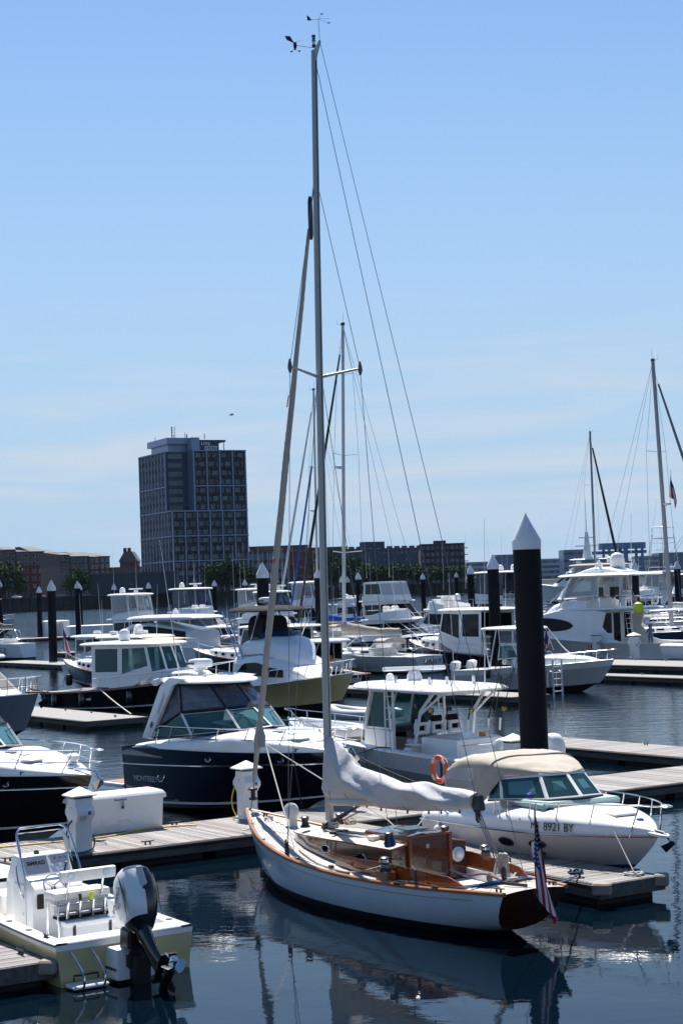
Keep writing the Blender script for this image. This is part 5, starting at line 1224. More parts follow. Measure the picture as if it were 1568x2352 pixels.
bar('rear_rail', CHROME, K.o, smooth_pts([(1.75, .5, 1.0), (1.52, .52, 1.02), (1.46, .45, 1.02), (1.46, -.45, 1.02), (1.52, -.52, 1.02), (1.75, -.5, 1.0)], 3), .018, 6); bar('lower_rail', CHROME, K.o, [(1.55, .44, .86), (1.55, -.44, .86)], .014, 6)
for y in (-.36, -.14, .1, .32): bar('rod_tube', CHROME, K.o, [(1.44, y, 1.06), (1.5, y, .78)], .026, 8)
MB().lathe([(.035, 0), (.04, .02), (.04, .1), (.02, .13)], (1.46, -.12, 1.05), 10).build('lime_float', LIME, K.o, True); bar('pliers', DARKM, K.o, [(1.44, .1, 1.02), (1.46, .1, 1.17)], [.02, .03], 6)
MB().box((1.5, -.02, .5), (.42, .86, .34)).build('cooler', WHITE2, K.o, bevel=.03, seg=2, smooth=True); MB().box((1.5, -.02, .7), (.45, .9, .09)).build('cooler_lid', WHITE, K.o, bevel=.025, seg=2, smooth=True)
for y in (-.36, .3): MB().box((1.285, y, .6), (.02, .05, .2)).build('cooler_latch', BLACKP, K.o)
for y in (-.28, -.03, .2): MB().box((1.42, y, .752), (.16, .17, .012)).build('lid_recess', PALEGREY, K.o)
# outboard
g = Vector((-.50, 0, -.866)); e1 = Vector((.866, 0, -.5)); c0 = Vector((-.12, 0, 1.72))
tab = [(0, .1, .1), (.03, .2, .19), (.1, .30, .25), (.25, .36, .285), (.45, .37, .295), (.62, .34, .285), (.76, .28, .24), (.86, .2, .19), (.92, .17, .15)]
b = MB(); rings = []; na = 24
for a, d, w_ in tab:
    c = c0+g*a*1.12+e1*(-.1+.12*a)
    rings.append([c+e1*math.copysign(abs(cos(t))**.7, cos(t))*d + Vector((0, 1, 0))*math.copysign(abs(sin(t))**.62, sin(t))*w_ for t in [2*pi*j/na for j in range(na)]])
for i in range(len(rings)-1):
    for j in range(na):
        t = 2*pi*(j+.5)/na; q = (j+1) % na
        blk = (cos(t) < -.66 and sin(t) < .12) or i >= 6 or (i == 0) or (cos(t) < -.5 and i < 2)
        b.add([rings[i][j], rings[i][q], rings[i+1][q], rings[i+1][j]], [(0, 1, 2, 3)], 1 if blk else 0)
b.add(rings[0], [tuple(range(na))], 1); b.add(rings[-1], [tuple(range(na))], 1)
OB = b.build('outboard_cowl', [WHITE, BLACKG], K.o, True, clean=True, angle=30)
for sg in (1, -1):
    p = c0+g*.45+e1*.02+Vector((0, sg*.305, 0))
    txt('cowl_lettering', 'EVINRUDE', PRINTG, OB, p+e1*.02, (e1+g*.75) if sg > 0 else -(e1+g*.75), -g+e1*.6, .105, .003, bold=.002)
    txt('cowl_small_print', 'E-TEC', PRINTG, OB, p+g*.12-e1*.02, (e1+g*.75) if sg > 0 else -(e1+g*.75), -g+e1*.6, .045, .003)
    MB().prism([p+g*-.3-e1*.26, p+g*-.02-e1*.3, p+g*.42-e1*.18, p+g*.05-e1*.22], (0, -.004*sg, 0), (0, .003*sg, 0)).build('side_accent', BLACKG, OB)
MB().prism([Vector((0, -.05, 0)), Vector((0, .05, 0)), g*.3+Vector((0, .07, 0)), g*.34, g*.3+Vector((0, -.07, 0))], c0+g*.1-e1*.395, c0+g*.1-e1*.43).build('top_plate', PALEGREY, OB, bevel=.01); MB().lathe([(.03, 0), (.025, .03)], c0+g*.46-e1*.42, 10, axis=-e1).build('flush_port', BLACKP, OB)
g2 = Vector((-.80, 0, -.6)); q0 = c0+g*1.0
b = MB(); pts = [(q0+g*-.08+e1*.02, .2, .15), (q0+g*.12, .2, .12), (q0+g*.2+g2*.25, .17, .08), (q0+g*.2+g2*.55, .16, .06), (q0+g*.2+g2*.78, .19, .05)]
e2 = Vector((.6, 0, -.8))
b.loft([[c+e2*cos(t)*d+Vector((0, 1, 0))*sin(t)*w_ for t in [2*pi*j/12 for j in range(12)]] for c, d, w_ in pts], cap=True); b.build('drive_leg', BLACKG, OB, True)
le = q0+g*.2+g2*.74
MB().prism([Vector((0, -.14, 0))+le-e2*.38-g2*.1, Vector((0, .14, 0))+le-e2*.38-g2*.1, Vector((0, .1, 0))+le+e2*.25-g2*.1, Vector((0, -.1, 0))+le+e2*.25-g2*.1], -g2*.015, g2*.015).build('cavitation_plate', BLACKP, OB)
MB().lathe([(.02, -.36), (.07, -.25), (.085, 0), (.08, .2), (.07, .26)], le+g2*.08, 14, axis=-e2).build('gearcase', BLACKG, OB, True)
MB().prism([le+g2*.1+e2*.15, le+g2*.1-e2*.12, le+g2*.34-e2*.1, le+g2*.36+e2*.0], (0, -.012, 0), (0, .012, 0)).build('skeg', BLACKG, OB)
pc = le+g2*.08-e2*.36
o = MB().lathe([(.075, -.1), (.07, .08), (.06, .1)], pc, 12, axis=-e2).build('propeller', CHROME, OB, True)
for k in range(3):
    a = 2*pi*k/3+.4; rd = (Vector((0, 1, 0))*cos(a)+g2*sin(a)); tn = (Vector((0, 1, 0))*-sin(a)+g2*cos(a))
    MB().grid([[pc+rd*.06-tn*.06+e2*.05, pc+rd*.06+tn*.06-e2*.05], [pc+rd*.14-tn*.11+e2*.06, pc+rd*.14+tn*.1-e2*.06], [pc+rd*.19-tn*.06+e2*.03, pc+rd*.2+tn*.07-e2*.03]]).build('blade', CHROME, o, True)
MB().box((-.34, 0, .55), (.34, .42, .62), ry=-.1).build('clamp_bracket', BLACKP, OB, bevel=.04); MB().box((-.45, 0, .22), (.3, .3, .5), ry=-.1).build('trim_bracket', BLACKP, OB, bevel=.03)
for y in (.2,): MB().lathe([(.06, 0), (.05, .04)], (-.5, y, .52), 12, axis=(-.3, 1, 0)).build('pivot_cap', CHROME, OB, True)
MB().box((-.2, 0, .3), (.42, .74, .5)).build('motor_bracket', WHITE2, K.o, bevel=.04, seg=2, smooth=True)
txt('bracket_lettering', 'ARMSTRONG', PRINT, K.o, (-.2, .376, .22), (-1, 0, 0), (0, 0, 1), .065)
for y in (.62, .98): bar('ladder_tube', CHROME, K.o, smooth_pts([(-.01, y, .55), (-.12, y, .5), (-.42, y, .3), (-.5, y, .18), (-.46, y, .06), (-.34, y, .04)], 5), .02, 7)
MB().box((-.26, .82, .05), (.34, .62, .06)).build('ladder_step', WHITE2, K.o, bevel=.02); MB().tube([(-.2, .6, .12), (-.2, .6, .2), (-.2, 1.02, .2), (-.2, 1.02, .12)], .018, 6).build('step_handle', DARKM, K.o, True)
cleat(K.o, .6, KB/2-.13, h.at(.6)[1]+.03, 0, .7)
bar('mooring_line', ROPEB, K.o, sag((.6, KB/2-.13, h.at(.6)[1]+.08), K.loc(G(85, 2176, DZ+.06)), .03), .018, 6)
# ---------------------------------------------------------------- white cruiser with beige canvas
bo, ba, BL_ = frame_from((1500, 1935, 1.0), (950, 1862, .95), 1.3, -1)
bo = bo+fn*.12
Y = Boat('cabin_cruiser', 'white cabin cruiser with beige canvas top and oval portlights', 'motorboat', bo, ba)
h = PH(BL_, 2.62, .76, 1.1, ws=.95, tm=.4, pw=2.7, cs=.9, cb=.32, zc0=.02, zc1=.4, sp=1.1, rake=1.25)
power_hull(Y, h, [BOTTOM, BOTTOMBLUE, PALEGREY, WHITE], [(.1, 1), (1., 2)], rub=CHROME, rubr=.022)  # white topsides coloured pale grey: their shade is painted in
def tm(h_, k=.985): return lambda x: max(.01, h_.at(x)[0]*k)
dh = lambda x: interp([(0, .22), (.4, .3), (2.5, .4), (4.2, .5), (5.4, .48), (6.6, .34), (7.4, .2), (7.9, .03)], x)
dome(Y, 'deck', WHITE, .02, BL_-.02, tm(h), lambda x: h.at(x)[1], dh, n=40, e=.5, k=18)
zt = lambda x: h.at(x)[1]+dh(x)
base = [(3.0, 1.12), (3.55, 1.1), (4.75, .68), (5.05, 0)]; top = [(2.9, .98), (3.3, .98), (4.25, .55), (4.45, 0)]
ZB = [1.44, 1.5, 1.58, 1.62]; ZTp = [1.86, 1.94, 2.06, 2.08]
house(Y, 'windscreen_frame', WHITE, base, top, ZB, ZTp, [(0, .08, .94, .08, .92), (1, .05, .96, .08, .92), (2, .07, .93, .08, .92)], SEEGLASS, True, roof=False, wname='windscreen_pane')
MB().box((4.3, 0, 1.48), (1.5, 1.9, .16)).build('dash', mat('teal_dash_mat', (.3, .42, .42), .7), Y.o, bevel=.05); MB().box((3.1, -.5, 1.45), (.5, .5, .9)).build('helm_seat', VINYLW, Y.o, bevel=.08, seg=2, smooth=True); MB().box((3.1, .5, 1.45), (.5, .5, .9)).build('mate_seat', VINYLW, Y.o, bevel=.08, seg=2, smooth=True)
MB().box((4.15, -.72, 1.63), (.34, .22, .14)).build('blue_bag', mat('bag_blue', (.02, .06, .3), .7), Y.o, bevel=.04)
for sg in (1, -1):
    MB().tube([Vector((x, sg*y, z)) for (x, y), z in zip(base, ZB)], .02, 5).build('windscreen_sill', DARKM, Y.o)
    MB().tube([Vector((x, sg*y, z)) for (x, y), z in zip(top, ZTp)], .02, 5).build('windscreen_header', PALEGREY, Y.o)
# canvas
def ce(x): return interp([(.95, 1.9), (1.6, 2.05), (2.6, 2.1), (3.4, 2.02), (4.0, 2.04), (4.45, 2.08)], x)
def cw_(x): return interp([(.95, 1.02), (1.6, 1.1), (2.8, 1.1), (3.35, .99), (4.25, .56), (4.46, .08)], x)
def cpk(x): return interp([(.95, .1), (1.4, .24), (2.1, .3), (3.0, .3), (3.7, .25), (4.2, .1), (4.46, .01)], x)
rows = []
for i in range(31):
    x = .95+(4.46-.95)*i/30; w_ = cw_(x); r = []
    for j in range(19):
        a = pi*j/18; c_, s_ = cos(a), sin(a); wr = .018*noise.noise(Vector((x*4, j*.5, 3)))+.012*sin(x*9+j)
        r.append(Vector((x, w_*math.copysign(abs(c_)**.7, c_), ce(x)+cpk(x)*abs(s_)**.5+wr*s_)))
    rows.append(r)
CT = MB().grid(rows).build('canvas_top', CANVASB, Y.o, True, angle=70)
bar('canvas_seam', CANVASG, CT, [p+Vector((0, 0, .012)) for p in rows[18][1:-1]], .018, 5); bar('canvas_seam', CANVASG, CT, [p+Vector((0, 0, .012)) for p in rows[2][1:-1]], .012, 5)
for sg in (1, -1):
    def cur(x, v): 
        lo = Vector((x if x < 3.2 else 3.2+(x-3.2)*.8, sg*(1.14 if x < 3.1 else lerp(1.14, 1.0, (x-3.1)/.4)), interp([(.95, 1.12), (2.4, 1.3), (2.9, 1.44), (3.4, 1.9)], x)))
        hi = Vector((x, sg*cw_(x), ce(x)+.01)); p = lo.lerp(hi, v); p.y += sg*.025*sin(x*11+v*4)*sin(pi*v); return p
    MB().grid([[cur(2.35+(3.45-2.35)*i/10, v/6) for v in range(7)] for i in range(11)]).build('side_curtain', CANVASB, CT, True, angle=80)
    MB().grid([[cur(.98+(2.35-.98)*i/10, v/6) for v in range(7)] for i in range(11)]).build('clear_side_curtain', CLEARVINYL, CT, True, angle=80)
    bar('curtain_hem', CANVASB, CT, [cur(.98+i*.24, .02) for i in range(11)], .016, 5); bar('curtain_hem', CANVASB, CT, [cur(1.0, v/6) for v in range(7)], .02, 5)
MB().grid([[Vector((.95, y, z+.015*sin(y*9))) for y in (-1.0, -.6, -.2, .2, .6, 1.0)] for z in (1.1, 1.5, 1.9, 2.0)]).build('clear_aft_curtain', CLEARVINYL, CT, True)
MB().box((.55, 0, 1.02), (.7, 1.9, .12)).build('transom_seat', VINYLW, Y.o, bevel=.04)
bow_rail(Y, h, 3.6, .62, 5, inset=.1, fwd=.35, r=.016, lean=.16)
MB().prism([Vector((-.2, -.14, 0)), Vector((.5, -.1, -.02)), Vector((.62, 0, -.04)), Vector((.5, .1, -.02)), Vector((-.2, .14, 0))], (BL_-.25, 0, 1.13), (BL_-.25, 0, 1.19)).build('bow_roller', WHITE2, Y.o, bevel=.01)
o = bar('anchor', DARKM, Y.o, [(BL_-.5, 0, 1.22), (BL_+.2, 0, 1.2), (BL_+.42, 0, 1.05)], .025, 6); MB().prism([Vector((0, -.16, .0)), Vector((.16, 0, .1)), Vector((0, .16, 0)), Vector((-.05, 0, -.14))], (BL_+.34, 0, .98), (BL_+.3, 0, .96)).build('anchor_fluke', DARKM, o)
MB().lathe([(.1, 0), (.1, .05), (.06, .1)], (BL_-.75, .1, 1.27), 12).build('windlass', CHROME, Y.o, True)
o = MB().prism([Vector((-.22, -.08, 0)), Vector((0, -.13, .0)), Vector((.25, -.03, 0)), Vector((0, .06, 0))], (4.95, -.78, zt(4.9)-.05), (4.95, -.76, zt(4.9)+.0)).build('deck_light', DARKGLASS, Y.o); MB().box((6.4, 0, zt(6.4)+.01), (.5, .5, .04)).build('foredeck_hatch', PALEGREY, Y.o, bevel=.015)
for x in (3.8, 4.85):
    p = h.side(x, .68, -1, .004); q1 = h.side(x+.1, .68, -1, .004); q2 = h.side(x, .8, -1, .004); n_ = (q1-p).cross(q2-p); n_ = n_ if n_.y < 0 else -n_
    porthole(Y, p, n_, .26, .105, DARKM)
    porthole(Y, (p.x, -p.y, p.z), (n_.x, -n_.y, n_.z), .26, .105, DARKM)
for x, tx_ in ((5.72, '8921 BY'), (5.05, 'MS')):
    yb = -h.at(x)[0]*.99; zc_ = h.at(x)[1]+dh(x)*.32
    d = Vector((1, -(h.at(x+.1)[0]-h.at(x)[0])/-.1*-1, .03)); d = Vector((1, (h.at(x)[0]-h.at(x+.1)[0])/.1, .04))
    txt('registration', tx_, PRINT, Y.o, (x, yb-.012, zc_), d, (0, .12, 1), .24 if len(tx_) > 3 else .2, .004)
for x in (1.0, 4.75): 
    p = h.side(x, .35, -1); fender(Y, p+Vector((0, -.13, -.12)), .12, .55, None, Vector((p.x, -h.at(x)[0], h.at(x)[1]+.25)))
for x in (2.9, 3.7, 5.0): bar('fender_lanyard', ROPEW, Y.o, [(x, -h.at(x)[0]*.93, h.at(x)[1]+.62), (x+.02, -h.at(x)[0]*.97, h.at(x)[1]+.2)], .014, 5)
a_ = Vector((4.5, -h.at(4.5)[0]*.97, h.at(4.5)[1]+.28)); c_ = Y.loc(on_finger(3.4, .2, DZ+.06)); bar('mooring_line', ROPEB, Y.o, sag(a_, c_, .08), .016, 5)
a_ = Vector((1.2, -h.at(1.2)[0]*.97, h.at(1.2)[1]+.25)); bar('mooring_line', ROPEB, Y.o, sag(a_, c_, .15), .016, 5)
a_ = Vector((BL_-.75, -.1, 1.3)); c_ = Y.loc(on_finger(.35, .35, DZ+.05)); bar('mooring_line', ROPEW, Y.o, [a_, Vector((a_.x, -h.at(a_.x)[0]-.02, 1.15)), c_], .014, 5)
a_ = Vector((.15, -1.1, .95)); bar('mooring_line', ROPEW, Y.o, sag(a_, Y.loc(on_finger(7.5, .9, DZ+.05)), .1), .014, 5)
for x in (3.3, 6.0): cleat(Y.o, x, -h.at(x)[0]*.9, h.at(x)[1]+dh(x)*.45, 0, .7)
# ---------------------------------------------------------------- express cruisers with enclosed hardtop
def express(bt, L, label_txt=None, dark=NAVY, radar=None, roofrail=False):
    h = PH(L, 3.25, 1.72, 1.86, ws=.94, tm=.42, pw=2.5, cs=.88, cb=.3, zc0=.05, zc1=.55, sp=1., rake=1.55, srake=-.25)
    power_hull(bt, h, [BOTTOM, dark, WHITE], [(.06, 1), (.1, 2), (1., 1)], rub=None)
    cv = lambda t: .70+.08*t
    b = MB()
    for sg in (1, -1): b.tube([Vector((p.x, sg*(p.y+.01), p.z)) for p in (h.pt(t, cv(t)) for t in TS)], .022, 6)
    b.build('rub_rail', CHROME, bt.o, True)
    dh = lambda x: interp([(0, .05), (.8, .16), (1.6, .22), (3.6, .4), (5.2, .56), (6.4, .4), (7.6, .22), (L-.4, .08), (L, .02)], x)
    dome(bt, 'deck', WHITE, .6, L-.02, tm(h, .93), lambda x: h.at(x)[1]-.02, dh, n=40, e=.45, k=18)
    dome(bt, 'stern_fairing', dark, -.15, 2.2, lambda x: 1.56, lambda x: 1.5, lambda x: interp([(-.15, .05), (.3, .24), (1.1, .4), (1.8, .36), (2.2, .2)], x), n=14, e=.4)
    zt = lambda x: h.at(x)[1]-.02+dh(x)
    MB().box((-.75, 0, .55), (1.2, 2.9, .12)).build('swim_platform', WHITE, bt.o, bevel=.05, seg=2, smooth=True)
    for k in range(9): MB().box((-1.25+k*.125, 0, .616), (.11, 2.6, .012)).build('platform_plank', TEAKTRIM, bt.o)
    # windscreen and enclosure
    base = [(1.3, 1.42), (3.35, 1.32), (4.9, .76), (5.35, 0)]; zb = [2.02, 2.16, 2.32, 2.4]
    mid = [(1.5, 1.36), (2.72, 1.22), (4.25, .74), (4.5, 0)]; zm = [2.2, 2.75, 2.88, 2.92]
    top = [(1.65, 1.14), (2.5, 1.1), (3.3, .68), (3.65, 0)]; ztp = [3.5, 3.56, 3.6, 3.6]
    house(bt, 'windscreen_frame', WHITE, base, mid, zb, zm, [(0, .12, .97, .06, .94), (1, .03, .97, .06, .94), (2, .04, .96, .06, .94)], SEEGLASS, True, roof=False, wname='windscreen_pane')
    house(bt, 'enclosure_frame', CANVASBK, mid, top, [z+.02 for z in zm], ztp, [(0, .1, .97, .05, .95), (1, .03, .97, .05, .95), (2, .05, .95, .05, .95)], VINYL, True, roof=False, wname='vinyl_panel')
    for q in ((mid, zm),):
        for sg in (1, -1): bar('enclosure_hem', CANVASBK, bt.o, [Vector((x, sg*(y+.01), z)) for (x, y), z in zip(*q)], .03, 5)
    for sg in (1, -1):
        for i in (1, 2): bar('mullion', WHITE, bt.o, [Vector((base[i][0], sg*(base[i][1]+.01), zb[i])), Vector((mid[i][0], sg*(mid[i][1]+.01), zm[i]))], .03, 5)
        bar('windscreen_sill', DARKM, bt.o, [Vector((x, sg*(y+.01), z)) for (x, y), z in zip(base, zb)], .022, 5)
        bar('wiper', DARKM, bt.o, [(5.1, sg*.42, 2.4), (4.6, sg*.45, 2.72), (4.5, sg*.75, 2.78)], .012, 4)
        # swept arch
        A = [(1.0, 2.0), (1.45, 2.0), (2.35, 3.5), (3.0, 3.72), (2.2, 3.75), (1.75, 3.5)]
        MB().prism([Vector((x, sg*(1.46-.2*(z-2)/1.7), z)) for x, z in A], (0, 0, 0), (0, -sg*.12, 0)).build('arch', WHITE, bt.o, bevel=.03, seg=2, smooth=True)
        MB().prism([Vector((x, sg*(1.475-.2*(z-2)/1.7), z)) for x, z in ((1.72, 2.75), (1.95, 3.2), (2.02, 3.35), (1.98, 3.1), (1.8, 2.72))], (0, 0, 0), (0, sg*.012, 0)).build('arch_vent', PALEGREY, bt.o)
        MB().prism([Vector((x, sg*(1.475-.2*(z-2)/1.7), z)) for x, z in ((1.42, 2.4), (1.5, 2.5), (1.55, 2.4), (1.48, 2.3))], (0, 0, 0), (0, sg*.012, 0)).build('arch_badge', DARKM, bt.o)
        MB().prism([Vector((x, sg*1.34, z)) for x, z in ((1.3, 3.62), (1.9, 3.74), (1.85, 3.62), (1.55, 3.5))], (0, 0, 0), (0, -sg*.1, 0)).build('arch_spoiler', WHITE, bt.o)
    slab(bt, 'hardtop', WHITE, [(1.0, 0), (1.02, .8), (1.15, 1.15), (2.3, 1.28), (3.2, 1.12), (3.6, .78), (3.95, .4), (4.05, 0)], 3.58, .08, .09)
    slab(bt, 'hardtop_liner', CANVASBK, [(1.4, 0), (1.5, .9), (2.4, 1.16), (3.2, .95), (3.6, .5), (3.75, 0)], 3.53, .05, 0)
    MB().box((4.0, 0, 2.1), (1.4, 1.8, .5)).build('dash', BLACKP, bt.o, bevel=.1); MB().box((2.6, -.6, 2.0), (.6, .6, 1.3)).build('helm_seat', VINYLW, bt.o, bevel=.1, seg=2, smooth=True); MB().box((2.5, .6, 1.9), (.9, .7, 1.)).build('lounge_seat', VINYLW, bt.o, bevel=.1, seg=2, smooth=True)
    bow_rail(bt, h, 1.9, .62, 6, inset=.2, fwd=.3, r=.017, lean=.28, mid=True)
    dome(bt, 'sun_pad', VINYLW, 5.7, 7.4, lambda x: .75-.12*(x-5.7), lambda x: zt(x)-.1, lambda x: .14+.02*sin(x*4), n=10, e=.35)
    MB().lathe([(.27, 0), (.27, .04), (.22, .06)], (7.0, -.35, zt(7.)+.02), 20).build('foredeck_hatch', PALEGREY, bt.o, True)
    for k in (5.9, 6.4): MB().box((k, -.2, zt(k)+.05), (.3, .25, .03), rz=.3).build('vent', PALEGREY, bt.o, bevel=.01)
    p = h.side(1.95, .52, -1); porthole(bt, p, (0, -1, .25), .15, .15, CHROME); p2 = h.side(1.95, .52, 1); porthole(bt, p2, (0, 1, .25), .15, .15, CHROME)
    for x in (6.9, 4.4): p = h.side(x, .86, -1); porthole(bt, p, (0, -1, .25), .12, .06, CHROME)
    MB().lathe([(.1, 0), (.11, .05), (.08, .12)], (L-.9, .05, zt(L-.9)), 12).build('windlass', CHROME, bt.o, True); MB().lathe([(.09, 0), (.09, .1), (.16, .14), (.17, .24), (.08, .3)], (L-1.25, .35, zt(L-1.25)-.02), 14).build('searchlight', WHITE, bt.o, True)
    o = bar('anchor', CHROME, bt.o, [(L-.7, 0, 1.98), (L+.15, 0, 1.96), (L+.3, 0, 1.75)], .035, 6); MB().prism([Vector((0, -.18, 0)), Vector((.1, 0, .12)), Vector((0, .18, 0)), Vector((-.1, 0, -.2))], (L+.24, 0, 1.68), (L+.2, 0, 1.66)).build('anchor_fluke', CHROME, o)
    cleat(bt.o, 7.3, -h.at(7.3)[0]*.9, h.at(7.3)[1]+.03, 0, .9)
    b = MB()
    for sg in (1, -1):                                                # white wedge low on the quarter
        q = [h.side(x, v, sg, .01) for x, v in ((.0, .34), (.9, .26), (2.6, .12), (1.4, .12), (.0, .2))]
        b.add(q, [tuple(range(5))])
    b.build('quarter_stripe', PALEGREY, bt.o)
    return h, zt
mo, ma, ML = frame_from((800, 1728, 1.85), (285, 1850, 0), 1.5, -1)
MO = Boat('express_cruiser', 'black and white express cruiser with smoked enclosure under its hardtop', 'motorboat', mo, ma)
h, zt = express(MO, ML)
p = h.side(1.12, .46, -1, .012); d = h.side(1.3, .46, -1)-h.side(1., .46, -1)
txt('hull_lettering', 'MONTEREY', PRINTW, MO.o, p, d, h.side(1.12, .7, -1)-h.side(1.12, .4, -1), .24, .004)
p = h.side(1.2, .34, -1, .012); MB().box(p, (.55, .006, .08)).build('hull_badge', mat('faint_red_print', (.2, .05, .06), .5), MO.o)
rp = MO.px(461, 1545, 0); o = radome(MO, (rp.x, 0, 3.92), .36, .3); 
vd = Vector((-.2, -1, 0)); txt('radome_lettering', 'Raymarine', PRINT, o, (rp.x-.05, -.362, 4.1), (1, -.02, 0), (0, 0, 1), .12, .006, bold=.002)
antenna(MO, (2.2, -.9, 3.68), 4.0, (-.5, -.2)); MB().lathe([(.05, 0), (.05, .1), (.03, .16)], (2.9, -.5, 3.72), 10).build('gps_puck', WHITE2, MO.o, True); MB().box((2.8, .3, 3.76), (.5, .25, .12)).build('air_horn', CHROME, MO.o, bevel=.03)
a_ = MO.loc(on_main(main_s(MO.w((ML, 0, 0)))[0]-1.2, 2.8, DZ+.1)); bar('mooring_line', ROPEK, MO.o, sag((7.3, -h.at(7.3)[0]*.95, h.at(7.3)[1]+.05), a_, .1), .016, 5)
# the sister boat at the left edge
bp_ = G(212, 1786, 1.8); la = R(-46); LLn = 9.0
LB = Boat('express_cruiser', 'black hulled express cruiser with white foredeck behind the dock box', 'motorboat', (bp_.x-LLn*cos(la), bp_.y-LLn*sin(la)), la)
h, zt = express(LB, LLn, dark=BLACK)
bar('mooring_line', ROPEK, LB.o, sag((6.4, -h.at(6.4)[0]*.97, h.at(6.4)[1]), LB.loc(on_main(1.5, 2.8, DZ+.06)), .1), .02, 5)
# ---------------------------------------------------------------- hardtop fishing boat with three outboards
to_, ta, TL = frame_from((662, 1655, 1.5), (1180, 1745, 1.0))
T = Boat('hardtop_fishing_boat', 'white and taupe fishing boat with hardtop, rods and triple outboards', 'motorboat', to_, ta)
h = PH(TL, 3.5, 1.05, 1.62, ws=.95, tm=.4, pw=2.6, cs=.9, cb=.28, zc0=.0, zc1=.5, sp=1.8, rake=1.4)
power_hull(T, h, [BOTTOM, TAUPE, WHITE], [(.5, 1), (1., 2)], rub=CHROME, rubr=.02, rubv=.99)
XT = [.05+i*(TL-.6)/40 for i in range(41)]
b = MB(); lin = MB()
for sg in (1, -1):
    b.grid([[Vector((x, sg*h.at(x)[0], h.at(x)[1]+.01)), Vector((x, sg*max(.02, h.at(x)[0]-.05), h.at(x)[1]+.05)), Vector((x, sg*max(.02, h.at(x)[0]-.32), h.at(x)[1]+.05)), Vector((x, sg*max(.02, h.at(x)[0]-.34), h.at(x)[1]-.0))] for x in XT])
    lin.grid([[Vector((x, sg*max(.02, h.at(x)[0]-.34), h.at(x)[1]+.01)), Vector((x, sg*max(.02, h.at(x)[0]-.42), .55))] for x in XT])
b.build('gunwale', WHITE, T.o, True); lin.build('cockpit_liner', WHITE2, T.o, True)
MB().add([(.1, -1.5, .55), (.1, 1.5, .55), (8.5, 1.4, .57), (8.5, -1.4, .57)], [(0, 1, 2, 3)]).build('cockpit_floor', WHITE2, T.o)
deck(T, h, WHITE, 8.3, drop=.25); MB().box((.3, 0, .85), (.5, 3.0, .45)).build('transom_box', WHITE, T.o, bevel=.06, seg=2, smooth=True)
MB().box((9.0, 0, 1.35), (1.3, 1.3, .3)).build('bow_cushion', VINYLG, T.o, bevel=.1, seg=2, smooth=True)
# console with glass and hardtop
base = [(5.0, .85), (6.9, .85), (7.75, .5), (7.9, 0)]; mid = [(5.2, .82), (6.8, .82), (7.55, .48), (7.7, 0)]; top = [(5.5, .78), (6.3, .78), (6.85, .5), (6.95, 0)]
house(T, 'console', WHITE, base, mid, .55, [1.62, 1.62, 1.66, 1.66], [(1, .1, .62, .62, .95)], DARKGLASS, roof=True)
house(T, 'console_glass_frame', WHITE, mid, top, [1.64, 1.64, 1.68, 1.68], 2.86, [(0, .1, .94, .05, .95), (1, .1, .92, .05, .95), (2, .06, .94, .05, .95)], SEEGLASS, True, roof=False, wname='windscreen_pane')
MB().box((5.6, 0, 1.66), (.9, 1.5, .2)).build('dash', BLACKP, T.o, bevel=.05)
slab(T, 'hardtop', WHITE, [(1.75, 0), (1.8, .9), (2.0, 1.3), (4, 1.42), (6.4, 1.3), (7.5, .8), (7.8, .3), (7.85, 0)], 2.9, .13, .1)
MB().box((3.6, 0, 2.86), (2.6, 1.5, .12)).build('overhead_box', WHITE2, T.o, bevel=.04)
for sg in (1, -1):
    bar('hardtop_leg', WHITE, T.o, [(6.75, sg*.86, 1.62), (6.35, sg*.84, 2.9)], .05, 8); bar('hardtop_leg', WHITE, T.o, [(4.9, sg*.95, .6), (4.9, sg*.95, 2.9)], .045, 8); bar('hardtop_leg', WHITE, T.o, [(3.6, sg*1.05, 1.2), (3.3, sg*1.0, 2.3), (2.6, sg*.95, 2.92)], .05, 8)
    bar('hardtop_leg', WHITE, T.o, [(2.1, sg*.95, 2.9), (3.3, sg*1.02, 2.2)], .04, 8)
    bar('ladder_rail', WHITE, T.o, [(5.3, sg*1.02, .6), (5.3, sg*1.0, 2.9)], .025, 6)
    for k in range(6): bar('rung', WHITE, T.o, [(5.3, sg*1.01, .9+k*.36), (4.92, sg*.96, .9+k*.36)], .018, 5)
MB().box((2.6, 0, 1.05), (1.9, 1.7, .95)).build('tackle_station', WHITE, T.o, bevel=.06, seg=2, smooth=True); MB().box((2.5, 0, 1.54), (1.7, 1.5, .05)).build('station_top', PALEGREY, T.o, bevel=.02)
bar('station_rail', CHROME, T.o, [(1.62, .7, 1.35), (1.62, -.7, 1.35)], .015, 5); MB().box((1.64, 0, 1.0), (.02, 1.5, .5)).build('drawer_front', WHITE2, T.o, bevel=.01)
for y in (-.62, 0, .62):
    MB().box((4.1, y, 1.35), (.5, .5, .16)).build('helm_seat', VINYLG, T.o, bevel=.05, seg=2, smooth=True); MB().box((4.1, y, .95), (.3, .3, .7)).build('seat_post', WHITE2, T.o)
    b = MB(); 
    for z, s_ in ((1.88, .1), (1.62, .12)): b.box((3.86, y, z), (.14, .5, s_))
    for q in (-.19, .19): b.box((3.861, y+q, 1.75), (.138, .12, .2))
    b.build('seat_back', WHITE, T.o, bevel=.03); MB().box((4.0, y, 1.86), (.1, .46, .5)).build('back_cushion', CANVASBK, T.o, bevel=.05, seg=2, smooth=True)
MB().box((1.95, -.3, 1.62), (.2, .16, .14)).build('orange_box', mat('orange_plastic', (.7, .25, .02), .5), T.o, bevel=.03)
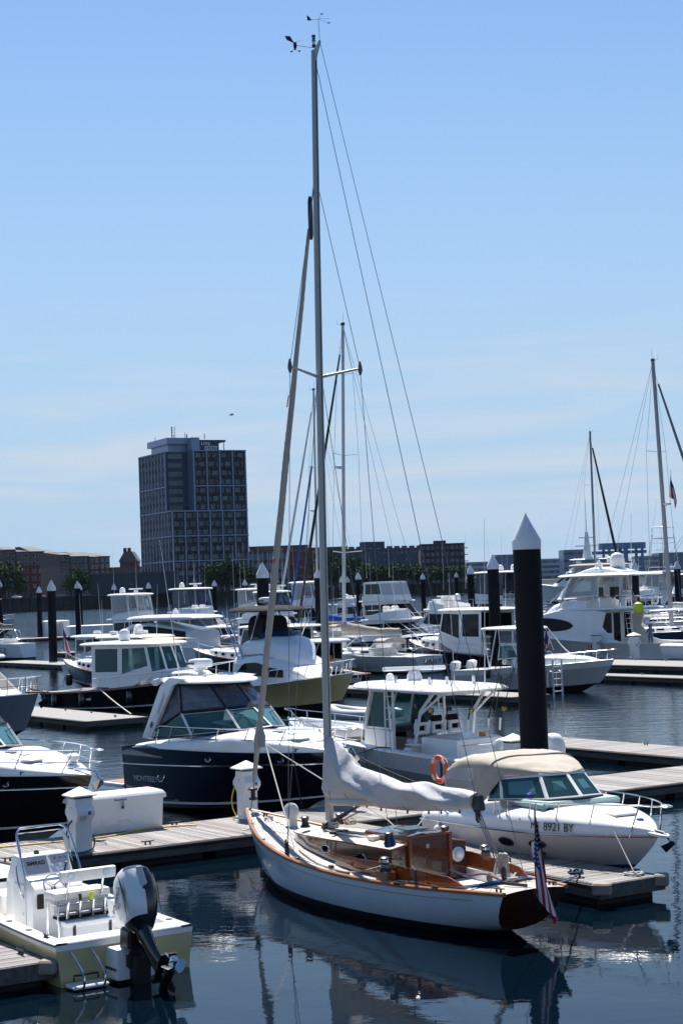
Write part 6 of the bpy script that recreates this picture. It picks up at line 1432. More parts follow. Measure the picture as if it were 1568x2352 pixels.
MB().tube([(3.9, 1.15, 1.1), (3.5, 1.15, 1.1)], .13, 12).build('rolled_bolster', VINYLW, T.o, True); MB().box((3.6, 1.1, 1.3), (.5, .3, .06)).build('side_seat', VINYLW, T.o, bevel=.02)
# rods with reels
for i, (x, y, tx, tz, ln) in enumerate(((3.55, 1.0, .25, 5.6, 0), (2.9, .95, -.3, 4.6, 0), (2.7, .5, -.9, 4.9, 0), (2.1, .1, -.9, 4.6, 0), (1.9, -.5, -1.1, 4.7, 0), (1.85, -.9, -1.2, 4.5, 0))):
    a_ = Vector((x, y, 2.05)); b_ = Vector((x+tx, y-.1, tz)); o = bar('fishing_rod', BLACKP, T.o, [a_, a_.lerp(b_, .25), b_], [.026, .014, .005], 5)
    MB().lathe([(.07, -.06), (.075, -.05), (.04, -.04), (.04, .04), (.075, .05), (.07, .06)], a_.lerp(b_, .12)+Vector((-.06, 0, 0)), 12, axis=(0, 1, 0)).build('reel', mat('gold_reel', (.45, .3, .06), .25, metal=.8) if i % 2 else BLACKG, o, True)
    bar('rod_holder', WHITE, o, [a_-Vector((-.06, 0, .35)), a_+Vector((0, 0, .02))], .035, 8)
o = bar('net_handle', DARKM, T.o, [(2.3, -1.0, 2.1), (1.9, -1.05, 3.3)], .018, 6)
rim = [Vector((1.75+.1*cos(t), -1.05+.26*cos(t), 3.55+.28*sin(t))) for t in [2*pi*i/20 for i in range(20)]]; MB().tube(rim, .012, 5, closed=True).build('net_hoop', BLACKP, o)
b = MB()
for i in range(20):
    c_ = Vector((1.7, -1.0, 3.0)); b.tube([rim[i], rim[i].lerp(c_, .5)+Vector((.0, 0, -.12)), c_+Vector((.06*cos(i), .12*sin(i*.9), -.1))], .005, 3)
for k in (.25, .5, .75): b.tube([r_.lerp(Vector((1.7, -1.0, 2.95)), k)*1. for r_ in rim], .004, 3, closed=True)
b.build('net_mesh', BLACKP, o)
oa = open_array(T, (5.4, -.2, 3.1), 2.0, R(60), None, 1.3); MB().box((5.2, -.2, 3.07), (.7, .6, .12)).build('radar_plinth', WHITE, T.o, bevel=.04)
satdome(T, (6.2, .2, 3.07), .13, .28, 'gps_dome'); 
for x, y in ((5.0, .75), (3.2, .7), (3.0, .2), (2.6, -.5)): MB().lathe([(.06, 0), (.04, .04), (.05, .1), (.05, .24), (.03, .27)], (x, y, 3.06), 10).build('deck_lamp', CHROME if x > 4 else WHITE2, T.o, True)
antenna(T, (2.3, .4, 3.05), 3.4, (.1, 0)); antenna(T, (2.3, -.7, 3.05), 5., (-.3, 0))
for y in (-.85, 0, .85):
    b = MB(); rg_ = []
    for a, dx, dy in ((0, .12, .1), (.06, .28, .22), (.2, .36, .27), (.45, .38, .27), (.62, .3, .24), (.72, .2, .16)):
        c_ = Vector((-.62-.35*a, y, 1.72-a)); rg_.append([c_+Vector((dx*math.copysign(abs(cos(t))**.8, cos(t)), dy*math.copysign(abs(sin(t))**.7, sin(t)), -dx*.25*cos(t))) for t in [2*pi*j/16 for j in range(16)]])
    o = b.loft(rg_, cap=True).build('outboard', WHITE, T.o, True); MB().box((-.75, y, .6), (.3, .2, 1.1)).build('outboard_leg', WHITE2, o, bevel=.04); MB().lathe([(.05, 0), (.045, .02)], (-1.0, y+.2, 1.35), 10, axis=(-.6, .8, 0)).build('cowl_badge', BLACKP, o)
bow_rail(T, h, 8.8, .3, 4, inset=.16, fwd=.05, r=.018)
bar('spring_line', ROPEK, T.o, smooth_pts([(8.6, h.at(8.6)[0], h.at(8.6)[1]+.06), (6.5, h.at(6.5)[0]+.05, .9), (4.6, h.at(4.6)[0]+.05, h.at(4.6)[1]+.07), (4.2, h.at(4.2)[0]-.2, h.at(4.2)[1]+.08)], 6), .02, 5)
for x in (7.6, 5.4): bar('fender_line', ROPEK, T.o, [(x, h.at(x)[0]-.1, h.at(x)[1]+.05), (x, h.at(x)[0]+.02, h.at(x)[1]), (x-.05, h.at(x)[0]-.1, .45)], .014, 5)
bar('mooring_line', ROPEK, T.o, sag((8.2, h.at(8.2)[0]-.1, h.at(8.2)[1]+.06), T.loc(on_main(main_s(T.w((1.6, 3.5, 0)))[0], 2.85, DZ+.08)), .15), .02, 5)
# ---------------------------------------------------------------- the rest of the fleet
def berth(pbow, pstern, dist, head, name, label, cat='motorboat', grp=None):
    """a boat lying between two photo columns at a mean distance, on a given heading; length follows"""
    a = R(head); lat = abs(pbow-pstern)*dist/F
    L = lat/max(.2, abs(cos(a)))
    m = AT((pbow+pstern)/2, 1340, dist)
    # perspective makes the near half wider: shift a little
    return Boat(name, label, cat, (m.x-cos(a)*L/2, m.y-sin(a)*L/2), a, grp), L
def win_strip(bt, name, m, pts_lo, pts_hi, off=.015):
    for sg in (1, -1):
        lo = [Vector((x, sg*(y+off), z)) for x, y, z in pts_lo]; hi = [Vector((x, sg*(y+off), z)) for x, y, z in pts_hi]
        MB().grid([lo, hi]).build(name, m, bt.o)
def downeast(bt, L, B, hm, hx=(.28, .62), zr=3.3, roofm=None, rail_=True, dom=1, trunk=.6, awning=False, glass=None, boot=WHITE):
    h = PH(L, B, .95, 1.95, ws=.88, tm=.45, pw=2.3, cs=.86, cb=.25, zc0=.05, zc1=.6, sp=1.7, rake=1.2, fl=1.5)
    power_hull(bt, h, [BOTTOM, hm, boot], [(.06, 2), (.93, 1), (1., 2)], rub=TEAKTRIM, rubr=.03)
    x0, x1 = hx[0]*L, hx[1]*L
    deck(bt, h, WHITE2, x0-.1); MB().add([(.1, -B*.38, .55), (.1, B*.38, .55), (x0, B*.4, .55), (x0, -B*.4, .55)], [(0, 1, 2, 3)]).build('cockpit_floor', WHITE2, bt.o)
    b = MB()
    for sg in (1, -1):
        xs_ = [.05+(x0-.05)*i/8 for i in range(9)]
        b.grid([[Vector((x, sg*h.at(x)[0], h.at(x)[1]+.01)), Vector((x, sg*(h.at(x)[0]-.22), h.at(x)[1]+.03)), Vector((x, sg*(h.at(x)[0]-.24), .55))] for x in xs_])
    b.build('cockpit_coaming', WHITE, bt.o, True)
    w0 = B*.4; z0 = h.at(x0)[1]
    # trunk cabin ahead of the wheelhouse
    xt = L*.86; tw = lambda x: min(w0*.95, h.at(x)[0]-.28)*interp([(x1-.3, 1), (xt-.8, .95), (xt, .5)], x)
    dome(bt, 'trunk_cabin', WHITE, x1-.3, xt, lambda x: max(.05, tw(x)), lambda x: h.at(x)[1]-.05, lambda x: interp([(x1-.3, trunk+.1), (xt-.9, trunk*.8), (xt, .12)], x), n=16, e=.35)
    for k in range(3):
        x = x1+.3+k*(xt-x1-1.2)/3
        for sg in (1, -1): porthole(bt, (x, sg*(tw(x)+.012), h.at(x)[1]+trunk*.35), (0, sg, .1), .19, .1, CHROME)
    zt0 = h.at(x1)[1]+trunk
    base = [(x0, w0), (x0+(x1-x0)*.45, w0), (x1-.25, w0*.98), (x1+.3, w0*.55), (x1+.42, 0)]; top = [(x0-.05, w0*.93), (x0+(x1-x0)*.45, w0*.93), (x1-.75, w0*.9), (x1-.3, w0*.5), (x1-.22, 0)]
    zb = [z0-.1, z0-.05, zt0-.25, zt0-.1, zt0-.08]
    g = glass or SEEGLASS
    house_fn(bt, base, top, zb, zr, g)
    slab(bt, 'roof', roofm or WHITE, [(x0-.9, 0), (x0-.85, w0*.75), (x0-.5, w0), (x1-.8, w0*1.02), (x1-.05, w0*.6), (x1+.08, 0)], zr-.02, .12, .1)
    if awning:
        MB().grid([[Vector((x, y, zr-.05-.12*k+.08*(1-(y/w0)**2))) for y in (-w0, -w0*.5, 0, w0*.5, w0)] for k, x in ((0, x0-.8), (.4, x0-1.8), (1, x0-2.9))]).build('cockpit_awning', CANVASB, bt.o, True)
        for sg in (1, -1): bar('awning_pole', CHROME, bt.o, [(x0-2.9, sg*w0*.95, zr-.15), (x0-2.9, sg*w0*.98, 1.)], .02, 5)
    MB().box((x1-.6, 0, zt0-.1), (.6, w0*1.6, .3)).build('dash', TEAKTRIM, bt.o); MB().box((x0+.9, -w0*.5, z0+.3), (.5, .6, 1.1)).build('helm_seat', VINYLW, bt.o, bevel=.06); MB().box((x0+.9, w0*.5, z0+.3), (.5, .6, 1.1)).build('helm_seat', VINYLW, bt.o, bevel=.06)
    if rail_: bow_rail(bt, h, x0+.4, .62, 6, inset=.1, fwd=.12, r=.018)
    for k in range(dom):
        p = (x0+.6+k*.9, (.25, -.35, .5)[k % 3]*w0, zr+.2); (radome if k % 2 == 0 else satdome)(bt, p, .3)
    antenna(bt, (x0+.4, w0*.7, zr+.1), 2.6); antenna(bt, (x0+.4, -w0*.7, zr+.1), 3.2, (-.2, 0))
    for k in range(4): MB().box((x0+(x1-x0)*.1+k*.22, -w0-.012, z0+.12), (.2, .012, .07)).build('vent_slot', DARKM, bt.o)
    MB().box((x1+1.6, 0, h.at(x1+1.6)[1]+trunk*.98), (.55, .55, .05)).build('foredeck_hatch', PALEGREY, bt.o, bevel=.015)
    cleat(bt.o, L-1., .0, h.at(L-1)[1]+.04, 0, 1.1)
    return h
def house_fn(bt, base, top, zb, zr, g):
    n = len(base)
    house(bt, 'wheelhouse', WHITE, base, top, zb, [zr]*n, [(0, .12, .9, .42, .92), (1, .06, .94, .36, .92), (2, .08, .92, .16, .92), (3, .08, .92, .14, .92)], g, True, roof=False, frame=None)
def enclosure(bt, base, top, z0, z1, glassm=None, framem=None, name='enclosure'):
    n = len(base)
    house(bt, name+'_frame', framem or WHITE2, base, top, z0, z1, [(i, .05, .95, .06, .94) for i in range(n-1)], glassm or CLEARVINYL, True, roof=False, wname='vinyl_panel')
def motor_yacht(bt, L, B, hm, fs=1.4, fb=2.3, hx=(.2, .68), zh=3.4, fly=(.22, .55), zf=6.0, dark=None, encl=CLEARVINYL, topm=None, domes=1, array=True, band=True, hardtop=True, slope=1.1, visor=None, tower=0., rails=True, hullband=None, seat=True, aft_open=True):
    h = PH(L, B, fs, fb, ws=.92, tm=.42, pw=2.4, cs=.88, cb=.28, zc0=.08, zc1=.7, sp=1.6, rake=L*.12, fl=1.4)
    power_hull(bt, h, [BOTTOM, hm, hullband or hm], [(.55, 1), (.72, 2), (1., 1)], rub=CHROME if hm is not WHITE else PALEGREY, rubr=.03)
    x0, x1 = hx[0]*L, hx[1]*L; w0 = B*.40; dk = dark or DARKGLASS
    deck(bt, h, WHITE, x0-.1); zc = fs-.55
    MB().add([(.1, -B*.4, zc), (.1, B*.4, zc), (x0+.3, B*.4, zc), (x0+.3, -B*.4, zc)], [(0, 1, 2, 3)]).build('cockpit_floor', WHITE2, bt.o)
    b = MB()
    for sg in (1, -1):
        xs_ = [.05+(x0-.05)*i/6 for i in range(7)]
        b.grid([[Vector((x, sg*h.at(x)[0], h.at(x)[1]+.01)), Vector((x, sg*(h.at(x)[0]-.22), h.at(x)[1]+.03)), Vector((x, sg*(h.at(x)[0]-.24), zc))] for x in xs_])
    b.build('cockpit_coaming', WHITE, bt.o, True)
    # deckhouse, swept front
    zb = [h.at(x0)[1]-.4, h.at(x0+(x1-x0)*.5)[1]-.1, h.at(x1-.3)[1]-.1, h.at(min(L-.5, x1+.8))[1]-.05, h.at(min(L-.5, x1+1.))[1]-.05]
    base = [(x0, w0), ((x0+x1)/2, w0), (x1-.2, w0*.92), (x1+.75, w0*.5), (x1+1., 0)]; top = [(x0, w0*.94), ((x0+x1)/2, w0*.94), (x1-slope*1.6, w0*.86), (x1-slope, w0*.48), (x1-slope*.9, 0)]
    house(bt, 'deckhouse', WHITE, base, top, zb, zh, [(0, .12, .95, .45, .86, dk), (1, .03, .96, .42, .86, dk), (2, .04, .96, .2, .86, dk), (3, .04, .97, .18, .86, dk)], dk, False)
    MB().add([(x0-.01, -w0*.5, zc+.05), (x0-.01, w0*.2, zc+.05), (x0-.01, w0*.2, zh-.3), (x0-.01, -w0*.5, zh-.3)], [(0, 1, 2, 3)]).build('saloon_door', DARKGLASS, bt.o); MB().add([(x0, -w0, zb[0]), (x0, w0, zb[0]), (x0, w0*.94, zh), (x0, -w0*.94, zh)], [(0, 1, 2, 3)]).build('aft_bulkhead', WHITE2, bt.o)
    # flybridge
    f0, f1 = fly[0]*L, fly[1]*L; wf = w0*.98
    slab(bt, 'flybridge_deck', WHITE, [(f0-1.1, 0), (f0-1.05, wf*.8), (f0-.6, wf*1.02), (f1-.4, wf*.98), (f1+.5, wf*.5), (f1+.7, 0)], zh-.03, .16, .02)
    cz = zh+.75
    cb_ = [(f0, wf), (f1-.8, wf*.95), (f1+.1, wf*.55), (f1+.35, 0)]; ct_ = [(f0+.1, wf*.97), (f1-.9, wf*.9), (f1-.1, wf*.5), (f1+.1, 0)]
    house(bt, 'flybridge_coaming', WHITE, cb_, ct_, zh+.05, [zh+.45, cz, cz+.05, cz+.05], [(2, .1, .9, .5, .9, visor)] if visor else [], roof=False)
    if hardtop:
        tp = [(f0-.2, wf*.9), (f1-1.3, wf*.85), (f1-.7, wf*.48), (f1-.55, 0)]
        if encl: enclosure(bt, ct_, tp, [zh+.47, cz+.02, cz+.07, cz+.07], zf-.18, encl, BLACKP if encl is VINYL else WHITE2)
        else:
            for sg in (1, -1):
                for x, xx in ((f0+.2, f0), (f1-1., f1-1.5)): bar('hardtop_post', WHITE2, bt.o, [(x, sg*wf*.95, zh+.3), (xx, sg*wf*.88, zf-.1)], .045, 6)
                bar('hardtop_brace', WHITE2, bt.o, [(f0+1.2, sg*wf*.92, zh+.6), (f0+.2, sg*wf*.88, zf-.2)], .035, 6)
        slab(bt, 'hardtop', topm or WHITE, [(f0-.9, 0), (f0-.85, wf*.75), (f0-.4, wf), (f1-1.2, wf*.97), (f1-.4, wf*.6), (f1-.25, 0)], zf-.2, .14, .1)
    if seat:
        for y in (-.5, .45): MB().box(((f0+f1)/2-.2, y, zh+.75), (.5, .55, .9)).build('helm_seat', VINYLW, bt.o, bevel=.08); 
        MB().box((f1-.6, 0, zh+.55), (.7, 1.5, .8)).build('helm_console', WHITE2, bt.o, bevel=.06)
    zz = zf+.06 if hardtop else zh+.8
    if array: open_array(bt, ((f0+f1)/2-.2, .3, zz), 1.5, R(50), None, 1.3)
    for k in range(domes): satdome(bt, (f0+.5+k*.9, (-.5, .5, 0)[k % 3], zz), .3, .6)
    antenna(bt, (f0+.3, wf*.8, zf-.1), 4.2); antenna(bt, (f0+.3, -wf*.8, zf-.1), 5., (-.2, 0))
    if rails: bow_rail(bt, h, x1-1., .7, 6, inset=.12, fwd=.15, r=.02, mid=True)
    for x in (f0-.9, f0-.3): 
        for sg in (1, -1): bar('fly_stanchion', CHROME, bt.o, [(x, sg*wf*.95, zh+.1), (x, sg*wf*.95, zh+.85)], .018, 5)
    bar('fly_rail', CHROME, bt.o, [(f0+.1, wf*.95, zh+.85), (f0-.9, wf*.95, zh+.85), (f0-.95, 0, zh+.85), (f0-.9, -wf*.95, zh+.85), (f0+.1, -wf*.95, zh+.85)], .02, 5)
    for sg in (1, -1): 
        for k in range(2):
            p = h.side(L*(.55+.14*k), .72, sg); porthole(bt, p, (0, sg, .25), .28, .11, CHROME)
    if tower:
        tb = zf; tt = zf+tower
        for sg in (1, -1):
            for x, q in ((f0-.6, .25), (f1-1.3, -.6)): bar('tower_leg', ALUW, bt.o, [(x, sg*wf*.95, zh+.2), (x+q, sg*wf*.45, tt)], .04, 6)
            for k in (.4, .7): bar('tower_brace', ALUW, bt.o, [(f0-.6+.25*k, sg*wf*(.95-.5*k), zh+.2+(tt-zh)*k), (f1-1.3-.6*k, sg*wf*(.95-.5*k), zh+.2+(tt-zh)*k)], .028, 5)
        slab(bt, 'tower_top', WHITE, [(f0-.5, 0), (f0-.4, wf*.5), (f1-1.7, wf*.5), (f1-1.6, 0)], tt+.9, .08, .04); slab(bt, 'tower_platform', WHITE, [(f0-.5, 0), (f0-.4, wf*.5), (f1-1.7, wf*.5), (f1-1.6, 0)], tt-.5, .1, .0)
        for sg in (1, -1):
            for x in (f0-.3, f1-1.8): bar('tower_post', ALUW, bt.o, [(x, sg*wf*.45, tt-.4), (x, sg*wf*.45, tt+.9)], .028, 5)
        satdome(bt, (f0+.5, 0, tt+1.05), .3, .6); bar('outrigger', ALUW, bt.o, [(f1-1., wf, zh+.5), (f0-1.5, wf*1.8, tt+4)], [.04, .01], 5)
    return h
def sail_yacht(bt, L, B, hm, mastx, mtop, mlean=0., boot=BOTTOM, cover=None, fs=1.15, fb=1.5, spread=((.33, 1.1), (.64, .85)), mastm=None, jib=None, boomlen=.38, mr=.11, dodger=True, radar=None, arch=False, transom=None, jr=.09, mastdir=None):
    h = PH(L, B, fs, fb, ws=.72, tm=.45, pw=2.1, cs=.55, cb=.25, zc0=-.15, zc1=.3, sp=1.3, rake=1.1, fl=.55, srake=-.5, draft=.6)
    power_hull(bt, h, [BOTTOM, hm, WHITE], [(.2, 0), (.3, 2), (1., 1)], rub=ALUW, rubr=.025)
    deck(bt, h, WHITE, .1, drop=.01)
    x0, x1 = L*.3, L*.8; wf = lambda x: min(B*.32, h.at(x)[0]-.35)*interp([(x0, 1), (x1-1, .9), (x1, .4)], x)
    dome(bt, 'coachroof', WHITE, x0, x1, lambda x: max(.05, wf(x)), lambda x: h.at(x)[1]-.03, lambda x: interp([(x0, .55), (x1-1.5, .42), (x1, .1)], x), n=18, e=.32)
    for k in range(4):
        x = x0+.5+k*(x1-x0-1.6)/4
        for sg in (1, -1): MB().box((x+.3, sg*(wf(x+.3)+.0), h.at(x)[1]+.25), (.75, .03, .14)).build('cabin_window', DARKGLASS, bt.o, bevel=.01)
    base = Vector((mastx, 0, fs+.4)); tp = Vector((mastx+mlean, 0, mtop)) if mastdir is None else Vector(mastdir)
    b = MB(); b.loft([[base.lerp(tp, k)+Vector((mr*1.25*cos(a)*(1-.25*k), mr*.85*sin(a)*(1-.25*k), 0)) for a in [2*pi*j/14 for j in range(14)]] for k in (0, .25, .5, .75, 1)], cap=True)
    mast = b.build('mast', mastm or ALUW, bt.o, True)
    hh = mtop-base.z
    for i, (k, s_) in enumerate(spread):
        for sg in (1, -1): bar('spreader', ALUW, mast, [base.lerp(tp, k), base.lerp(tp, k)+Vector((-.25*s_, sg*s_, .1))], .03, 5)
    for sg in (1, -1):
        pts = [tp]+[base.lerp(tp, k)+Vector((-.25*s_, sg*s_, .1)) for k, s_ in reversed(spread)]+[Vector((mastx-.3, sg*(h.at(mastx)[0]-.12), h.at(mastx)[1]))]
        bar('cap_shroud', WIRE, bt.o, pts, .016, 4); bar('lower_shroud', WIRE, bt.o, [base.lerp(tp, spread[0][0]), Vector((mastx-.7, sg*(h.at(mastx)[0]-.15), h.at(mastx)[1]))], .014, 4)
        bar('backstay', WIRE, bt.o, [tp, Vector((.2, sg*B*.25, fs+.1))], .014, 4)
        xs_ = [.2+(L-.5)*i/7 for i in range(8)]
        for x in xs_: bar('stanchion', CHROME, bt.o, [(x, sg*max(.05, h.at(x)[0]-.06), h.at(x)[1]), (x, sg*max(.05, h.at(x)[0]-.05), h.at(x)[1]+.62)], .013, 5)
        for z in (.6, .32): bar('lifeline', WIRE, bt.o, [(x, sg*max(.05, h.at(x)[0]-.05), h.at(x)[1]+z) for x in xs_], .008, 4)
    fs_top = base.lerp(tp, .97); bow = Vector((L-.15, 0, fb+.15))
    bar('forestay', WIRE, bt.o, [fs_top, bow], .014, 4)
    if jib:
        n_ = 14; pts = [bow.lerp(fs_top, .04+.9*i/n_) for i in range(n_+1)]; bar('furled_jib', jib, bt.o, pts, [jr*(.6+.6*sin(pi*min(1, .25+.7*i/n_))) for i in range(n_+1)], 8)
    bar('pulpit', CHROME, bt.o, smooth_pts([(L-1.3, h.at(L-1.3)[0]-.05, h.at(L-1.3)[1]+.62), (L-.3, .25, fb+.65), (L+.1, 0, fb+.65), (L-.3, -.25, fb+.65), (L-1.3, -h.at(L-1.3)[0]+.05, h.at(L-1.3)[1]+.62)], 4), .018, 6)
    bar('pushpit', CHROME, bt.o, smooth_pts([(.9, h.at(.9)[0]-.05, fs+.62), (.1, h.at(.1)[0]-.08, fs+.62), (0, 0, fs+.62), (.1, -h.at(.1)[0]+.08, fs+.62), (.9, -h.at(.9)[0]+.05, fs+.62)], 4), .018, 6)
    bl = boomlen*L; zb = fs+1.5
    bar('boom', ALUW, bt.o, [(mastx-.15, 0, zb), (mastx-bl, 0, zb+.05)], .09, 8)
    if cover:
        rows = []
        for i in range(15):
            k = i/14; x = mastx-.0-bl*.98*k; hh_ = lerp(1.0, .45, min(1, k*1.6)); w_ = .24-.06*k
            rows.append([Vector((x, w_*sin(a)*(1+.1*sin(k*20+a)), zb+.05+hh_*.5*(1-cos(a))*.9+.02*sin(k*25))) for a in [2*pi*j/12 for j in range(12)]])
        MB().loft(rows, cap=True).build('sail_cover', cover, bt.o, True)
    bar('boom_vang', ALUW, bt.o, [base+Vector((-.1, 0, .2)), (mastx-1.6, 0, zb)], .035, 6)
    if dodger: dome(bt, 'dodger', CLEARVINYL, x0-.9, x0+.7, lambda x: B*.3, lambda x: fs+.3, lambda x: interp([(x0-.9, .95), (x0, .95), (x0+.7, .3)], x), n=8, e=.55); dome(bt, 'dodger_roof', CANVASB, x0-.95, x0+.1, lambda x: B*.29, lambda x: fs+.95, lambda x: .32, n=6, e=.7)
    if radar: MB().lathe([(.05, 0), (.28, .04), (.3, .1), (.28, .2), (.1, .24)], base.lerp(tp, radar)+Vector((.42, 0, 0)), 16).build('radome', WHITE, mast, True); bar('radar_bracket', ALUW, mast, [base.lerp(tp, radar), base.lerp(tp, radar)+Vector((.42, 0, 0))], .04, 5)
    q = tp; bar('masthead_antenna', DARKM, mast, [q, q+Vector((-.1, 0, .9))], .012, 4); bar('wind_arm', DARKM, mast, [q, q+Vector((.45, .1, .15)), q+Vector((.45, .1, .4))], .014, 4); MB().box(q+Vector((0, 0, .12)), (.3, .12, .2)).build('masthead_fitting', DARKM, mast)
    for sg in (1, -1): MB().box((1.2, sg*(B*.3), fs+.75), (.3, .12, .4)).build('stern_locker', CANVASG, bt.o, bevel=.03)
    o = MB().tube([Vector((1.3, .55*cos(t), fs+.9+.5*sin(t))) for t in [2*pi*i/20 for i in range(20)]], .018, 5, closed=True).build('steering_wheel', CHROME, bt.o, True)
    for k in range(3): bar('spoke', CHROME, o, [(1.3, .55*cos(k*pi/3), fs+.9+.5*sin(k*pi/3)), (1.3, -.55*cos(k*pi/3), fs+.9-.5*sin(k*pi/3))], .012, 4)
    return h
# A grey-hulled flybridge yacht cut by the left edge
bp_ = G(88, 1592, 2.25); a_ = R(-50); L = 13.5
A_ = Boat('motor_yacht', 'grey hulled flybridge yacht with bow pulpit above the black express cruiser', 'motorboat', (bp_.x-L*cos(a_), bp_.y-L*sin(a_)), a_)
h = motor_yacht(A_, L, 4.3, HULLGREY, 1.6, 2.25, (.2, .74), 3.6, (.22, .6), 6., encl=VINYL, dark=mat('grey_window_cover', (.12, .115, .11), .8), slope=2.2)
MB().prism([Vector((0, -.35, 0)), Vector((.9, -.2, 0)), Vector((1.0, 0, 0)), Vector((.9, .2, 0)), Vector((0, .35, 0))], (L-.4, 0, 2.26), (L-.4, 0, 2.33)).build('bow_platform', TEAKTRIM, A_.o)
o = bar('anchor', DARKM, A_.o, [(L-.6, 0, 2.4), (L+.4, 0, 2.3), (L+.5, 0, 1.95)], .05, 6); MB().prism([Vector((0, -.25, 0)), Vector((.15, 0, .15)), Vector((0, .25, 0)), Vector((-.2, 0, -.25))], (L+.45, 0, 1.9), (L+.4, 0, 1.88)).build('anchor_fluke', DARKM, o)
# B brown-black downeast cruiser
B_, L = berth(548, 112, 95, -35, 'downeast_cruiser', 'brown-black hulled downeast cruiser with white wheelhouse beside the grey finger dock')
h = downeast(B_, L, 3.9, BROWNBLACK, (.3, .66), 3.45, dom=2, boot=WHITE)
for x in (1.2, 3.2, 6.4): p = h.side(x, .4, -1); fender(B_, p+Vector((0, -.2, -.3)), .2, .8, NAVY, Vector((p.x, -h.at(x)[0], h.at(x)[1])))
bar('mooring_line', ROPEW, B_.o, sag((4.6, -h.at(4.6)[0], h.at(4.6)[1]+.05), B_.loc(G(302, 1640, DZ+.05)), .05), .03, 5)
# C yellow-hulled convertible with black bimini
C_, L = berth(803, 500, 90, -58, 'sport_convertible', 'pale yellow hulled sportfishing boat with black bimini over its flybridge')
h = PH(L, 4.2, 1.1, 2.05, ws=.9, tm=.42, pw=2.2, cs=.84, cb=.2, zc0=.05, zc1=.7, sp=1.9, rake=1.6, fl=1.7)
power_hull(C_, h, [BOTTOM, YELLOWH, WHITE], [(.96, 1), (1., 2)], rub=CHROME, rubr=.03); deck(C_, h, WHITE, .2)
sd_ = lambda x: interp([(L*.3, 1.75), (L*.5, 1.7), (L*.64, 1.0), (L*.72, .45), (L*.76, .1)], x)
dome(C_, 'deckhouse', WHITE, L*.3, L*.76, lambda x: min(1.72, h.at(x)[0]-.25)*interp([(L*.6, 1), (L*.76, .55)], x), lambda x: h.at(x)[1]-.03, sd_, n=22, e=.4)
for sg in (1, -1):
    ws2 = lambda x: (min(1.72, h.at(x)[0]-.25)*interp([(L*.6, 1), (L*.76, .55)], x))
    lo = []; hi = []
    for i in range(13):
        x = L*(.325+.33*i/12); f_ = sin(pi*min(1, (i+.6)/12.6*.5+.12))
        lo.append(Vector((x, sg*(ws2(x)*1.004+.012), h.at(x)[1]+sd_(x)*.28))); hi.append(Vector((x, sg*(ws2(x)*.985+.02), h.at(x)[1]+sd_(x)*lerp(.3, .68, min(1, i/3+.2)))))
    MB().grid([lo, hi]).build('side_window', DARKGLASS, C_.o, True)
dome(C_, 'flybridge', WHITE, L*.34, L*.66, lambda x: interp([(L*.34, 1.5), (L*.55, 1.4), (L*.66, .5)], x), lambda x: h.at(x)[1]+interp([(L*.34, 1.6), (L*.52, 1.55), (L*.66, .8)], x), lambda x: interp([(L*.34, .75), (L*.5, .85), (L*.6, .6), (L*.66, .1)], x), n=14, e=.5)
MB().grid([[Vector((L*.5-.35*(abs(y)/1.2)**2*1.6+.25-.3*k, y, h.at(L*.5)[1]+2.32+.32*k)) for y in (-1.2, -.8, -.4, 0, .4, .8, 1.2)] for k in (0, 1)]).build('flybridge_visor', DEEPBLUE, C_.o, True)
slab(C_, 'bimini', CANVASBK, [(L*.2, 0), (L*.2, 1.2), (L*.3, 1.6), (L*.46, 1.55), (L*.53, 1.0), (L*.54, 0)], 5.0, .1, .2)
for sg in (1, -1):
    for x, x2 in ((L*.24, L*.3), (L*.5, L*.42)): bar('bimini_bow', CHROME, C_.o, [(x, sg*1.5, 5.0), (x2, sg*1.45, 3.5)], .028, 6)
    bar('tower_ladder_rail', mat('pale_blue_tube', (.3, .42, .6), .4), C_.o, [(L*.2, sg*1.55, 5.05), (L*.33, sg*1.55, 2.6)], .035, 6); bar('tower_ladder_rail', MATS['pale_blue_tube'], C_.o, [(L*.24, sg*1.55, 5.05), (L*.37, sg*1.55, 2.6)], .035, 6)
    for k in range(5): bar('rung', MATS['pale_blue_tube'], C_.o, [(lerp(L*.2, L*.33, .15+k*.18), sg*1.55, lerp(5.05, 2.6, .15+k*.18)), (lerp(L*.24, L*.37, .15+k*.18), sg*1.55, lerp(5.05, 2.6, .15+k*.18))], .022, 5)
dome(C_, 'helm_cover', CANVASBK, L*.3, L*.42, lambda x: .75, lambda x: 3.7, lambda x: 1.1, n=6, e=.5)
o = radome(C_, (L*.36, 0, 5.38), .42, .34); txt('radome_lettering', 'GARMIN', PRINT, o, (L*.36+.1, -.425, 5.55), (1, 0, 0), (0, 0, 1), .15, .006)
bow_rail(C_, h, L*.62, .65, 5, inset=.12, fwd=.05, r=.02, lean=.25); MB().box((L*.83, 0, h.at(L*.83)[1]+.08), (.6, .6, .05)).build('foredeck_hatch', PALEGREY, C_.o, bevel=.015)
antenna(C_, (L*.3, -1.5, 3.2), 5.2)
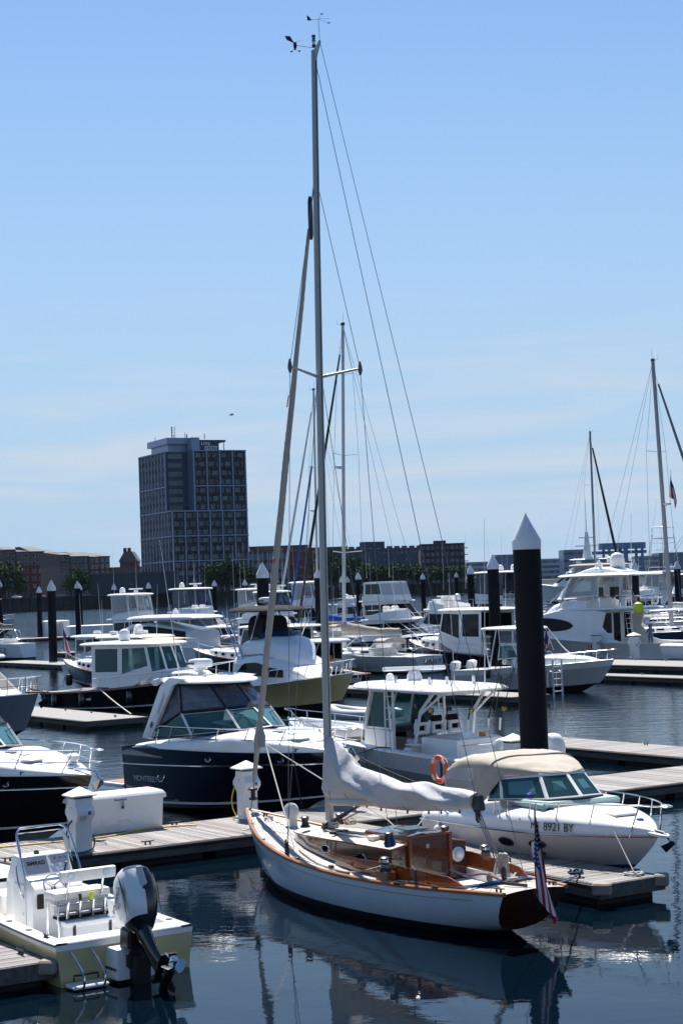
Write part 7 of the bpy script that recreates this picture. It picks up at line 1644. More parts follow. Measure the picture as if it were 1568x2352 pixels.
# D downeast with cream roof, bow to the left
D_, L = berth(122, 420, 114, 140, 'downeast_cruiser', 'navy hulled downeast boat with cream roof and high flared bow')
h = downeast(D_, L, 3.8, NAVY, (.25, .6), 3.35, CREAM, dom=3, awning=True)
o = open_array(D_, (L*.35, 0, 3.6), 1.5, R(-50), None, 1.2); MB().box((L*.33, -.2, 3.62), (.8, .5, .35)).build('radar_housing', WHITE, D_.o, bevel=.06); txt('radar_lettering', 'GARMIN', PRINT, D_.o, (L*.33, .06, 3.72), (-1, 0, 0), (0, 0, 1), .2, .006)
fender(D_, (L-2.2, h.at(L-2.2)[0]+.25, .35), .22, .75, BLACKP, (L-2.2, h.at(L-2.2)[0], h.at(L-2.2)[1]))
# E sleek yacht with black window band
E_, L = berth(205, 492, 150, 142, 'motor_yacht', 'sleek white yacht with wraparound black windows and flat pale roof')
h = PH(L, 4.4, 1.5, 2.2, ws=.92, tm=.42, pw=2.3, cs=.88, cb=.28, zc0=.08, zc1=.7, sp=1.4, rake=1.6, fl=1.3)
power_hull(E_, h, [BOTTOM, WHITE], [(1., 1)], rub=PALEGREY, rubr=.03); deck(E_, h, WHITE, .1)
eh = lambda x: interp([(L*.06, 1.5), (L*.4, 2.0), (L*.58, 1.75), (L*.72, .9), (L*.84, .3), (L*.92, .05)], x); ew = lambda x: min(1.95, h.at(x)[0]-.2)*interp([(L*.6, 1), (L*.92, .5)], x)
dome(E_, 'superstructure', WHITE, L*.06, L*.92, ew, lambda x: h.at(x)[1]-.03, eh, n=28, e=.3)
for sg in (1, -1):
    lo = []; hi = []
    for i in range(17):
        k = i/16; x = L*(.09+.62*k); lo.append(Vector((x, sg*(ew(x)+.02), h.at(x)[1]+eh(x)*lerp(.34, .42, k)))); hi.append(Vector((x, sg*(ew(x)*.985+.02), h.at(x)[1]+eh(x)*lerp(.88, .55, k**3))))
    MB().grid([lo, hi]).build('side_window', DARKGLASS, E_.o, True)
bow_rail(E_, h, L*.6, .6, 5, r=.02); open_array(E_, (L*.3, 0, 4.3), 1.6, R(-45), None, 1.3); antenna(E_, (L*.2, 1., 4.), 4); antenna(E_, (L*.2, -1., 4.), 4.5)
slab(E_, 'hardtop', WHITE, [(L*.0, 0), (L*.01, 1.5), (L*.08, 1.95), (L*.5, 1.85), (L*.64, 1.2), (L*.68, 0)], 3.85, .22, .2)
# F small hardtop boat with flag
F_, L = berth(305, 160, 132, -52, 'hardtop_boat', 'small white hardtop boat with black aft canvas and ensign')
downeast(F_, L, 3.2, WHITE, (.25, .66), 3.0, dom=1, glass=BLUEGLASS)
p = F_.w((.1, -.9, 1.0)); flag(p, p+Vector((-.3, 0, 3.2)), 1.3, 2.0, (1, -.4, 0), 'striped ensign hanging from the small hardtop boat', False, .9, seed=3)
# G flybridge boat with clear enclosure
G_, L = berth(405, 238, 190, -52, 'motor_yacht', 'white sportfisher with clear enclosed flybridge before the seawall')
motor_yacht(G_, L, 4.4, WHITE, 1.3, 2.3, (.26, .66), 3.3, (.24, .58), 6.1, encl=CLEARVINYL, domes=1)
p = G_.w((.0, 1.3, 1.3)); flag(p, p+Vector((-.7, 0, 3.6)), 1.5, 1.8, (1, -.2, 0), 'small striped ensign behind the clear enclosed sportfisher', False, .75, seed=5)
# H express with smoked flybridge enclosure
H_, L = berth(548, 396, 208, -52, 'motor_yacht', 'white motor yacht with arched smoked flybridge enclosure')
motor_yacht(H_, L, 4.3, WHITE, 1.5, 2.1, (.12, .7), 3.6, (.12, .5), 6.5, encl=VINYL, domes=1, slope=2.4, dark=CANVASG)
# I express fishing boat, green windscreen, bow left
I_, L = berth(428, 748, 126, 140, 'hardtop_boat', 'white express boat with green raked windscreen under a wide hardtop')
h = downeast(I_, L, 4.0, NAVY, (.2, .56), 3.45, dom=0, glass=GREENGLASS, trunk=.55)
o = open_array(I_, (L*.28, 0, 3.65), 1.7, R(-48), None, 1.3); txt('radar_lettering', 'GARMIN', PRINT, o, (L*.28, .09, 4.05), (-.75, .66, 0), (0, 0, 1), .14, .006)
for y in (-1.2, -.4, .4, 1.2): bar('fishing_rod', BLACKP, I_.o, [(L*.16, y, 3.2), (L*.1, y, 6.0)], [.03, .008], 5)
# J sailing yacht with stern towards the camera
a_ = R(136); s_ = G(985, 1546, 0); L = 13.2
J_ = Boat('sailing_yacht', 'white sailing yacht with beige sail cover and lettered grey transom', 'sailboat', (s_.x, s_.y), a_)
mt = J_.px(787, 748, 0); mb = J_.px(790, 1485, 0)
h = sail_yacht(J_, L, 4.0, PALEGREY, mb.x, mt.z, cover=CANVASB, jib=BLACKP, radar=.56, mastdir=mt, spread=((.3, 1.5), (.6, 1.25), (.85, .8)), mr=.13, boomlen=.42)
tp = h.pt(0, .62); txt('transom_lettering', 'VENTUS', PRINT, J_.o, (tp.x-.2, 0, tp.z+.12), (0, -1, 0), (-.35, 0, 1), .5, .01, bold=.006); txt('transom_port', 'BOSTON, MA', PRINT, J_.o, (tp.x-.06, 0, tp.z-.22), (0, -1, 0), (-.35, 0, 1), .18, .006)
# K sailing yacht with blue cover behind
s_ = AT(722, 1420, 178); K_ = Boat('sailing_yacht', 'sailing yacht with bright blue sail cover beyond the tall mast', 'sailboat', (s_.x+5.0, s_.y-6), R(135))
mt = K_.px(720, 897, 0); mb = K_.px(729, 1400, 0)
sail_yacht(K_, 13, 3.9, WHITE, mb.x, mt.z, cover=CANVASBL, jib=ALUW, mastdir=mt, mr=.12, spread=((.36, 1.4), (.68, 1.1)), radar=.5, boomlen=.5, jr=.1)
bar('rolled_staysail', CANVASBL, K_.o, [K_.px(668, 1400, 0), K_.px(716, 1070, 0)], .1, 6)
p = K_.w((.2, 1, 1.2)); flag(p, p+Vector((-.4, 0, 3.3)), 1.4, 2.0, (1, -.3, 0), 'striped ensign beside the bright blue sail cover', False, .85, seed=8)
# L, M: the two big white yachts in the middle distance
L_y, L = berth(992, 850, 200, -60, 'motor_yacht', 'tall white yacht with white-shaded wheelhouse windows facing the marina')
motor_yacht(L_y, L, 4.8, WHITE, 1.7, 2.4, (.1, .66), 4.2, (.12, .5), 7.0, encl=None, hardtop=False, domes=0, array=True, slope=2.4)
house(L_y, 'wheelhouse', WHITE, [(L*.12, 1.9), (L*.42, 1.85), (L*.53, 1.1), (L*.56, 0)], [(L*.12, 1.75), (L*.36, 1.7), (L*.46, 1.0), (L*.48, 0)], 4.3, 6.4, [(0, .1, .96, .35, .9), (1, .06, .95, .3, .9, PALEGREY), (2, .05, .97, .3, .9, PALEGREY)], BLUEGLASS)
M_y, L = berth(1000, 1196, 190, 132, 'motor_yacht', 'two-deck white yacht with black canvas enclosure aft')
motor_yacht(M_y, L, 4.6, WHITE, 1.5, 2.3, (.1, .68), 4.1, (.12, .5), 7.1, encl=VINYL, domes=2, slope=1.8, dark=BLUEGLASS)
p = M_y.w((-.1, 1, 1.5)); flag(p, p+Vector((.5, -.3, 3.8)), 1.5, 2.1, (1, 0, 0), 'striped ensign at the two-deck yacht stern beside a black pile', False, .88, seed=9)
# N dark-hulled downeast with white roof
N_, L = berth(940, 1178, 129, 127, 'downeast_cruiser', 'dark blue hulled downeast boat with square windows behind the black pile')
downeast(N_, L, 4.1, NAVY, (.2, .6), 4.1, dom=0, glass=BLUEGLASS, trunk=.8, rail_=True)
# O walkaround with hardtop behind the big pile
O_, L = berth(1380, 1085, 99, -45, 'walkaround_boat', 'white walkaround fishing boat with hardtop behind the large black pile')
h = PH(L, 3.4, 1.15, 1.75, ws=.92, tm=.4, pw=2.4, cs=.88, cb=.28, zc0=.05, zc1=.5, sp=1.5, rake=1.4)
power_hull(O_, h, [BOTTOM, PALEGREY, WHITE], [(.74, 1), (1., 2)], rub=WHITE2, rubr=.03); deck(O_, h, WHITE, .1)
dome(O_, 'cuddy_cabin', WHITE, L*.4, L*.92, lambda x: max(.05, h.at(x)[0]-.4), lambda x: h.at(x)[1]-.02, lambda x: interp([(L*.4, .6), (L*.6, .62), (L*.8, .35), (L*.92, .05)], x), n=16, e=.45)
base = [(L*.3, 1.25), (L*.45, 1.2), (L*.54, .7), (L*.57, 0)]; top = [(L*.31, 1.15), (L*.4, 1.1), (L*.47, .6), (L*.49, 0)]
house(O_, 'windscreen_frame', WHITE, base, top, [1.75, 1.85, 1.95, 1.98], 2.6, [(0, .06, .94, .08, .93), (1, .05, .95, .08, .93), (2, .05, .95, .08, .93)], SEEGLASS, True, roof=False, wname='windscreen_pane')
house(O_, 'enclosure_frame', WHITE2, top, [(L*.3, 1.1), (L*.4, 1.05), (L*.46, .55), (L*.48, 0)], 2.62, 3.4, [(0, .06, .94, .08, .93), (1, .05, .95, .08, .93)], VINYL, True, roof=False, wname='vinyl_panel')
MB().box((L*.38, 0, 2.0), (.7, 1.6, .5)).build('dash', BLACKP, O_.o); MB().box((L*.31, -.5, 1.9), (.5, .5, .9)).build('helm_seat', VINYLW, O_.o, bevel=.08)
slab(O_, 'hardtop', WHITE, [(L*.16, 0), (L*.17, 1.0), (L*.22, 1.35), (L*.4, 1.35), (L*.5, .8), (L*.52, 0)], 3.42, .1, .08)
for sg in (1, -1):
    for x, x2 in ((L*.25, L*.2), (L*.25, L*.3)): bar('hardtop_leg', WHITE, O_.o, [(x, sg*1.35, 1.3), (x2, sg*1.25, 3.45)], .04, 6)
    for k in range(5): bar('rung', WHITE, O_.o, [(L*.25-.05*k, sg*1.34, 1.6+k*.36), (L*.25+.05*k, sg*1.34, 1.6+k*.36)], .022, 5)
    bar('bow_arch', WHITE, O_.o, [(L*.5, sg*.8, 3.4), (L*.58, sg*1.0, 2.4), (L*.62, sg*1.15, 2.0)], .04, 6)
MB().lathe([(.03, 0), (.03, .16), (.22, .2), (.24, .25), (.12, .32), (.02, .4)], (L*.36, 0, 3.6), 16).build('dome_antenna', WHITE, O_.o, True)
bow_rail(O_, h, L*.55, .55, 4, inset=.1, fwd=.1, r=.02, lean=.15); fender(O_, (L*.28, -h.at(L*.28)[0]-.16, .75), .13, .5, BLACKP, (L*.28, -h.at(L*.28)[0], h.at(L*.28)[1]))
for y in (-.7, .7):
    o = MB().loft([[Vector((-.5-.3*a+dx*cos(t), y+dy*sin(t), 1.65-a)) for t in [2*pi*j/12 for j in range(12)]] for a, dx, dy in ((0, .12, .1), (.08, .32, .24), (.4, .36, .26), (.65, .2, .15))], cap=True).build('outboard', WHITE, O_.o, True); MB().box((-.7, y, .5), (.3, .2, 1.0)).build('outboard_leg', WHITE2, o)
p = O_.w((.3, -1, 1.3)); flag(O_.w((L*.55, .6, 2.2)), O_.w((L*.5, .6, 3.4)), .9, 1.2, (-1, 0, 0), 'small striped flag under the walkaround boat hardtop', False, .9, seed=11)
# P the large sportfisher, cockpit to the right
P_, L = berth(1126, 1512, 138, 131, 'sportfishing_yacht', 'large white sportfishing yacht with open flybridge and dark oval side window')
h = PH(L, 5.2, 1.2, 2.7, ws=.9, tm=.42, pw=2.2, cs=.86, cb=.22, zc0=.05, zc1=.8, sp=2.2, rake=1.9, fl=1.5)
power_hull(P_, h, [BOTTOM, WHITE], [(1., 1)], rub=WHITE2, rubr=.035); deck(P_, h, WHITE, L*.3)
MB().add([(.1, -2, .7), (.1, 2, .7), (L*.32, 2.1, .7), (L*.32, -2.1, .7)], [(0, 1, 2, 3)]).build('cockpit_floor', WHITE2, P_.o)
b = MB()
for sg in (1, -1):
    xs_ = [.05+(L*.32)*i/8 for i in range(9)]; b.grid([[Vector((x, sg*h.at(x)[0], h.at(x)[1]+.01)), Vector((x, sg*(h.at(x)[0]-.3), h.at(x)[1]+.03)), Vector((x, sg*(h.at(x)[0]-.32), .7))] for x in xs_])
b.build('cockpit_coaming', WHITE, P_.o, True)
hw = lambda x: min(2.35, h.at(x)[0]-.05)
hs = lambda x: interp([(L*.31, 3.75), (L*.5, 3.75), (L*.62, 3.3), (L*.74, 2.4), (L*.8, 2.2)], x)
b = MB(); xs_ = [L*(.31+.49*i/20) for i in range(21)]
for sg in (1, -1): b.grid([[Vector((x, sg*hw(x), h.at(x)[1]-.05)), Vector((x, sg*hw(x)*.985, lerp(h.at(x)[1], hs(x), .5))), Vector((x, sg*hw(x)*.9, hs(x)-.1)), Vector((x, sg*hw(x)*.8, hs(x))), Vector((x, 0, hs(x)+.08))] for x in xs_])
b.build('deckhouse', WHITE, P_.o, True)
MB().add([(L*.31, -2.3, .7), (L*.31, 2.3, .7), (L*.31, 2.1, 3.7), (L*.31, -2.1, 3.7)], [(0, 1, 2, 3)]).build('aft_bulkhead', WHITE2, P_.o)
for y0, y1, z0, z1 in ((.3, 2.0, 1.9, 3.4), (-.7, .05, .85, 3.4), (-1.9, -1.2, 1.5, 3.4)): MB().box((L*.31-.03, (y0+y1)/2, (z0+z1)/2), (.04, y1-y0, z1-z0)).build('saloon_window', DARKGLASS, P_.o, bevel=.01)
for sg in (1, -1):
    # almond-shaped window and the swept wing to the cockpit
    q = []
    for i in range(15):
        x = L*(.41+.26*i/14); t = 2*i/14-1; z = 2.62+.1*t; d_ = .5*max(0., 1-t*t)**.55; q.append([Vector((x, sg*(hw(x)*(.985-.085*max(0, (zz-(h.at(x)[1]+hs(x))/2)/(hs(x)-(h.at(x)[1]+hs(x))/2)))+.035), zz)) for zz in (z-d_, z-d_*.4, z+d_*.3, z+d_)])
    MB().grid(q).build('side_window', DARKGLASS, P_.o, True)
    MB().prism([Vector((x, sg*2.3, z)) for x, z in ((L*.315, 3.7), (L*.315, 1.2), (L*.16, 1.2), (L*.22, 1.5), (L*.27, 2.4), (L*.25, 3.5))], (0, 0, 0), (0, -sg*.08, 0)).build('cockpit_wing', WHITE, P_.o, bevel=.02)
fb0, fb1 = L*.2, L*.56
slab(P_, 'flybridge_deck', WHITE, [(L*.14, 0), (L*.145, 1.9), (L*.2, 2.25), (L*.48, 2.0), (L*.58, 1.0), (L*.6, 0)], 3.68, .16, .03)
dome(P_, 'flybridge_fairing', WHITE, L*.36, L*.64, lambda x: interp([(L*.36, 2.05), (L*.52, 1.8), (L*.64, .8)], x), lambda x: interp([(L*.36, 3.75), (L*.64, 3.2)], x), lambda x: interp([(L*.36, .75), (L*.48, .95), (L*.56, .8), (L*.64, .1)], x), n=14, e=.5)
MB().box((L*.42, 0, 4.5), (1.2, 2.2, .8)).build('helm_console', WHITE2, P_.o, bevel=.1); 
for y in (-.9, .9): MB().box((L*.34, y, 5.0), (.55, .55, .75)).build('helm_chair', BLACKP, P_.o, bevel=.06); bar('chair_post', CHROME, P_.o, [(L*.34, y, 3.85), (L*.34, y, 4.7)], .06, 8); MB().box((L*.34, y, 4.72), (.6, .55, .1)).build('chair_seat', VARND, P_.o, bevel=.03)
for sg in (1, -1):
    for x, x2 in ((L*.2, L*.19), (L*.33, L*.31), (L*.5, L*.43)): bar('hardtop_post', ALUW, P_.o, [(x, sg*1.9, 3.9), (x2, sg*1.75, 6.25)], .05, 6)
    bar('hardtop_brace', ALUW, P_.o, [(L*.56, sg*1.6, 4.3), (L*.42, sg*1.75, 6.2)], .035, 6); bar('hardtop_brace', ALUW, P_.o, [(L*.5, sg*1.9, 4.3), (L*.38, sg*1.75, 6.2)], .035, 6)
enclosure(P_, [(L*.3, 1.85), (L*.5, 1.7), (L*.56, .8), (L*.58, 0)], [(L*.3, 1.75), (L*.44, 1.6), (L*.49, .7), (L*.5, 0)], [4.7, 4.6, 4.5, 4.5], 6.2, CLEARVINYL)
slab(P_, 'hardtop', WHITE, [(L*.13, 0), (L*.135, 1.7), (L*.18, 2.1), (L*.42, 2.05), (L*.53, 1.3), (L*.55, 0)], 6.2, .14, .14); dome(P_, 'radar_pod', WHITE, L*.22, L*.46, lambda x: 1.0, lambda x: 6.35, lambda x: interp([(L*.22, .2), (L*.3, .55), (L*.38, .55), (L*.46, .1)], x), n=8, e=.4)
satdome(P_, (L*.29, -.2, 6.85), .55, 1.1); o = open_array(P_, (L*.36, .3, 6.85), 2.0, R(-48), None, 1.6); txt('radar_lettering', 'GARMIN', PRINT, o, (L*.36-.1, .42, 7.35), (-.68, .74, 0), (0, 0, 1), .2, .006)
MB().loft([[Vector((L*.155, -1.2, 4.35))+Vector((.05*sin(a), (.34+.09*cos(a))*cos(t), (.34+.09*cos(a))*sin(t))) for a in [2*pi*j/8 for j in range(8)]] for t in [2*pi*i/20 for i in range(20)]], loop=True).build('life_ring', WHITE, P_.o, True)
bar('fly_rail', CHROME, P_.o, [(L*.3, 2.0, 4.65), (L*.155, 1.95, 4.65), (L*.15, -1.95, 4.65), (L*.3, -2.0, 4.65)], .025, 5)
for y in (-1.9, -1, 0, 1, 1.9): bar('fly_stanchion', CHROME, P_.o, [(L*.152, y, 3.8), (L*.152, y, 4.65)], .02, 5)
slab(P_, 'cockpit_awning', WHITE, [(L*.03, 0), (L*.035, 1.8), (L*.1, 2.1), (L*.2, 2.1), (L*.22, 0)], 3.52, .06, .1)
for sg in (1, -1): bar('ladder_rail', CHROME, P_.o, [(L*.27, -1.0+sg*.22, .75), (L*.29, -1.0+sg*.22, 3.75)], .028, 6)
for k in range(7): MB().box((L*.27+.04*k+.03, -1.0, 1.05+k*.38), (.18, .4, .04)).build('ladder_tread', WHITE2, P_.o)
tz = h.pt(0, .6); txt('transom_lettering', 'TTLESS', PRINT, P_.o, (tz.x-.06, .2, .85), (0, -1, 0), (0, 0, 1), .5, .01)
bow_rail(P_, h, L*.62, .7, 6, r=.022); antenna(P_, (L*.3, 1.9, 3.9), 7., (.2, 0), .03); antenna(P_, (L*.3, -1.9, 3.9), 7., (-.3, 0), .03)
p = P_.w((L*.15, 1.0, 4.2)); flag(p, p+Vector((-.6, -.2, 1.4)), 1.1, 1.3, (1, -.2, 0), 'striped ensign on the large sportfisher flybridge', False, .85, seed=13)
# Q blue-hulled sailing yacht at the right edge
a_ = R(-48); mpt = AT(1542, 1440, 142); L = 15.
Q_ = Boat('sailing_yacht', 'deep blue hulled sailing yacht at the right edge with leaning grey mast', 'sailboat', (mpt.x-cos(a_)*L*.56, mpt.y-sin(a_)*L*.56), a_)
mt = Q_.px(1498, 830, 0)
h = sail_yacht(Q_, L, 4.3, DEEPBLUE, L*.56, mt.z, mastdir=mt, mastm=mat('grey_mast', (.3, .3, .32), .35), jib=CANVASG, cover=None, spread=((.32, 1.6), (.66, 1.25)), mr=.17, fs=1.35, fb=1.9, radar=.46, jr=.11)
p = Q_.px(1541, 1128, -.9); flag(Q_.w(p)-Vector((0, 0, .2)), Q_.w(p)+Vector((0, 0, 1.7)), 1.6, 1.9, (.4, -.3, 0), 'dark striped flag flying beside the leaning grey mast', False, .97, seed=15)
# S, R, U and other hulls on the right
S_y, L = berth(1228, 1410, 172, 133, 'motor_yacht', 'white yacht with cream flybridge canopy behind the large black pile')
motor_yacht(S_y, L, 4.8, WHITE, 1.7, 2.5, (.08, .7), 4.6, (.1, .5), 7.4, encl=CLEARVINYL, topm=CANVASB, domes=1, slope=2.6, array=False)
R_y, L = berth(1425, 1560, 228, 130, 'tower_sportfisher', 'white sportfisher carrying a tall tube tower behind the sportfishing yacht')
motor_yacht(R_y, L, 5., WHITE, 1.5, 2.7, (.2, .7), 4.0, (.24, .54), 6.6, encl=CLEARVINYL, domes=0, tower=4.6, array=False)
Y1, L = berth(1440, 1548, 180, -55, 'motor_yacht', 'white yacht with curved blue windows behind the lime fender')
motor_yacht(Y1, L, 4.6, WHITE, 1.5, 2.2, (.1, .7), 3.8, (.2, .5), 5.5, encl=None, hardtop=False, domes=0, array=False, slope=2., dark=BLUEGLASS)
Y2, L = berth(1640, 1440, 160, -40, 'sailing_yacht', 'white sailing yacht with oval cabin ports behind the blue hull', 'sailboat')
sail_yacht(Y2, L, 4.2, WHITE, L*.85, 12, spread=((.5, 1.),), fs=1.7, fb=2.2, cover=CANVASW, dodger=True)
t_ = AT(1366, 1300, 262); T_y = Boat('sailing_yacht', 'distant sailing yacht with two dark furled sails before the cranes', 'sailboat', (t_.x-cos(R(-52))*8.6, t_.y-sin(R(-52))*8.6), R(-52))
mt = T_y.px(1354, 994, 0); mb = T_y.px(1366, 1300, 0)
sail_yacht(T_y, 15, 4.2, WHITE, mb.x, mt.z, mastdir=mt, jib=BLACKP, mastm=mat('grey_mast', (.3, .3, .32), .35), cover=CANVASBL, spread=((.36, 1.5), (.7, 1.3)), mr=.18, jr=.16)
# U the ship-sized yacht far out
U_, L = berth(1225, 1440, 430, 160, 'superyacht', 'far grey-white superyacht with stepped decks and a tall radar mast', 'ship')
h = motor_yacht(U_, L, 6., WHITE, 3, 5, (.1, .75), 7.4, (.15, .6), 10.5, encl=None, domes=2, slope=3., rails=False, dark=BLUEGLASS)
m0 = Vector((L*.42, 0, 10.4)); b = MB(); b.loft([[m0+Vector((x*k, y*k, z)) for x, y in ((-1.2, -.6), (1.2, -.6), (1.2, .6), (-1.2, .6))] for k, z in ((1, 0), (.5, 4), (.3, 6.5))], cap=True); b.build('radar_mast', WHITE, U_.o)
for z, w_ in ((3.2, 6), (5.2, 4)): MB().box(m0+Vector((0, 0, z)), (w_, .4, .25), rz=.6).build('mast_yard', WHITE, U_.o)
antenna(U_, m0+Vector((0, 0, 6.4)), 8, (0, 0), .09)
# left edge and small craft
V1, L = berth(-75, 67, 178, 148, 'sailing_yacht', 'white hull numbered 53 at the left edge of the docks', 'sailboat')
h = sail_yacht(V1, L, 3.4, WHITE, L*.62, 14, cover=CANVASG, fs=1.5, fb=1.8, dodger=False)
p = h.side(1.9, .55, 1, .12); txt('hull_number', '53', PRINTG, V1.o, p, (-1, .0, 0), (0, .1, 1), 1.0, .01)
V2, L = berth(38, -70, 300, -40, 'motor_yacht', 'white motor cruiser with pale blue hull moored far left')
motor_yacht(V2, L, 4., BLUEH, 1.6, 2.6, (.2, .7), 3.6, (.2, .5), 5, encl=None, hardtop=False, domes=0, array=False)
W1, L = berth(642, 548, 215, -58, 'motor_yacht', 'white sportfisher with clear curtains behind the thick black pile')
motor_yacht(W1, L, 4.4, WHITE, 1.3, 2.2, (.25, .66), 3.6, (.24, .56), 6.2, encl=CLEARVINYL, domes=0)
W2, L = berth(780, 668, 212, -58, 'motor_yacht', 'white sportfisher with clear curtains left of the blue sail cover')
motor_yacht(W2, L, 4.4, WHITE, 1.3, 2.2, (.25, .66), 3.9, (.24, .58), 6.8, encl=CLEARVINYL, domes=0, array=False)
W3, L = berth(885, 770, 235, -58, 'motor_yacht', 'low white cruiser behind the blue sail cover')
motor_yacht(W3, L, 4.2, WHITE, 1.3, 2.2, (.2, .66), 3.6, (.24, .5), 5, encl=None, hardtop=False, domes=1, array=False)
X1, L = berth(556, 470, 168, -55, 'centre_console', 'small grey-white open boat with flared bow before the motor yachts')
downeast(X1, L, 2.8, PALEGREY, (.3, .55), 2.6, dom=0, rail_=False, glass=BLUEGLASS)
X3, L = berth(1010, 840, 150, -50, 'motor_yacht', 'low white cruiser with dark side windows behind the lettered sailing yacht')
motor_yacht(X3, L, 4., NAVY, 1.3, 2., (.12, .7), 3.1, (.2, .5), 4, encl=None, hardtop=False, domes=0, array=False, slope=2.)
Z1, L = berth(640, 806, 106, 140, 'downeast_cruiser', 'navy boat with white script name behind the yellow sportfishing boat')
h = downeast(Z1, L, 3.4, NAVY, (.35, .62), 2.9, dom=0, glass=BLUEGLASS, boot=NAVY)
tz = h.pt(0, .6); txt('transom_lettering', 'Wasabi', PRINTW, Z1.o, (tz.x-.05, .3, tz.z+.1), (0, -1, 0), (0, 0, 1), .55, .01, shear=.3)
Z2, L = berth(1500, 1610, 205, 130, 'motor_yacht', 'white two-deck yacht half hidden behind the leaning grey mast')
motor_yacht(Z2, L, 4.6, WHITE, 1.5, 2.3, (.1, .68), 3.9, (.14, .5), 6.2, encl=VINYL, domes=1, array=False)
Z3, L = berth(560, 690, 150, -52, 'motor_yacht', 'white cruiser with navy stripe behind the express boat hardtop')
motor_yacht(Z3, L, 4.2, WHITE, 1.4, 2.1, (.12, .7), 3.6, (.2, .5), 5.2, encl=None, hardtop=False, domes=0, hullband=NAVY, slope=2.)
Z4, L = berth(1240, 1120, 215, -55, 'motor_yacht', 'white sportfisher with beige bimini behind the two black piles')
motor_yacht(Z4, L, 4.4, WHITE, 1.4, 2.3, (.2, .68), 3.8, (.22, .54), 6.4, encl=None, topm=CANVASB, domes=1, array=False)
Z5, L = berth(705, 592, 172, -50, 'motor_yacht', 'white convertible with smoked curtains behind the yellow sportfishing boat flybridge')
motor_yacht(Z5, L, 4.3, WHITE, 1.4, 2.2, (.2, .68), 3.6, (.22, .54), 5.9, encl=VINYL, domes=1)
Z6, L = berth(930, 1064, 160, 132, 'motor_yacht', 'white yacht with dark windows between the lettered yacht and the downeast boat')
motor_yacht(Z6, L, 4.4, WHITE, 1.5, 2.2, (.1, .7), 3.7, (.14, .5), 5.6, encl=None, hardtop=False, domes=1, slope=2.)
Z7, L = berth(528, 418, 182, -50, 'motor_yacht', 'white open-bridge cruiser behind the navy express boat bow')
motor_yacht(Z7, L, 4.2, WHITE, 1.4, 2.1, (.12, .7), 3.5, (.2, .5), 5.0, encl=None, hardtop=False, domes=0, array=False, slope=2.2, dark=CANVASG)
# inflatable tender on the dock behind the mast
tn = AT(846, 1591, 80); X2 = Boat('inflatable_tender', 'grey inflatable tender behind the hardtop fishing boat', 'dinghy', (tn.x, tn.y), R(150))
pts = smooth_pts([(-1.3, .75, .42), (.6, .75, .42), (1.4, .5, .5), (1.9, 0, .62), (1.4, -.5, .5), (.6, -.75, .42), (-1.3, -.75, .42)], 5)
MB().tube(pts, [.16]+[.24]*(len(pts)-2)+[.16], 12).build('tube', PALEGREY, X2.o, True); MB().box((-.9, 0, .4), (.1, 1.2, .4)).build('transom', HULLGREY, X2.o); MB().box((.2, 0, .3), (2.2, 1.2, .06)).build('floor', HULLGREY, X2.o); MB().box((-.1, 0, .6), (.3, 1.3, .06)).build('thwart', TEAKTRIM, X2.o)
# lime fender ball and swim ladder
q = P_.w((L*0+.4, -.9, 3.85)); 
tag(MB().lathe([(.02, -.42), (.3, -.34), (.42, 0), (.3, .34), (.05, .44), (.02, .5)], (0, 0, 0), 18).build('fender_ball', LIME, None, True, loc=AT(1465, 1397, 128)), 'lime yellow fender ball hanging at the sportfisher flybridge', 'fender')
lp = G(1281, 1592, .2); la_ = empty('dock_ladder', lp, AV, 'aluminium swim ladder on the finger dock beside the large pile', 'ladder')
for y in (-.3, .3): bar('ladder_rail', ALUW, la_, [(0, y, -.3), (0, y, 1.75)], .05, 6); bar('hand_loop', ALUW, la_, smooth_pts([(0, y, .6), (.0, y, 1.0), (.25, y, 1.15), (.45, y, .9), (.45, y, .3)], 4), .03, 6)
for k in range(5): bar('rung', ALUW, la_, [(0, -.3, .1+k*.32), (0, .3, .1+k*.32)], .03, 6)
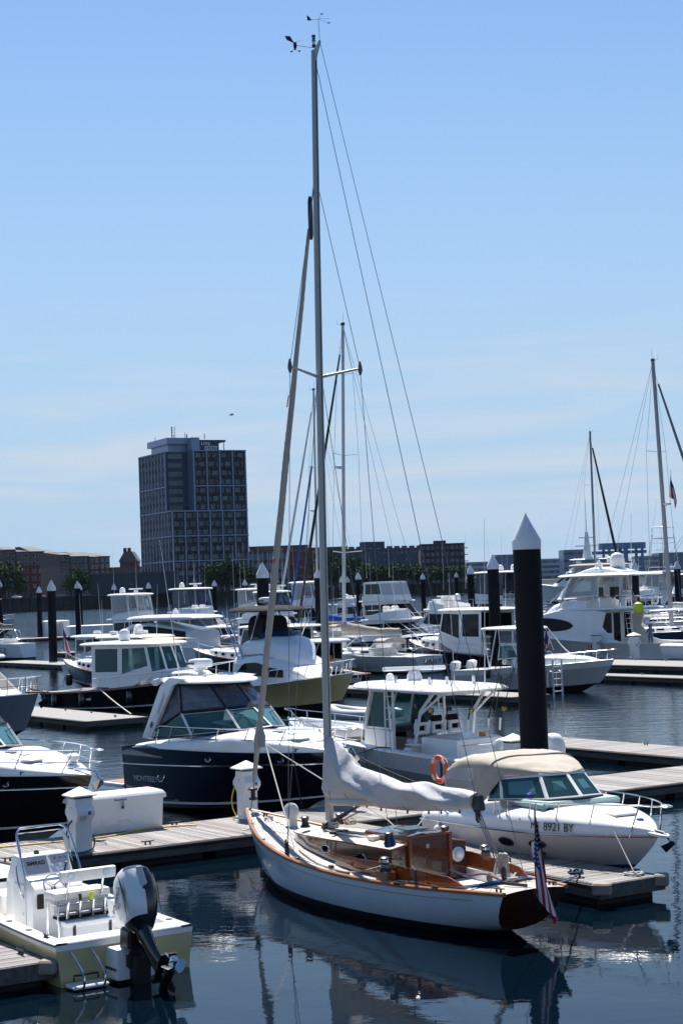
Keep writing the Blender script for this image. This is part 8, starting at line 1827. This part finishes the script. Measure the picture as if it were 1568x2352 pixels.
# ---------------------------------------------------------------- person at the sportfisher, bird, haze
def person(loc, rz, label, top, low):
    V_ = [(0, 0, .95), (0, 0, 1.2), (0, .0, 1.42), (0, 0, 1.52), (.02, 0, 1.66), (0, .1, .9), (.02, .11, .5), (0, .12, .08), (.1, .12, .04), (0, -.1, .9), (.02, -.11, .5), (0, -.12, .08), (.1, -.12, .04), (0, .19, 1.4), (.1, .27, 1.15), (.32, .2, 1.12), (0, -.19, 1.4), (.06, -.3, 1.18), (.3, -.26, 1.3), (.4, .19, 1.12), (.38, -.24, 1.34)]
    E_ = [(0, 1), (1, 2), (2, 3), (3, 4), (0, 5), (5, 6), (6, 7), (7, 8), (0, 9), (9, 10), (10, 11), (11, 12), (2, 13), (13, 14), (14, 15), (15, 19), (2, 16), (16, 17), (17, 18), (18, 20)]
    r = [.16, .17, .17, .075, .12, .1, .075, .055, .05, .1, .075, .055, .05, .075, .06, .045, .075, .06, .045, .045, .045]
    me = bpy.data.meshes.new('person'); me.from_pydata(V_, E_, []); me.materials.append(top); o = bpy.data.objects.new('person', me); COL.objects.link(o)
    m_ = o.modifiers.new('skin', 'SKIN'); m_.use_smooth_shade = True
    for i, v in enumerate(me.skin_vertices[0].data): v.radius = (r[i], r[i]*(.8 if i in (0, 1, 2) else 1)); v.use_root = (i == 0)
    o.modifiers.new('sub', 'SUBSURF').render_levels = 2
    o.location = loc; o.rotation_euler = (0, 0, rz); tag(o, label, 'person')
    MB().lathe([(.02, -.02), (.12, .02), (.15, .1), (.14, .22), (.1, .3), (.03, .33)], (-.015, 0, 1.5), 14).build('hood', top, o, True)
    MB().lathe([(.02, -.1), (.075, -.06), (.085, .02), (.06, .09), (.0, .1)], (.085, 0, 1.655), 12).build('face', mat('skin', (.42, .26, .19), .6), o, True)
    for y, z in ((.19, 1.12), (-.24, 1.34)):
        for k in range(4): bar('finger', mat('skin', (.42, .26, .19), .6), o, [(.42, y-.035+.023*k, z), (.47, y-.035+.023*k, z-.005), (.5, y-.035+.02*k, z-.035)], [.011, .01, .008], 5)
        bar('thumb', mat('skin', (.42, .26, .19), .6), o, [(.4, y+.05, z), (.44, y+.07, z-.01), (.47, y+.06, z-.02)], [.012, .011, .009], 5)
    MB().loft([[Vector((.0+.19*cos(a), .21*sin(a), z)) for a in [2*pi*j/16 for j in range(16)]] for z in (.8, .86, .98)], cap=False).build('jacket_hem', top, o, True)
    return o
pp = P_.loc(AT(1440, 1480, 117)); person(P_.w((3.4, -.9, .7)), P_.a-.6, 'person in blue-grey hooded jacket standing in the sportfisher cockpit', mat('blue_grey_jacket', (.12, .17, .24), .8), None)
bd = AT(532, 953, 120); bo_ = empty('seagull', bd, .4, 'small dark seagull gliding in the open sky', 'bird'); bo_.scale = (.65,)*3
MB().lathe([(.0, -.25), (.05, -.18), (.075, 0), (.06, .14), (.035, .2), (.0, .3)], (0, 0, 0), 10, axis=(1, 0, .15)).build('body', mat('gull_grey', (.2, .2, .21), .8), bo_, True)
for sg in (1, -1): MB().grid([[Vector((.1, sg*.04, .02)), Vector((-.1, sg*.04, .02))], [Vector((.14, sg*.3, .16)), Vector((-.06, sg*.3, .15))], [Vector((-.02, sg*.68, .06)), Vector((-.08, sg*.66, .06))]]).build('wing', mat('gull_wing', (.12, .12, .13), .8), bo_, True)
hz = MB().box((0, 1050, 64), (6100, 5200, 132)).build('haze', WHITE)
hm = bpy.data.materials.new('sea_haze'); hm.use_nodes = True; hn = hm.node_tree; hn.nodes.clear()
ho = hn.nodes.new('ShaderNodeOutputMaterial'); hv = hn.nodes.new('ShaderNodeVolumePrincipled'); hv.inputs['Density'].default_value = .000014; hv.inputs['Color'].default_value = (.55, .75, 1, 1); hv.inputs['Anisotropy'].default_value = 0
hn.links.new(hv.outputs[0], ho.inputs['Volume']); hz.data.materials.clear(); hz.data.materials.append(hm); tag(hz, kind='stuff')
